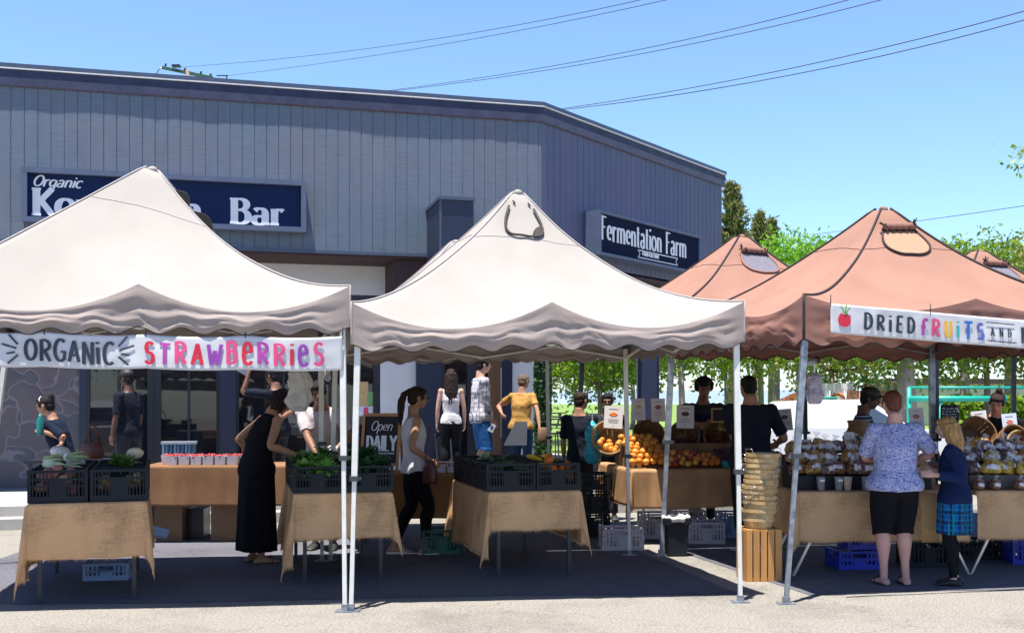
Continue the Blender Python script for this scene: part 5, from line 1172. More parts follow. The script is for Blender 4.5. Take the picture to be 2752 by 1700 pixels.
# hanging plastic bags
M_bag = pm('bag_film', (.62, .60, .60), .35, .08, 12, .5, 20)
def bagclump(label, px0, px1, py0, py1, Y, seed, mat=M_bag, root=None, grp='hanging produce bags'):
    a, b = P(px0, py0, Y), P(px1, py1, Y); c = thing('plastic_bags', label, 'bags', ((a.x + b.x) / 2, Y, a.z), 0, grp); w, h = (b.x - a.x), a.z - b.z; mb = MB()
    KZ = [(0, .12), (.08, .4), (.12, .8), (.3, .85), (.5, .78), (.62, .95), (.74, 1.1), (.86, .9), (.93, .75), (1, .5)]; R = []
    for q in range(37):
        z = q / 36; k = np.interp(z, [a_[0] for a_ in KZ], [a_[1] for a_ in KZ]); r_ = []
        for j in range(44):
            t = 2 * pi * j / 44; n_ = noise.noise(V((cos(t) * 2.2, sin(t) * 2.2, z * 4 + seed))); n2 = abs(noise.noise(V((cos(t) * 6, sin(t) * 6, z * 9 + seed)))); f_ = 1 + .35 * n_ - .35 * n2
            r_.append(V((w * .55 * k * cos(t) * f_, w * .34 * k * sin(t) * f_, -h * z)))
        R.append(r_)
    mb.rings(R); mb.build('bag_roll', mat, c)
    mb = MB(); mb.bar((0, 0, .0), (0, 0, .12), .012); mb.build('hook', M_chr, c); return c
bagclump('bunch of white plastic bags hanging left of the vendor with gloves', 771, 838, 985, 1105, 11.0, 1)
bagclump('single white bag hanging behind the poles right of the bag bunch', 872, 888, 985, 1025, 11.3, 5)
rl = thing('bag_roll_holder', 'steel roll holder with produce bags on the leaning grey pole', 'bag roll', P(2180, 982, 9.6), 0); mb = MB(); mb.cyl((-.10, 0, 0), (.05, .04, .05), .028); mb.build('roll_tube', M_cup, rl)
mb = MB(); mb.cyl((.05, .04, .05), (.075, .045, .058), .032); mb.build('roll_cap', M_pipe, rl)
bagclump('sheer grey produce bag hanging from the roll on the leaning grey pole', 2165, 2212, 1000, 1085, 9.65, 7, pm('bag_grey', (.34, .30, .36), .3, .1, 12, .4, 20))
tb = bagclump('turquoise tote bag hanging beside the boy in the dark shirt', 1572, 1612, 1130, 1245, 13.3, 11, pm('teal_bag', (.02, .34, .50), .4, .2, 9, .4, 14, col2=(.04, .5, .66)), grp=None); tb.name = 'tote_bag'
# second boundary: sunlit paper, small litter on the ground
for i, (px, py) in enumerate(((537, 1480), (297, 1600))): solid('paper_scrap', MB().box((0, 0, .004), (.12 if i == 0 else .03, .04, .003), .3), M_signw, ['white paper scrap lying on the asphalt left of the woman in black', 'tiny white scrap on the asphalt under the left table'][i], 'paper', GP(px, py, .006))
# ---------------------------------------------------------------- people
def skin(n, c): return pm('skin_' + n, c, .5, .08, 14, .15, 200, sss=.12, spec=.35)
SK = {'light': skin('light', (.56, .34, .26)), 'tan': skin('tan', (.42, .22, .14)), 'brown': skin('brown', (.25, .125, .08)), 'dark': skin('dark', (.12, .06, .042)), 'pink': skin('pink', (.60, .33, .27))}
def hairm(n, c): return pm('hair_' + n, c, .6, .55, 40, 1.0, 160, stretch=(1, 1, .12), spec=.25)
HR = {'black': hairm('black', (.012, .010, .012)), 'brown': hairm('brown', (.055, .026, .016)), 'red': hairm('red', (.13, .045, .025)), 'blonde': hairm('blonde', (.42, .24, .09)), 'dkbrown': hairm('dkbrown', (.03, .016, .013)), 'ash': hairm('ash', (.16, .11, .07))}
def fab(n, c, var=.12): return cloth_mat('fabric_' + n, c, 1500, var, 0, .12)
def sm(x): x = max(0, min(1, x)); return x * x * (3 - 2 * x)
class Person:
    def __init__(s, label, x, y, z, rz, H, sk='tan', fem=False, g=1.0, lean=0, hp=0, hyaw=0, L=None, R=None, legs=((0, 0), (0, 0)), vox=.011, eh=(None, None), curl=.7, group=None, side=0, neck=0):
        s.H, s.g, s.fem = H, g, fem; s.M = Matrix.Translation((x, y, z)) @ Matrix.Rotation(radians(rz), 4, 'Z'); s.iM = s.M.inverted(); s.ln = radians(lean); s.vox = vox
        h = H; s.hipx = (.050 if not fem else .052) * h; s.pz = .525 * h - (abs(legs[0][1]) + abs(legs[1][1])) * .06
        s.shx = (.112 if not fem else .098) * h * (1 + (g - 1) * .5); s.side = radians(side)
        s.ank = [V((sx * s.hipx * 1.1 + lg[0], lg[1], .045 * h)) for sx, lg in zip((-1, 1), legs)]
        mb = MB(); s.leg = []; s.arm = []
        # torso
        s.loft(mb, s.tors(-.055, .375, 0), 22)
        for i, sx in enumerate((-1, 1)):
            hp_ = V((sx * s.hipx, 0, s.pz - .01 * h)); a = s.ank[i]; mid = (hp_ + a) / 2 + V((0, .012 * h, 0)); kn = mid + V((0, .02 * h * (1 if abs(legs[i][1]) < .01 else 2), .01 * h))
            path = [hp_, hp_.lerp(kn, .5), kn, kn.lerp(a, .3) + V((0, -.008 * h, 0)), kn.lerp(a, .7), a]; rad = [.056 * g, .048 * g, .033 * (g * .5 + .5), .034 * (g * .5 + .5), .022, .019]
            s.leg.append((path, [r * h for r in rad])); s.limb(mb, path, [r * h for r in rad])
            s.foot(mb, a, sx, 0)
        SH = []
        for i, (sx, tg) in enumerate(((-1, L), (1, R))):
            c, f, u = s.sp(.285); sh = c + V((sx * s.shx, 0, 0)) + u * .0; SH.append(sh); ul, fl = .168 * h, .148 * h
            if tg is None: tg = sh + V((sx * .035 * h, .03 * h, -.30 * h)); el = sh.lerp(tg, .53) + V((sx * .01 * h, -.012 * h, 0)); w = tg
            else:
                w = s.iM @ V(tg); d = w - sh; D = min(d.length, (ul + fl) * .995); w = sh + d.normalized() * D; aa = (ul * ul - fl * fl + D * D) / (2 * D); hh = sqrt(max(0, ul * ul - aa * aa))
                hint = V(eh[i]) if eh[i] else V((sx * .5, -.5, -1)); dn = d.normalized(); hv = (hint - dn * hint.dot(dn)).normalized(); el = sh + dn * aa + hv * hh
            g2 = .6 + .4 * g; path = [sh, sh.lerp(el, .5), el, el.lerp(w, .35), w]; rad = [.031 * g2 * (1 if not fem else .88), .027 * g2, .0215 * g2, .0225 * g2, .0145]
            if fem: rad = [r * .94 for r in rad]
            s.arm.append((path, [r * h for r in rad])); s.limb(mb, path, [r * h for r in rad]); s.hand(mb, w, (w - el).normalized(), sx, curl)
            mb.ell(sh, (.029 * h * g2,) * 3, 12, 8)
        # head on its neck
        c, f, u = s.sp(.345); ha = s.ln * .6 + radians(hp); hy_ = radians(hyaw)
        s.hz = V((0, sin(ha), cos(ha))); s.hx = V((cos(hy_), sin(hy_), 0)); s.hy = s.hz.cross(s.hx).normalized(); s.hx = s.hy.cross(s.hz).normalized()
        s.hc = c + u * .02 * h + s.hz * .062 * h + s.hy * (.014 + .02 * sin(max(0, ha))) * h; Hd = s.hd
        mb.tube([c + u * -.01 * h, Hd(0, -.012, -.03)], [.034 * h * (1 if not fem else .85), .031 * h * (1 if not fem else .85)], 12)
        s.E(mb, (0, -.008, .016), (.044, .055, .046)); s.E(mb, (0, .012, -.018), (.037, .038, .044)); s.E(mb, (0, .030, -.046), (.018, .016, .014)); s.E(mb, (0, .040, .012), (.034, .014, .014))
        mb.tube([Hd(0, .048, .010), Hd(0, .060, -.010), Hd(0, .052, -.016)], [.005 * h, .0085 * h, .006 * h], 8)
        for sx in (-1, 1): s.E(mb, (sx * .044, -.004, -.004), (.006, .013, .019))
        mb.tube([Hd(-.013, .046, -.029), Hd(0, .0495, -.029), Hd(.013, .046, -.029)], [.004 * h, .0052 * h, .004 * h], 6)
        s.body = remesh_obj(mb, 'person', SK[sk], None, vox, 3); tag(s.body, label, 'person', group); s.body.location = (x, y, z); s.body.rotation_euler = (0, 0, radians(rz)); s.SH = SH
        # face details
        m = MB()
        for sx in (-1, 1): s.E(m, (sx * .0165, .0462, .003), (.0075, .004, .0035), 8)
        s.put(m, 'eyes', pm('eye_dark', (.03, .02, .018), .2, 0)); m = MB()
        for sx in (-1, 1): m.tube([Hd(sx * .008, .0535, .015), Hd(sx * .018, .0525, .018), Hd(sx * .027, .046, .015)], .0022 * h, 5)
        s.put(m, 'eyebrows', HR['dkbrown']); m = MB(); m.tube([Hd(-.011, .0485, -.0285), Hd(0, .0535, -.029), Hd(.011, .0485, -.0285)], [.0018 * h, .0035 * h, .0018 * h], 6); s.put(m, 'lips', pm('lips', (.30, .10, .085), .4, 0))
    def hd(s, a, b, c): return s.hc + (s.hx * a + s.hy * b + s.hz * c) * s.H
    def E(s, mb, c, r, n=14):
        M = Matrix((s.hx, s.hy, s.hz)).transposed(); mb.ell(s.hd(*c), tuple(q * s.H for q in r), n, max(6, n // 2 + 2), M=M)
    def put(s, mb, name, mat): o = mb.build(name, mat); o.parent = s.body; return o
    def sp(s, h):                      # spine: centre, forward axis, up axis at fraction h above the pelvis
        p = V((0, 0, s.pz)); n = 24; st = h / n; a = 0
        for i in range(n):
            hh = st * (i + .5); a = s.ln * sm(hh / .16) if hh > 0 else 0
            p = p + V((sin(s.side) * sm(hh / .2), sin(a), cos(a))) * st * s.H
        a = s.ln * sm(h / .16) if h > 0 else 0
        return p, V((0, cos(a), -sin(a))), V((0, sin(a), cos(a)))
    PROF_M = [(-.055, .070, .055), (-.02, .094, .064), (.02, .095, .064), (.08, .080, .056), (.14, .086, .060), (.20, .098, .066), (.25, .104, .064), (.285, .102, .054), (.305, .070, .044), (.325, .040, .036), (.375, .032, .034)]
    PROF_F = [(-.055, .075, .058), (-.02, .102, .068), (.02, .099, .065), (.08, .070, .050), (.14, .076, .056), (.20, .085, .070), (.24, .087, .062), (.285, .086, .046), (.305, .056, .036), (.325, .033, .031), (.375, .028, .030)]
    def prof(s, h):
        P_ = s.PROF_F if s.fem else s.PROF_M
        for (a, w, d), (b, w2, d2) in zip(P_, P_[1:]):
            if h <= b: t = max(0, (h - a) / (b - a)); break
        else: t = 1
        gg = s.g if h < .27 else (1 + (s.g - 1) * .5); gd = 1 + (s.g - 1) * (1.5 if h < .2 else .8)
        return (w + (w2 - w) * t) * gg * s.H, (d + (d2 - d) * t) * gd * s.H
    def tors(s, h0, h1, inf, n=16, loose=None):
        R = []
        for i in range(n + 1):
            h = h0 + (h1 - h0) * i / n; c, f, u = s.sp(h); w, d = s.prof(h); q = inf + (loose(h) if loose else 0)
            R.append((c + f * (.0 if h < .3 else -.004 * s.H), V((1, 0, 0)) * (w + q), f * (d + q)))
        return R
    def loft(s, mb, st, n=20, wav=None):
        R = []
        for i, (c, a, b) in enumerate(st):
            R.append([c + a * (abs(cos(t)) ** .9 * (1 if cos(t) > 0 else -1)) * (1 + (wav(t, i / (len(st) - 1)) if wav else 0)) + b * (abs(sin(t)) ** .9 * (1 if sin(t) > 0 else -1)) * (1 + (wav(t, i / (len(st) - 1)) if wav else 0)) for t in [2 * pi * k / n for k in range(n)]])
        mb.rings(R)
    def limb(s, mb, path, rad, f1=1.0, inf=0.0, flat=False, f0=0.0, loose=0.0):
        pts = []; rr = []; n = len(path) - 1; K = 22
        for k in range(K + 1):
            t = f0 + (f1 - f0) * k / K; q = t * n; i = min(int(q), n - 1); u = q - i
            p0, p1, p2, p3 = path[max(i - 1, 0)], path[i], path[i + 1], path[min(i + 2, n)]
            pts.append(.5 * ((2 * p1) + (p2 - p0) * u + (2 * p0 - 5 * p1 + 4 * p2 - p3) * u * u + (3 * p1 - p0 - 3 * p2 + p3) * u ** 3))
            r = rad[i] + (rad[i + 1] - rad[i]) * u; rr.append(r + inf + loose * t)
        mb.tube(pts, rr, 14)
        if not flat: mb.ell(pts[0], rr[0], 10, 8); mb.ell(pts[-1], rr[-1], 10, 8)
        return pts, rr
    def foot(s, mb, a, sx, inf, length=.150):
        h = s.H; R = []; d = V((sx * .12, 1, 0)).normalized(); x = V((d.y, -d.x, 0))
        for t, w, hh in ((-.042, .014, .020), (-.030, .021, .034), (0, .024, .046), (.030, .026, .036), (.065, .030, .024), (.09, .028, .018), (.106, .014, .010)):
            q = t * length / .148; c = V((a.x, a.y, 0)) + d * q * h + V((0, 0, hh * h * .5 + .002)); R.append([c + x * (w * h + inf) * cos(k) + V((0, 0, (hh * h * .5 + inf * .6) * sin(k))) for k in [2 * pi * j / 12 for j in range(12)]])
        mb.rings(R)
    def hand(s, mb, w, d, sx, curl):
        h = s.H; up = V((0, 0, 1)); x = d.cross(up); x = x.normalized() if x.length > .2 else V((1, 0, 0)); nrm = x.cross(d).normalized()
        inward = V((-sx, 0, -.3)); pn = (inward - d * inward.dot(d)); pn = pn.normalized() if pn.length > .2 else -nrm; ac = d.cross(pn).normalized()
        if ac.dot(V((0, 1, 0))) < 0: ac = -ac
        k = h / 1.7; pal = .088 * k
        R = []
        for t, ww, th in ((-.01, .022, .020), (.02, .034, .016), (.06, .042, .014), (.088, .040, .011)):
            c = w + d * t * k; R.append([c + ac * ww * k * cos(q) + pn * th * k * sin(q) for q in [2 * pi * j / 12 for j in range(12)]])
        mb.rings(R)
        for i, (o, l) in enumerate(((.030, .072), (.010, .080), (-.010, .075), (-.029, .058))):
            p = w + d * pal * .95 + ac * o * k; dr = d; pts = [p - d * .01]; l *= k
            for j in range(3):
                an = curl * (.5 + .25 * j + .08 * i); dr = (dr * cos(an) + pn * sin(an)).normalized(); p = p + dr * l * (.42, .32, .26)[j]; pts.append(p)
            mb.tube(pts, [.0098 * k, .0092 * k, .0085 * k, .007 * k], 8); mb.ell(pts[-1], .007 * k, 8, 6)
        p = w + d * .025 * k + ac * .026 * k; q = p + (ac * .8 + d * .6 + pn * .3).normalized() * .035 * k; r = q + (d + pn * .45 + ac * .1).normalized() * .03 * k
        mb.tube([p, q, r], [.013 * k, .011 * k, .008 * k], 8); mb.ell(r, .008 * k, 8, 6)
    # garments
    def shirt(s, mat, h0=-.02, h1=.312, sleeve=.42, inf=.010, loose=.02, name='shirt', vox=None, disp=(.009, 9), sl_loose=.012):
        mb = MB(); s.loft(mb, s.tors(h0, h1, inf, loose=lambda h: loose * sm((.26 - h) / .25)), 26)
        if sleeve:
            for p, r in s.arm: s.limb(mb, p, r, sleeve, inf * 1.1, True, 0, sl_loose); mb.ell(p[0], r[0] + inf * 1.7, 12, 8); mb.ell(p[0].lerp(s.sp(.29)[0], .35), r[0] + inf * 1.2, 12, 8)
        else:
            c, f, u = s.sp(.295)
            for sx in (-1, 1): mb.tube([c + V((sx * .045 * s.H, 0, -.03 * s.H)), c + V((sx * .06 * s.H, 0, .012 * s.H))], [.03 * s.H, .022 * s.H], 10)
        o = remesh_obj(mb, name, mat, None, vox or s.vox * 1.0, 2, disp=disp); o.parent = s.body; return o
    def trousers(s, mat, f1=.96, h1=.06, inf=.010, loose=.012, name='trousers'):
        mb = MB(); s.loft(mb, s.tors(-.06, h1, inf), 24)
        for p, r in s.leg: s.limb(mb, p, r, f1, inf, True, 0, loose)
        o = remesh_obj(mb, name, mat, None, s.vox, 2, disp=(.004, 8)); o.parent = s.body; return o
    def skirt(s, mat, z0, w0, w1, h1=.07, name='skirt', wav=.05, nf=16, depth=.75):
        mb = MB(); c, f, u = s.sp(h1); w, d = s.prof(h1); st = []; N = 12; mx = (s.ank[0].x + s.ank[1].x) / 2; my = (s.ank[0].y + s.ank[1].y) / 2
        for i in range(N + 1):
            t = i / N; z = c.z + (z0 - c.z) * t; k = w0 + (w1 - w0) * t; cx = V((mx * t, c.y * (1 - t) + my * t, z))
            if i == 0: st.append((cx, V((w + .008, 0, 0)), V((0, d + .008, 0))))
            else: st.append((cx, V((max(k, 0), 0, 0)), V((0, k * depth, 0))))
        s.loft(mb, st, 90, lambda t, v: wav * v * sin(nf * t + 1.3 * sin(2 * t)) + .01 * noise.noise(V((t * 3, v * 4, 1)))); return s.put(mb, name, mat)
    def shoes(s, mat, name='shoe', inf=.006, sole=None):
        for i, sx in enumerate((-1, 1)):
            mb = MB(); s.foot(mb, s.ank[i], sx, inf); o = s.put(mb, name, mat)
    def sandals(s, mat, sole):
        for i, sx in enumerate((-1, 1)):
            a = s.ank[i]; h = s.H; d = V((sx * .12, 1, 0)).normalized(); x = V((d.y, -d.x, 0)); mb = MB(); ring = []
            for t, w in ((-.045, .012), (-.035, .022), (0, .027), (.06, .034), (.095, .030), (.112, .012)): ring.append((t * h, w * h))
            pl = [V((a.x, a.y, 0)) + d * t + x * w for t, w in ring] + [V((a.x, a.y, 0)) + d * t - x * w for t, w in reversed(ring)]; n = len(pl)
            mb.add([p + V((0, 0, -.004)) for p in pl] + [p + V((0, 0, .014)) for p in pl], [tuple(reversed(range(n))), tuple(range(n, 2 * n))] + [(j, (j + 1) % n, n + (j + 1) % n, n + j) for j in range(n)])
            o = s.put(mb, 'sandal', sole); m = MB(); c = V((a.x, a.y, 0)) + d * .055 * h
            m.tube([c + x * .032 * h, c + V((0, 0, .036 * h)) + x * .02 * h, c + V((0, 0, .04 * h)), c + V((0, 0, .036 * h)) - x * .02 * h, c - x * .032 * h], .006, 6)
            q = m.build('strap', mat); q.parent = o
    def hair(s, style, mat, extra=None):
        m = MB(); H = s.H; d = (.004, 30); vx = .008
        if style != 'curly':
            s.E(m, (0, -.014, .020), (.0485, .056, .0495)); s.E(m, (0, .020, .040), (.040, .028, .022)); s.E(m, (0, -.030, -.012), (.042, .034, .040))
            for sx in (-1, 1): s.E(m, (sx * .037, .006, .010), (.012, .026, .026))
        if style == 'curly':
            rnd = random.Random(4)
            for i in range(150):
                a = rnd.uniform(0, 2 * pi); b = rnd.uniform(-.5, 1.5); r = .050; c = (r * cos(a) * cos(b), -.014 + (r + .006) * sin(a) * cos(b), .020 + r * sin(b))
                if c[1] > .004 and c[2] < .040: continue
                s.E(m, c, (.019, .019, .019), 8)
            d = (.006, 45)
        if style == 'pony':
            s.E(m, (0, -.062, .030), (.018, .018, .018)); p = [s.hd(0, -.062, .030), s.hd(0, -.088, .010), s.hd(0, -.098, -.04), s.hd(0, -.094, -.09), s.hd(0, -.088, -.14), s.hd(0, -.084, -.185)]
            m.tube(p, [.016 * H, .020 * H, .024 * H, .022 * H, .016 * H, .004 * H], 10)
        if style == 'bun': s.E(m, (0, -.052, .046), (.027, .026, .025)); s.E(m, (.006, -.06, .06), (.016, .016, .014))
        if style == 'topbun': s.E(m, (0, -.022, .078), (.022, .022, .020))
        if style in ('long', 'bob', 'verylong'):
            e = {'long': -.16, 'verylong': -.27, 'bob': -.085}[style]
            for k in range(-5, 6):
                a = k / 5 * 1.9; x, y = sin(a) * .046, -.016 - cos(a) * .050
                if abs(k) == 5: x *= 1.02
                q = [s.hd(x, y, .02), s.hd(x * 1.06, y * 1.05, -.04), s.hd(x * 1.15, y * .95 - .006, e * .6), s.hd(x * 1.05 + .004 * sin(k), y * .9 - .004, e + .012 * sin(k * 2))]
                m.tube(q, [.014 * H, .017 * H, .017 * H, .005 * H], 8)
        o = remesh_obj(m, 'hair', mat, None, vx, 1, disp=d); o.parent = s.body; return o
    def cap(s, mat):
        m = MB(); s.E(m, (0, -.008, .030), (.050, .062, .044), 20); s.E(m, (0, .060, .030), (.034, .040, .006)); o = remesh_obj(m, 'cap', mat, None, .008, 1); o.parent = s.body
BLK = fab('black', (.010, .010, .014)); NVY = fab('navy', (.010, .022, .075)); DKT = fab('dark_tee', (.014, .018, .030)); DKG = fab('charcoal', (.03, .032, .042)); DEN = fab('denim', (.04, .09, .19)); WHT = fab('white', (.66, .64, .68)); TEE = fab('pale_tee', (.52, .46, .48))
BLU = fab('blue_shorts', (.03, .15, .42)); YEL = fab('mustard', (.48, .27, .08)); SANDW = pm('sole_white', (.7, .68, .66), .6, 0); SOLB = pm('sole_black', (.02, .02, .02), .6, 0)
def pat(name, mk):
    m, t, b = _new(name); mk(m, t.nodes, t.links, b); b.inputs['Roughness'].default_value = .9; b.inputs['Specular IOR Level'].default_value = .1; return m
def mk_blueprint(m, N, L, b):
    tc = N.new('ShaderNodeTexCoord'); mp = N.new('ShaderNodeMapping'); mp.inputs['Scale'].default_value = (1, 1, 1.9); n = N.new('ShaderNodeTexNoise'); n.inputs['Scale'].default_value = 42; n.inputs['Detail'].default_value = 3; n.inputs['Distortion'].default_value = 1.6
    r = N.new('ShaderNodeValToRGB'); e = r.color_ramp.elements; e[0].position = .40; e[0].color = (.06, .09, .36, 1); e[1].position = .52; e[1].color = (.44, .47, .68, 1)
    L.new(tc.outputs['Object'], mp.inputs[0]); L.new(mp.outputs[0], n.inputs['Vector']); L.new(n.outputs['Fac'], r.inputs[0]); L.new(r.outputs[0], b.inputs['Base Color'])
def bands(N, L, src, comp, scale, width, lo=0.0):
    sx = N.new('ShaderNodeSeparateXYZ'); L.new(src, sx.inputs[0]); a = N.new('ShaderNodeMath'); a.operation = 'MULTIPLY'; a.inputs[1].default_value = scale; L.new(sx.outputs[comp], a.inputs[0])
    f = N.new('ShaderNodeMath'); f.operation = 'FRACT'; L.new(a.outputs[0], f.inputs[0]); c = N.new('ShaderNodeMath'); c.operation = 'LESS_THAN'; c.inputs[1].default_value = width; L.new(f.outputs[0], c.inputs[0]); return c.outputs[0]
def mk_grid(base, line, scs, wd):
    def f(m, N, L, b):
        tc = N.new('ShaderNodeTexCoord'); col = None; prev = None
        mix = None
        for comp, s_, w_ in scs:
            o = bands(N, L, tc.outputs['Object'], comp, s_, w_); x = N.new('ShaderNodeMixRGB'); x.inputs[2].default_value = (*line, 1)
            if mix is None: x.inputs[1].default_value = (*base, 1)
            else: L.new(mix.outputs[0], x.inputs[1])
            L.new(o, x.inputs[0]); x.inputs[0].default_value = wd; mix = x
        L.new(mix.outputs[0], b.inputs['Base Color'])
    return f
PRT = pat('blue_print', mk_blueprint); GRD = pat('grid_knit', mk_grid((.60, .58, .62), (.16, .18, .28), (('Z', 16, .10), ('X', 14, .12), ('Y', 14, .12)), .6)); STR = pat('striped_knit', mk_grid((.02, .035, .07), (.30, .36, .44), (('Z', 26, .32),), 1))
def mk_plaid(m, N, L, b):
    tc = N.new('ShaderNodeTexCoord'); mix = None
    for comp, s_, w_, c in (('Z', 11, .35, (.01, .03, .10)), ('X', 14, .3, (.015, .02, .06)), ('Y', 14, .3, (.015, .02, .06)), ('Z', 22, .10, (.01, .25, .42)), ('X', 28, .12, (.01, .22, .36)), ('Y', 28, .12, (.01, .22, .36))):
        o = bands(N, L, tc.outputs['Object'], comp, s_, w_); x = N.new('ShaderNodeMixRGB'); x.inputs[2].default_value = (*c, 1)
        if mix is None: x.inputs[1].default_value = (.01, .10, .36, 1)
        else: L.new(mix.outputs[0], x.inputs[1])
        L.new(o, x.inputs[0]); mix = x
    L.new(mix.outputs[0], b.inputs['Base Color'])
PLD = pat('plaid', mk_plaid)
def at(px, Y, z=0): p = PX(px, Y, z); return p.x, p.y, z
step = sheet('entry_step', [bl(s_of(1170, -1.4), -1.45), bl(s_of(1500, -1.4), -1.45), bl(s_of(1500, -1.4), 1.1), bl(s_of(1170, -1.4), 1.1)], .48, M_conc, .2)
# woman in the black dress
p = Person('woman in a long sleeveless black dress bending over the crates of greens', *at(690, 11.05), -52, 1.80, 'tan', True, 1.06, 22, 22, 0, L=P(655, 1200, 11.55), R=P(797, 1222, 10.85), vox=.009, eh=((-.6, -.9, -.8), None))
p.shirt(BLK, -.05, .315, 0, .010, .03, 'dress_top', disp=(.008, 8)); p.skirt(BLK, .13, .20, .235, .05, 'dress_skirt', .05, 9, .8); p.hair('bob', HR['dkbrown']); p.sandals(SOLB, SOLB)
# vendor in pale tee
p = Person('vendor in a pale tee and white glove leaning over the back of the greens crates', *at(872, 12.05), 172, 1.86, 'brown', False, 1.08, 17, 12, 14, L=P(905, 1205, 11.55), R=P(850, 1222, 11.6), eh=((-1, -.2, -.6), (1, -.2, -.6)), curl=.35)
p.shirt(TEE, -.04, .315, .40, .012, .03); p.trousers(DKG); p.hair('short', HR['black']); p.shoes(SOLB)
m = MB(); pw = p.arm[0][0][-1]; p.hand(m, pw, (pw - p.arm[0][0][2]).normalized(), -1, .35); 
gl = remesh_obj(MB().add([v + (v - pw) * .04 for v in m.v], m.f), 'glove', WHT, None, .007, 1, disp=None); gl.parent = p.body
for v in gl.data.vertices: v.co += v.normal * .003
# woman in the white tank top
p = Person('woman in glasses with long ponytail, white tank top and cropped black trousers', *at(1112, 11.72), -74, 1.775, 'tan', True, 1.0, 0, 9, 4, L=None, R=P(1158, 1238, 11.55), legs=((0, -.20), (.0, .10)), vox=.008, eh=(None, (.5, -1, -.3)), curl=.9)
p.shirt(WHT, -.03, .300, 0, .011, .006, 'tank_top', disp=(.006, 11)); p.trousers(BLK, .86, .05, .007, .006); p.hair('pony', HR['dkbrown']); p.sandals(SANDW, SANDW)
m = MB()
for sx in (-1, 1):
    c = p.hd(sx * .0185, .060, .003); m.tube([c + (p.hx * .0125 * cos(a) + p.hz * .0105 * sin(a)) * p.H for a in [2 * pi * k / 14 for k in range(15)]], .0022, 5); m.tube([p.hd(sx * .031, .058, .005), p.hd(sx * .046, .0, .004)], .0022, 5)
m.tube([p.hd(-.006, .060, .005), p.hd(.006, .060, .005)], .0022, 5); p.put(m, 'glasses', SOLB)
hb = thing('handbag', 'brown leather handbag at the hip of the woman in the white tank top', 'handbag', P(1156, 1300, 11.45), -.2); M_lea = pm('leather', (.10, .025, .02), .4, .2, 9)
mb = MB(); mb.rings([[V((.085 * k * cos(t), .035 * k * sin(t), z)) for t in [2 * pi * j / 20 for j in range(20)]] for z, k in ((0, .8), (.03, 1), (.14, .95), (.22, .5), (.25, .3))]); mb.build('bag_body', M_lea, hb); mb = MB(); mb.tube([(-.05, 0, .22), (-.04, 0, .42), (.0, 0, .62), (.03, 0, .4), (.05, 0, .22)], .006, 5); mb.build('bag_strap', M_lea, hb)
# people on the terrace
p = Person('woman with very long dark hair seen from behind beside the navy column', *at(1212, 16.3, .48), 8, 1.60, 'light', True, .92, 0, 4, 0); p.shirt(WHT, -.02, .30, 0, .008, .008, 'tank_top'); p.trousers(BLK); p.hair('verylong', HR['dkbrown']); p.shoes(SOLB)
p = Person('young man in a white grid-pattern jumper and blue shorts holding a leaflet', *at(1292, 15.2, .48), -72, 1.74, 'light', False, .96, 0, 8, 0, R=P(1318, 1138, 15.1), L=P(1330, 1150, 15.4), curl=.9)
p.shirt(GRD, -.04, .315, .92, .014, .03, 'jumper', sl_loose=.008); p.trousers(BLU, .46, .05, .012, .06, 'shorts'); p.hair('short', HR['black']); p.shoes(WHT)
c = thing('leaflet', 'white folded leaflet in the hand of the young man in the grid jumper', 'leaflet', P(1322, 1149, 15.05), .3); c.rotation_euler = (0, .5, .3); MB().box((0, 0, 0), (.075, .006, .115)).build('leaflet_sheet', M_signw, c); MB().box((0, -.004, 0), (.03, .002, .05)).build('leaflet_print', pm('print_blue', (.05, .12, .4), .5, 0), c)
p = Person('woman in a mustard top seen from behind reaching left on the terrace', *at(1400, 15.2, .48), -18, 1.50, 'tan', True, 1.05, 8, 6, -30, L=P(1348, 1110, 15.2), R=P(1455, 1165, 14.9)); p.shirt(YEL, -.02, .312, .30, .010, .016); p.trousers(DEN); p.hair('short', HR['ash']); p.shoes(SOLB)
c = thing('paper_bag', 'crumpled brown paper bag by the right hand of the woman in mustard', 'bag', P(1462, 1190, 14.8), .4); mb = MB(); mb.rings([[V((.09 * k * cos(t) * (1 + .2 * noise.noise(V((t * 2, z * 20, 0)))), .06 * k * sin(t), z)) for t in [2 * pi * j / 16 for j in range(16)]] for z, k in ((0, .9), (.05, 1.05), (.12, 1), (.2, .9), (.21, .8))]); mb.build('bag_body', M_kraft, c)
p = Person('boy in a dark shirt seen from behind beside the turquoise bag', *at(1558, 14.0), -28, 1.72, 'tan', False, .94, 0, 8, -20); p.shirt(DKT, -.05, .315, .45); p.trousers(DKG); p.hair('short', HR['dkbrown']); p.shoes(SOLB)
p = Person('dark-haired man looking over the printed orange card', *at(1632, 15.0), 175, 1.71, 'brown', False, 1, 0, 8, 0); p.shirt(DKG, -.05, .315, .45); p.trousers(DKG); p.hair('short', HR['black']); p.shoes(SOLB)
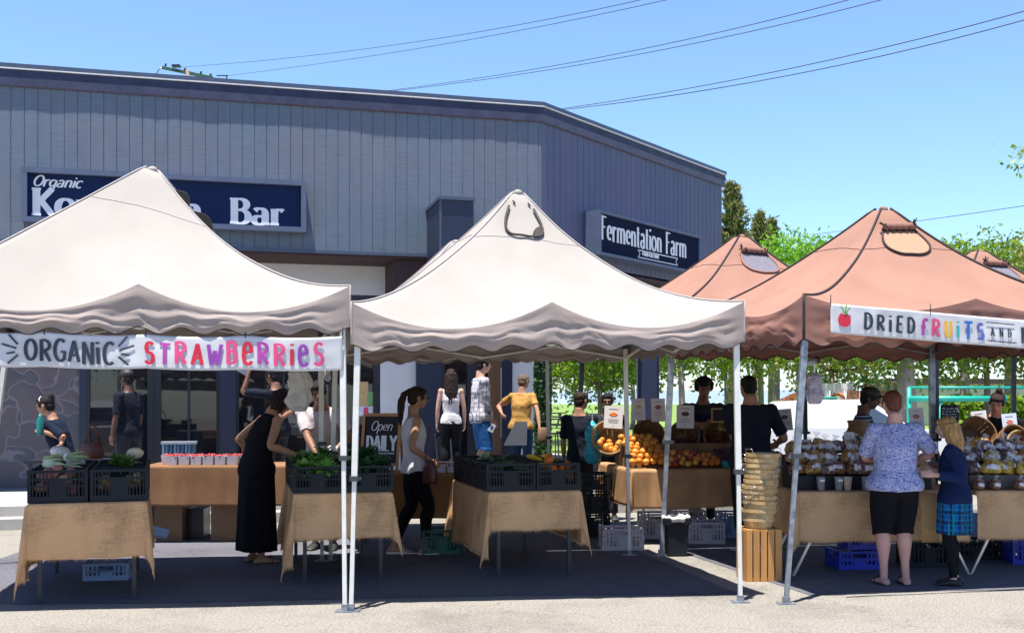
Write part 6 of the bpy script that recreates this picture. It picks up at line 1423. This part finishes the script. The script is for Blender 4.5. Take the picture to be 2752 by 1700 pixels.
# brown tents
p = Person('curly-haired vendor in a dark shirt and apron looking down behind the plums', *at(1888, 14.35), 178, 1.90, 'brown', False, 1.04, 8, 12, 0, L=P(1925, 1135, 13.9), R=P(1880, 1140, 13.8), eh=((-1, -.2, -.6), (1, -.2, -.6))); p.shirt(DKG, -.05, .315, .45); p.trousers(DKG); p.hair('curly', HR['black']); p.shoes(SOLB)
m = MB(); m.grid(lambda u, v: (lambda c, f, w: c[0] + V((w * (u - .5) * 1.3, 0, 0)) + c[1] * (f + .035 - .05 * (2 * u - 1) ** 2))(p.sp(-.05 + .30 * v), p.prof(-.05 + .30 * v)[1], p.prof(-.05 + .30 * v)[0]), 12, 16); solidify(p.put(m, 'apron', fab('apron', (.006, .018, .04))), .004)
p = Person('heavy-set man in a dark tee with his back turned at the fruit table', *at(2018, 11.75), 6, 1.88, 'tan', False, 1.14, 3, 12, 8, L=P(1985, 1210, 12.1), R=P(2090, 1190, 12.05), vox=.010); p.shirt(DKT, -.06, .318, .42, .014, .03); p.trousers(BLK, .96); p.hair('short', HR['black']); p.shoes(WHT)
p = Person('vendor in a dark cap and striped shirt looking right behind the nut bags', *at(2312, 11.9), -112, 1.76, 'dark', False, 1.04, 5, 14, 0, R=P(2300, 1165, 11.6), L=P(2330, 1165, 11.55)); p.shirt(STR, -.05, .315, .5); p.trousers(DKG); p.hair('short', HR['black']); p.cap(SOLB); p.shoes(SOLB)
p = Person('customer with short reddish hair in a blue patterned tee and black shorts, seen from behind', *at(2405, 9.72), 1, 1.70, 'pink', True, 1.22, 2, 12, 0, L=P(2375, 1238, 10.0), R=P(2445, 1250, 10.0), vox=.008, eh=((-1.4, -.3, -.5), (1.4, -.3, -.5)))
p.shirt(PRT, -.03, .318, .44, .014, .028, disp=(.009, 8), sl_loose=.03); p.trousers(BLK, .47, .06, .014, .035, 'shorts'); p.hair('short', HR['red']); p.sandals(SOLB, SOLB)
p = Person('girl with fair hair in a navy jumper and blue plaid skirt, facing left', *at(2566, 9.72), 62, 1.475, 'light', True, 1.02, 4, 10, 0, L=P(2512, 1275, 9.55), R=P(2508, 1262, 9.9), vox=.008, curl=1.0, eh=((0, -1, -1), (0, -1, -1)))
p.trousers(BLK, .97, .04, .005, .0, 'leggings'); p.shirt(NVY, -.03, .318, .92, .014, .03, 'jumper', disp=(.010, 8), sl_loose=.010); p.skirt(PLD, .46, .17, .175, .02, 'pleated_skirt', .05, 24, .85); p.hair('long', HR['blonde']); p.shoes(SOLB)
p = Person('vendor with a top bun in a black top looking down at the right stall', *at(2672, 12.55), 168, 1.75, 'tan', True, 1.08, 14, 24, -22, L=P(2705, 1190, 12.0), R=P(2650, 1190, 12.0)); p.shirt(BLK, -.05, .315, .35); p.trousers(BLK); p.hair('topbun', HR['dkbrown']); p.shoes(SOLB)
p = Person('person in black cut off by the right edge of the photo', *at(2785, 12.4), 150, 1.70, 'tan', True, 1.0, 6, 10, 0); p.shirt(BLK, -.05, .315, .5); p.trousers(BLK); p.hair('short', HR['black']); p.shoes(SOLB)
# left side
p = Person('woman with a dark bun and navy tee leaning left against the stone wall side', *at(172, 12.7), 86, 1.70, 'tan', True, 1.02, 20, 4, 0, L=P(120, 1160, 12.5), R=P(165, 1195, 12.4)); p.shirt(fab('navy_tee', (.012, .02, .045)), -.04, .315, .42); p.trousers(DKG); p.hair('bun', HR['black']); p.shoes(SOLB)
m = MB(); m.tube([p.hd(-.046, .012, .01), p.hd(-.034, .012, .052), p.hd(0, .012, .068), p.hd(.034, .012, .052), p.hd(.046, .012, .01)], .005, 5); p.put(m, 'hairband', M_signw)
c = thing('drink_bottle', 'teal drink bottle before the woman with the dark bun', 'bottle', P(108, 1168, 12.4), 0); mb = MB(); mb.lathe((0, 0, 0), [(.001, 0), (.038, 0), (.04, .02), (.04, .17), (.02, .20), (.02, .235), (.001, .236)], 18); mb.build('bottle_body', pm('teal_bottle', (.01, .16, .15), .3, .1, 9), c)
p = Person('figure added for the reflection of a man in a dark cap in the shop window behind the left stall', *at(345, 15.1, .27), 70, 1.76, 'dark', False, 1.0, 0, 6, 0); p.shirt(DKT, -.05, .315, .45); p.trousers(DKG); p.hair('short', HR['black']); p.cap(SOLB); p.shoes(SOLB)  # window reflection built as a solid figure in dark tones
p = Person('dark-haired man holding up a phone behind the woman in the black dress', *at(745, 15.2, .27), 62, 1.80, 'brown', False, 1.0, 4, 8, 0, L=P(668, 1002, 15.0), R=P(760, 1120, 15.0), eh=((0, 0, -1), None)); p.shirt(DKT, -.05, .315, .45); p.trousers(DKG); p.hair('short', HR['black']); p.shoes(SOLB)
c = thing('phone', 'pale phone held up at arm\'s length behind the left stall', 'phone', P(652, 996, 14.95), .2); c.rotation_euler = (0, .5, .6); MB().box((0, 0, 0), (.15, .01, .075), bev=.004).build('phone_body', M_cup, c)
c = thing('handbag', 'dark brown shoulder bag with tall handles behind the squash crates', 'handbag', P(248, 1232, 11.0), .1); mb = MB(); mb.rings([[V((.12 * k * cos(t), .05 * k * sin(t), z)) for t in [2 * pi * j / 20 for j in range(20)]] for z, k in ((0, .85), (.04, 1), (.16, .9), (.17, .8))]); mb.build('bag_body', M_lea, c)
for y in (-.02, .03): mb = MB(); mb.tube([(-.08, y, .14), (-.03, y, .32), (0, y, .36), (.03, y, .32), (.08, y, .14)], .006, 6); mb.build('bag_handle', M_lea, c)
c = thing('folding_stand', 'small folding stand carrying the brown shoulder bag and bottle', 'stand', PX(200, 12.0), .1); MB().box((0, 0, .98), (.9, .5, .03)).build('tabletop', M_dark, c)
for sx in (-.4, .4):
    for sy in (-.2, .2): mb = MB(); mb.bar((sx, sy, .97), (sx, sy, 0), .03); mb.build('leg', M_leg, c)
# ---------------------------------------------------------------- trees, park and street behind
def leaf_mat(name, c, c2, tr=.45):
    m, t, b = _new(name); N = t.nodes; L = t.links; tc = N.new('ShaderNodeTexCoord'); n = N.new('ShaderNodeTexNoise'); n.inputs['Scale'].default_value = 2.2; n.inputs['Detail'].default_value = 8; n.inputs['Roughness'].default_value = .8
    L.new(tc.outputs['Object'], n.inputs['Vector']); r = N.new('ShaderNodeValToRGB'); r.color_ramp.elements[0].position = .25; r.color_ramp.elements[1].position = .75
    r.color_ramp.elements[0].color = (*c, 1); r.color_ramp.elements[1].color = (*c2, 1); g = N.new('ShaderNodeNewGeometry'); k = N.new('ShaderNodeMath'); k.operation = 'MULTIPLY_ADD'; k.inputs[1].default_value = .5; k.inputs[2].default_value = -.25
    L.new(g.outputs['Random Per Island'], k.inputs[0]); ad = N.new('ShaderNodeMath'); ad.operation = 'ADD'; L.new(k.outputs[0], ad.inputs[0]); L.new(n.outputs['Fac'], ad.inputs[1]); L.new(ad.outputs[0], r.inputs[0]); L.new(r.outputs[0], b.inputs['Base Color']); b.inputs['Roughness'].default_value = .5
    q = N.new('ShaderNodeBsdfTranslucent'); L.new(r.outputs[0], q.inputs[0]); ms = N.new('ShaderNodeMixShader'); ms.inputs[0].default_value = tr
    L.new(b.outputs[0], ms.inputs[1]); L.new(q.outputs[0], ms.inputs[2]); L.new(ms.outputs[0], N['Material Output'].inputs[0]); return m
LF1 = leaf_mat('leaf_fresh', (.10, .22, .02), (.26, .38, .03)); LF2 = leaf_mat('leaf_mixed', (.14, .19, .03), (.34, .30, .06)); LF3 = leaf_mat('leaf_bright', (.13, .34, .02), (.28, .52, .04)); LF4 = leaf_mat('needle', (.10, .15, .05), (.30, .27, .10), .25); LF5 = leaf_mat('leaf_dark', (.02, .07, .025), (.06, .14, .04), .3)
M_bark = pm('bark', (.22, .17, .15), .9, .35, 8, .8, 30, stretch=(1, 1, .3)); M_bark2 = pm('bark_pale', (.42, .34, .30), .9, .3, 8, .8, 30, stretch=(1, 1, .3))
def leaves(rng, cen, rad, n, size, per=26, sq=1.0):
    """n leaf blades in clumps spread through an ellipsoid; returns verts and faces."""
    nc = max(4, n // per); u = rng.normal(size=(nc, 3)); u /= np.linalg.norm(u, axis=1)[:, None]; c = u * (rng.uniform(.25, 1.0, (nc, 1)) ** .5) * np.array(rad) * (1 + .18 * np.sin(u[:, :1] * 5 + u[:, 2:] * 4)) + np.array(cen)
    idx = rng.integers(0, nc, n); cr = np.mean(rad) * .20; p = c[idx] + np.clip(rng.normal(size=(n, 3)), -1.7, 1.7) * cr * np.array([1, 1, .7]) * rng.uniform(.5, 1.4, (n, 1))
    a = rng.normal(size=(n, 3)); a /= np.linalg.norm(a, axis=1)[:, None]; b = rng.normal(size=(n, 3)); b -= (b * a).sum(1)[:, None] * a; b /= np.linalg.norm(b, axis=1)[:, None]
    s = size * rng.uniform(.6, 1.3, (n, 1)); v = np.stack([p - a * s, p - b * s * .5 * sq, p + a * s, p + b * s * .5 * sq], 1).reshape(-1, 3); return v, c
def mesh_quads(name, v, mat, parent):
    n = len(v) // 4; me = bpy.data.meshes.new(name); me.vertices.add(4 * n); me.vertices.foreach_set('co', v.astype(np.float32).ravel()); me.loops.add(4 * n); me.loops.foreach_set('vertex_index', np.arange(4 * n, dtype=np.int32))
    me.polygons.add(n); me.polygons.foreach_set('loop_start', np.arange(0, 4 * n, 4, dtype=np.int32)); me.materials.append(mat); me.update(calc_edges=True); me.validate()
    o = bpy.data.objects.new(name, me); COL.objects.link(o); o.parent = parent; return o
def tree(label, x, y, z0, h, cz, rad, n, size, mat, seed, bark=None, lean=0.0, tr=.16, forks=6, cat='tree', group=None, name='park_tree', zlow=.45):
    t = thing(name, label, cat, (x, y, z0), 0, group); rng = np.random.default_rng(seed); v, c = leaves(rng, (lean * h * .5, 0, cz), rad, n, size)
    mesh_quads('crown', v, mat, t); mb = MB(); fk = V((lean * h * .3, 0, cz - rad[2] * .75)); rnd = random.Random(seed)
    mb.tube([(0, 0, -.1), (0.02, 0, .25), fk * .5 + V((.05, 0, 0)), fk], [tr * 1.5, tr * 1.1, tr, tr * .8], 10)
    for i in rng.choice(len(c), min(forks * 2, len(c)), False):
        e = V(c[i]); m_ = fk.lerp(e, .5) + V((rnd.uniform(-.3, .3), rnd.uniform(-.3, .3), -.1)); mb.tube([fk - V((0, 0, .1)), m_, e], [tr * .5, tr * .3, tr * .08], 6)
    mb.build('trunk', bark or M_bark, t); return t
G = 'park trees behind the tents'
specs = [(1470, 36, (3.0, 2.4, 1.9), 4.0, LF2, 'reddish-tinged tree left of the navy porch column'), (1610, 33, (1.9, 1.8, 2.0), 3.7, LF1, 'fresh green tree with foliage hanging low beside the silver pole'), (1828, 30, (2.6, 2.2, 1.5), 4.05, LF1, 'pale-trunked forked tree behind the curly-haired vendor'),
         (2030, 33, (2.6, 2.4, 1.5), 4.1, LF1, 'green tree behind the man with his back turned'), (2235, 36, (2.8, 2.2, 1.6), 3.9, LF2, 'yellowish tree behind the hanging grey bag'), (2432, 30, (3.0, 2.4, 1.7), 4.2, LF1, 'broad thick-trunked tree behind the customer in blue'), (2650, 31, (2.8, 2.4, 1.7), 4.1, LF1, 'green tree behind the vendor with the top bun'), (2860, 30, (2.4, 2.4, 1.8), 4.1, LF2, 'tree at the far right edge behind the tents')]
for i, (px, Y, rad, cz, mt, lab) in enumerate(specs):
    p = PX(px, Y); tree(lab, p.x, Y, .27, 6, cz - .30, rad, 7600, .084, mt, 10 + i, M_bark2 if i in (2, 5) else M_bark, tr=.09 if i != 5 else .26, group=G)
for i, (px, Y, rad, cz, mt, lab) in enumerate([(1700, 52, (3.4, 2.5, 2.6), 4.6, LF5, 'darker tree farther back between the poles'), (1545, 60, (3.2, 3, 3.2), 4.8, LF5, 'dark tree farther back left of the silver pole'), (2330, 50, (3.5, 2.5, 2.2), 4.0, LF5, 'dark bushy tree behind the capped vendor'), (1950, 55, (3.6, 2.5, 2.4), 4.9, LF2, 'loose tree farther back behind the dark-shirted man')]):
    p = PX(px, Y); tree(lab, p.x, Y, .27, 6, cz - .2, rad, 3000, .15, mt, 40 + i, tr=.11, group=G)
p = PX(2150, 62); tree('bright lime green tree rising between the two brown tent peaks', p.x, 62, .27, 10, 8.9, (2.5, 2.5, 1.9), 5200, .13, LF3, 60, tr=.25)
p = PX(2085, 66); tree('small lime green tree beside the dark conifers', p.x, 66, .27, 8, 7.2, (1.5, 1.6, 1.4), 1800, .13, LF3, 66, tr=.2)
p = PX(2590, 45); tree('wispy green tree above the right slope of the front brown tent', p.x, 45, .27, 8, 6.9, (1.3, 1.3, 1.1), 1600, .12, LF1, 61, tr=.18)
p = PX(2710, 47); tree('green tree above the far right brown tent', p.x, 47, .27, 8, 6.8, (1.9, 1.8, 1.7), 3200, .12, LF1, 62, tr=.2)
tree('tree whose leafy branch tip enters at the right edge against the sky', 11.35, 22, .0, 9, 6.5, (1.15, 1.0, .95), 1500, .07, LF1, 63, tr=.15)
def conifer(label, px, Y, ytop, w, seed):
    p = PX(px, Y); top = P(px, ytop, Y).z; t = thing('conifer_tree', label, 'tree', (p.x, Y, .27), 0, 'dark conifers behind the building'); rng = np.random.default_rng(seed); A = []
    mb = MB(); mb.tube([(0, 0, 0), (0, 0, top * .6), (0, 0, top - .5)], [.3, .18, .03], 8)
    for k in range(240):
        f = rng.uniform(.30, 1) ** 1.0; z = top * f; a = rng.uniform(0, 2 * pi); L = w * (1.04 - f) ** .8 * 1.25 * rng.uniform(.5, 1.15); d = np.array([cos(a), sin(a), rng.uniform(.5, 1.2)]); d /= np.linalg.norm(d); m = 44
        s = rng.uniform(.1, 1, (m, 1)); q = np.array([0, 0, z - .6]) + d * L * s + rng.normal(size=(m, 3)) * .13; b = d + rng.normal(size=(m, 3)) * .45; b /= np.linalg.norm(b, axis=1)[:, None]; c = np.cross(b, rng.normal(size=(m, 3))); c /= np.linalg.norm(c, axis=1)[:, None]
        l = rng.uniform(.14, .30, (m, 1)); A.append(np.stack([q - b * l, q - c * .07, q + b * l, q + c * .07], 1).reshape(-1, 3))
        if k % 3 == 0: mb.tube([(0, 0, z - .6), tuple(np.array([0, 0, z - .6]) + d * L)], [.05, .01], 5)
    mesh_quads('crown', np.concatenate(A), LF4, t); mb.build('trunk', M_bark, t)
conifer('tall dark conifer just right of the building corner', 1968, 70, 490, 3.2, 1); conifer('shorter twin-tipped conifer right of the tall one', 2042, 74, 566, 2.4, 2); conifer('small conifer tip beside the lime green tree', 2074, 78, 585, 1.6, 3)
h = thing('hedge', 'dark ivy hedge against the shop wall by the white panel', 'hedge', (0, 0, 0)); rng = np.random.default_rng(5); q = PX(1458, 18.3); q2 = rng.uniform(size=(5200, 3)) * np.array([.26, .5, 3.0]) + np.array([q.x - .13, 18.0, .45]); a = rng.normal(size=(5200, 3)); a /= np.linalg.norm(a, axis=1)[:, None]; b = np.cross(a, rng.normal(size=(5200, 3))); b /= np.linalg.norm(b, axis=1)[:, None]
mesh_quads('hedge_leaves', np.stack([q2 - a * .05, q2 - b * .03, q2 + a * .05, q2 + b * .03], 1).reshape(-1, 3), LF5, h)
h = thing('hedge', 'clipped green hedge at the far right beyond the lawn', 'hedge', (0, 0, 0)); n = 7000; q2 = rng.uniform(size=(n, 3)) * np.array([9, 1.2, 1.5]) + np.array([16.5, 42, .3]); a = rng.normal(size=(n, 3)); a /= np.linalg.norm(a, axis=1)[:, None]; b = np.cross(a, rng.normal(size=(n, 3))); b /= np.linalg.norm(b, axis=1)[:, None]
mesh_quads('hedge_leaves', np.stack([q2 - a * .13, q2 - b * .09, q2 + a * .13, q2 + b * .09], 1).reshape(-1, 3), LF1, h)
# ---------------------------------------------------------------- vehicles
M_car = pm('car_white', (.74, .75, .77), .25, 0, coat=.6); M_cgl = pm('car_glass', (.05, .07, .09), .05, 0, spec=1); M_tyre = pm('tyre', (.012, .012, .013), .8, .1, 9); M_red = pm('tail_red', (.45, .01, .01), .2, 0)
def car(label, loc, rz, group=None, van=False):
    c = thing('parked_car', label, 'car', loc, rz, group)           # nose towards +x, width along y
    body = [(-2.25, .30, .84), (-2.3, .75, .86), (-2.2, .98, .84), (-1.2, 1.0, .86), (.9, 1.0, .86), (1.6, .97, .84), (2.15, .86, .80), (2.3, .62, .76), (2.3, .32, .74)]
    mb = MB(); prof = [(-2.28, .32), (-2.33, .55), (-2.30, .95), (-1.9, 1.04), (-.6, 1.05), (.75, 1.05), (1.4, 1.0), (2.1, .86), (2.32, .62), (2.30, .32)]
    R = []
    for y, k, dz in ((-.90, .985, -.02), (-.86, 1, 0), (0, 1.01, .02), (.86, 1, 0), (.90, .985, -.02)): R.append([V((x * k, y, z + (dz if z > .5 else 0))) for x, z in prof])
    mb.rings([list(reversed(r)) for r in R], smooth=False); o = mb.build('body', M_car, c); b = o.modifiers.new('b', 'BEVEL'); b.width = .04; b.segments = 3; b.limit_method = 'ANGLE'
    cab = [(-2.15, 1.02), (-2.0, 1.45), (-1.75, 1.62), (.0, 1.66), (.35, 1.58), (1.15, 1.03)]; mb = MB(); mb.rings([[V((x * (.97 if abs(y) > .7 and z > 1.4 else 1), y * (1 if z < 1.2 else .86), z)) for x, z in cab][::-1] for y in (-.84, .84)], smooth=False); o = mb.build('cabin', M_car, c); b = o.modifiers.new('b', 'BEVEL'); b.width = .05; b.segments = 3; b.limit_method = 'ANGLE'
    for s in (-1, 1):
        for pts in ([(-1.9, 1.08), (-1.82, 1.42), (-1.1, 1.52), (-1.1, 1.08)], [(-1.02, 1.08), (-1.02, 1.52), (-.15, 1.53), (-.15, 1.08)], [(-.07, 1.08), (-.07, 1.53), (.25, 1.5), (.9, 1.08)]):
            if van and pts[0][0] < -.5: continue
            mb = MB(); y = lambda z: s * (.84 + (z - 1.02) * -.19 + .012); vs = [V((x, y(z), z)) for x, z in pts] + [V((x, y(z) - s * .02, z)) for x, z in pts]; mb.add(vs, [(0, 1, 2, 3), (7, 6, 5, 4), (0, 4, 5, 1), (1, 5, 6, 2), (2, 6, 7, 3), (3, 7, 4, 0)]); mb.build('side_window', M_cgl, c)
        mb = MB(); mb.box((-2.25, s * .74, .86), (.12, .18, .26), bev=.03); mb.build('tail_light', M_red, c); mb = MB(); mb.box((2.18, s * .66, .70), (.14, .26, .14), bev=.03); mb.build('headlight', M_cup, c)
        mb = MB(); mb.ell((.85, s * .98, 1.1), (.06, .1, .07)); mb.build('wing_mirror', M_car, c)
        for x in (-1.45, 1.45):
            mb = MB(); mb.tube([(x, s * .70, .33), (x, s * .93, .33)], .33, 24); w = mb.build('wheel', M_tyre, c); mb = MB(); mb.tube([(x, s * .92, .33), (x, s * .945, .33)], .21, 20); mb.build('rim', M_cup, w)
    mb = MB(); mb.add([(.43, -.66, 1.56), (.43, .66, 1.56), (1.11, .78, 1.09), (1.11, -.78, 1.09)], [(0, 1, 2, 3)]); solidify(mb.build('windscreen', M_cgl, c), .02, 1)
    mb = MB(); mb.add([(-2.13, -.70, 1.12), (-2.13, .70, 1.12), (-2.03, .64, 1.45), (-2.03, -.64, 1.45)], [(3, 2, 1, 0)]); solidify(mb.build('rear_window', M_cgl, c), .03, 1); return c
v1 = car('white panel-sided vehicle parked beyond the brown tents in full sun', (PX(2285, 26).x, 26, 0), .0, van=True)
v2 = car('white car parked facing the stalls and mirrored in the shop windows', (-4.55, 4.2, 0), radians(-90)); v3 = dup(v2, (3.5, -6.5, 0), radians(100), 'white car parked behind the photographer opposite the shop')
for i, (x, y) in enumerate(((-11, -14), (-3, -17), (6, -16), (14, -12))): tree(['tree', 'second tree', 'third tree', 'fourth tree'][i] + ' across the lot mirrored in the shop windows', x, y, 0, 8, 5.2, (3.2, 3, 2.6), 2600, .16, LF1, 70 + i, tr=.25, group='trees across the lot')
# ---------------------------------------------------------------- playground and park furniture
M_tealp = pm('teal_paint', (.01, .36, .28), .4, .1, 9); M_orp = pm('orange_plastic', (.72, .22, .05), .4, .1, 9); M_fen = pm('red_fence', (.42, .18, .10), .8, .3, 6)
pf = thing('playground_frame', 'teal horizontal climbing bars of the playground right of the dark double pole', 'playground bars', (PX(2600, 27).x, 27, .0)); M_ = lambda px, py: P(px, py, 27) - pf.location
for a, b_, r in ((( 2440, 1041), (2790, 1041), .035), ((2440, 1071), (2705, 1071), .075), ((2140, 1069), (2250, 1069), .03)): mb = MB(); mb.tube([M_(*a), M_(*b_)], r, 10); mb.build('bar', M_tealp, pf)
for px, y0 in ((2443, 1041), (2527, 1071), (2788, 1041)): mb = MB(); a = M_(px, y0); mb.tube([a, V((a.x, a.y, 0))], .055, 10); mb.build('post', M_tealp, pf)
ps = thing('play_house', 'orange arch and red slatted panel of the play structure behind the hanging bag', 'play structure', (PX(2260, 32).x, 32, .27)); q = lambda px, py: P(px, py, 32) - ps.location
mb = MB(); c = q(2252, 1082); r = .22; mb.tube([c + V((r * cos(a), 0, r * 1.15 * sin(a))) for a in [pi * k / 16 for k in range(17)]], .045, 8); mb.build('arch', M_orp, ps); mb = MB(); mb.box(c + V((0, .1, .1)), (.95, .05, .95)); mb.build('panel', M_signw, ps)
mb = MB(); a = q(2280, 1085)
for k in range(14): mb.box((a.x + .13 * k, 0, a.z * .5 + .25), (.10, .04, 1.55))
mb.build('slatted_panel', M_fen, ps)
for x in (2232, 2272): mb = MB(); a = q(x, 1050); mb.tube([a, V((a.x, 0, -.2))], .04, 8); mb.build('post', M_signw, ps)
sl_ = thing('slide', 'orange slide roof seen between the dark-shirted man and the grey pole', 'slide', (PX(2118, 34).x, 34, .27)); mb = MB(); a = P(2100, 1080, 34) - sl_.location; b_ = P(2150, 1058, 34) - sl_.location; mb.bar(a, b_, .12, .9); mb.build('slide_chute', M_orp, sl_); mb = MB(); mb.bar(b_, (b_.x, 0, 0), .08); mb.bar(a, (a.x, 0, 0), .08); mb.build('slide_frame', M_tealp, sl_)
for i, (px, Y) in enumerate(((1520, 42), (1592, 50), (1470, 54))):
    c = thing('picnic_table', ['dark picnic table on the lawn left of the boy', 'dark picnic table on the lawn behind the turquoise bag', 'distant picnic table on the lawn'][i], 'picnic table', PX(px, Y, .27), .1 * i, 'picnic tables on the lawn'); mb = MB(); mb.box((0, 0, .74), (1.8, .75, .05)); mb.build('tabletop', M_leg, c)
    for s in (-1, 1): mb = MB(); mb.box((0, s * .68, .44), (1.8, .26, .05)); mb.build('bench', M_leg, c); mb = MB(); mb.bar((s * .65, -.7, 0), (s * .65, .25, .74), .07); mb.bar((s * .65, .7, 0), (s * .65, -.25, .74), .07); mb.build('leg', M_leg, c)
for i, (px, Y, w, hh, col, lab) in enumerate([(2650, 60, 7, 3.2, (.55, .50, .50), 'pale low house beyond the playground'), (2480, 66, 5, 3.4, (.30, .20, .18), 'brown low house behind the thick tree trunk')]):
    c = thing('house', lab, 'house', PX(px, Y, .27), 0, 'houses beyond the park'); MB().box((0, 0, hh * .35), (w, 4, hh * .7)).build('wall', pm('house%d' % i, col, .8, .1, 2), c); mb = MB(); mb.prism([(-w / 2 - .3, -2.3), (w / 2 + .3, -2.3), (w / 2 + .3, 2.3), (-w / 2 - .3, 2.3)], hh * .7, hh * .78); mb.build('roof', M_lump, c)
    for k in range(3): MB().box((-w * .3 + w * .3 * k, -2.02, hh * .38), (w * .14, .05, hh * .3)).build('window', M_dark, c)
# ---------------------------------------------------------------- power lines and pole
M_wire = pm('wire', (.05, .055, .065), .6, 0)
def wire(label, p0, p1, p2, Y0, Y1, r=.012):
    a, m, b_ = P(*p0, Y0), None, P(*p2, Y1); t = .5; pts = []
    for k in range(41):
        u = k / 40; Y = 1 / ((1 - u) / Y0 + u / Y1); px = p0[0] + (p2[0] - p0[0]) * u; um = (p1[0] - p0[0]) / (p2[0] - p0[0]); lin = lambda w: p0[1] + (p2[1] - p0[1]) * w; bend = (p1[1] - lin(um)) / (um * (1 - um)); pts.append(P(px, lin(u) + bend * u * (1 - u), Y))
    c = thing('power_line', label, 'power line', tuple(a), 0, 'overhead power lines'); mb = MB(); mb.tube([q - a for q in pts], r, 5); mb.build('cable', M_wire, c)
wire('upper thin wire of the left overhead pair', (470, 182), (1124, 112), (1900, -42), 62, 30); wire('lower thin wire of the left overhead pair', (600, 205), (1200, 118), (1980, -44), 62, 30)
wire('upper wire of the middle overhead pair', (700, 279), (1686, 140), (2500, -62), 60, 27, .013); wire('lower wire of the middle overhead pair', (740, 274), (1740, 142), (2560, -52), 60, 27, .013)
wire('upper wire of the right overhead pair, rising to the right edge', (950, 354), (2136, 182), (2900, -12), 58, 25, .014); wire('lower wire of the right overhead pair, rising to the right edge', (955, 336), (2136, 200), (2900, 12), 58, 25, .014)
wire('single low wire at the right behind the brown tent peak', (2150, 634), (2450, 596), (2900, 530), 90, 55, .02)
up = thing('utility_pole', 'utility pole top with dark crossarm and cut-outs peeking over the roof', 'utility pole', PX(505, 62), 0); o = up.location; q = lambda px, py, d=0: P(px, py, 62 + d) - V(o)
mb = MB(); mb.tube([(0, 0, 0), q(505, 188)], [.2, .13], 10); mb.build('pole', M_bark, up); mb = MB(); mb.bar(q(436, 182), q(572, 210), .16, .16); mb.build('crossarm', pm('green_wood', (.03, .09, .07), .7, .2, 5), up)
mb = MB(); mb.box(q(474, 178), (.45, .3, .12)); mb.build('cut_out', M_ld, up)
for px, py in ((445, 178), (497, 190), (540, 199), (566, 205)): mb = MB(); mb.tube([q(px, py), q(px, py - 8)], .06, 8); mb.build('insulator', M_leg, up)
mb = MB(); mb.tube([q(436, 182), q(428, 186), q(420, 198)], .04, 5); mb.build('stay', M_cup, up)
rv = thing('roof_vent', 'small T-shaped vent pipe on the roof edge', 'vent', P(609, 222, 24), 0); mb = MB(); mb.bar((0, 0, 0), (0, 0, .15), .02); mb.bar((-.22, 0, .15), (.03, 0, .15), .02); mb.build('vent_pipe', M_ld, rv)
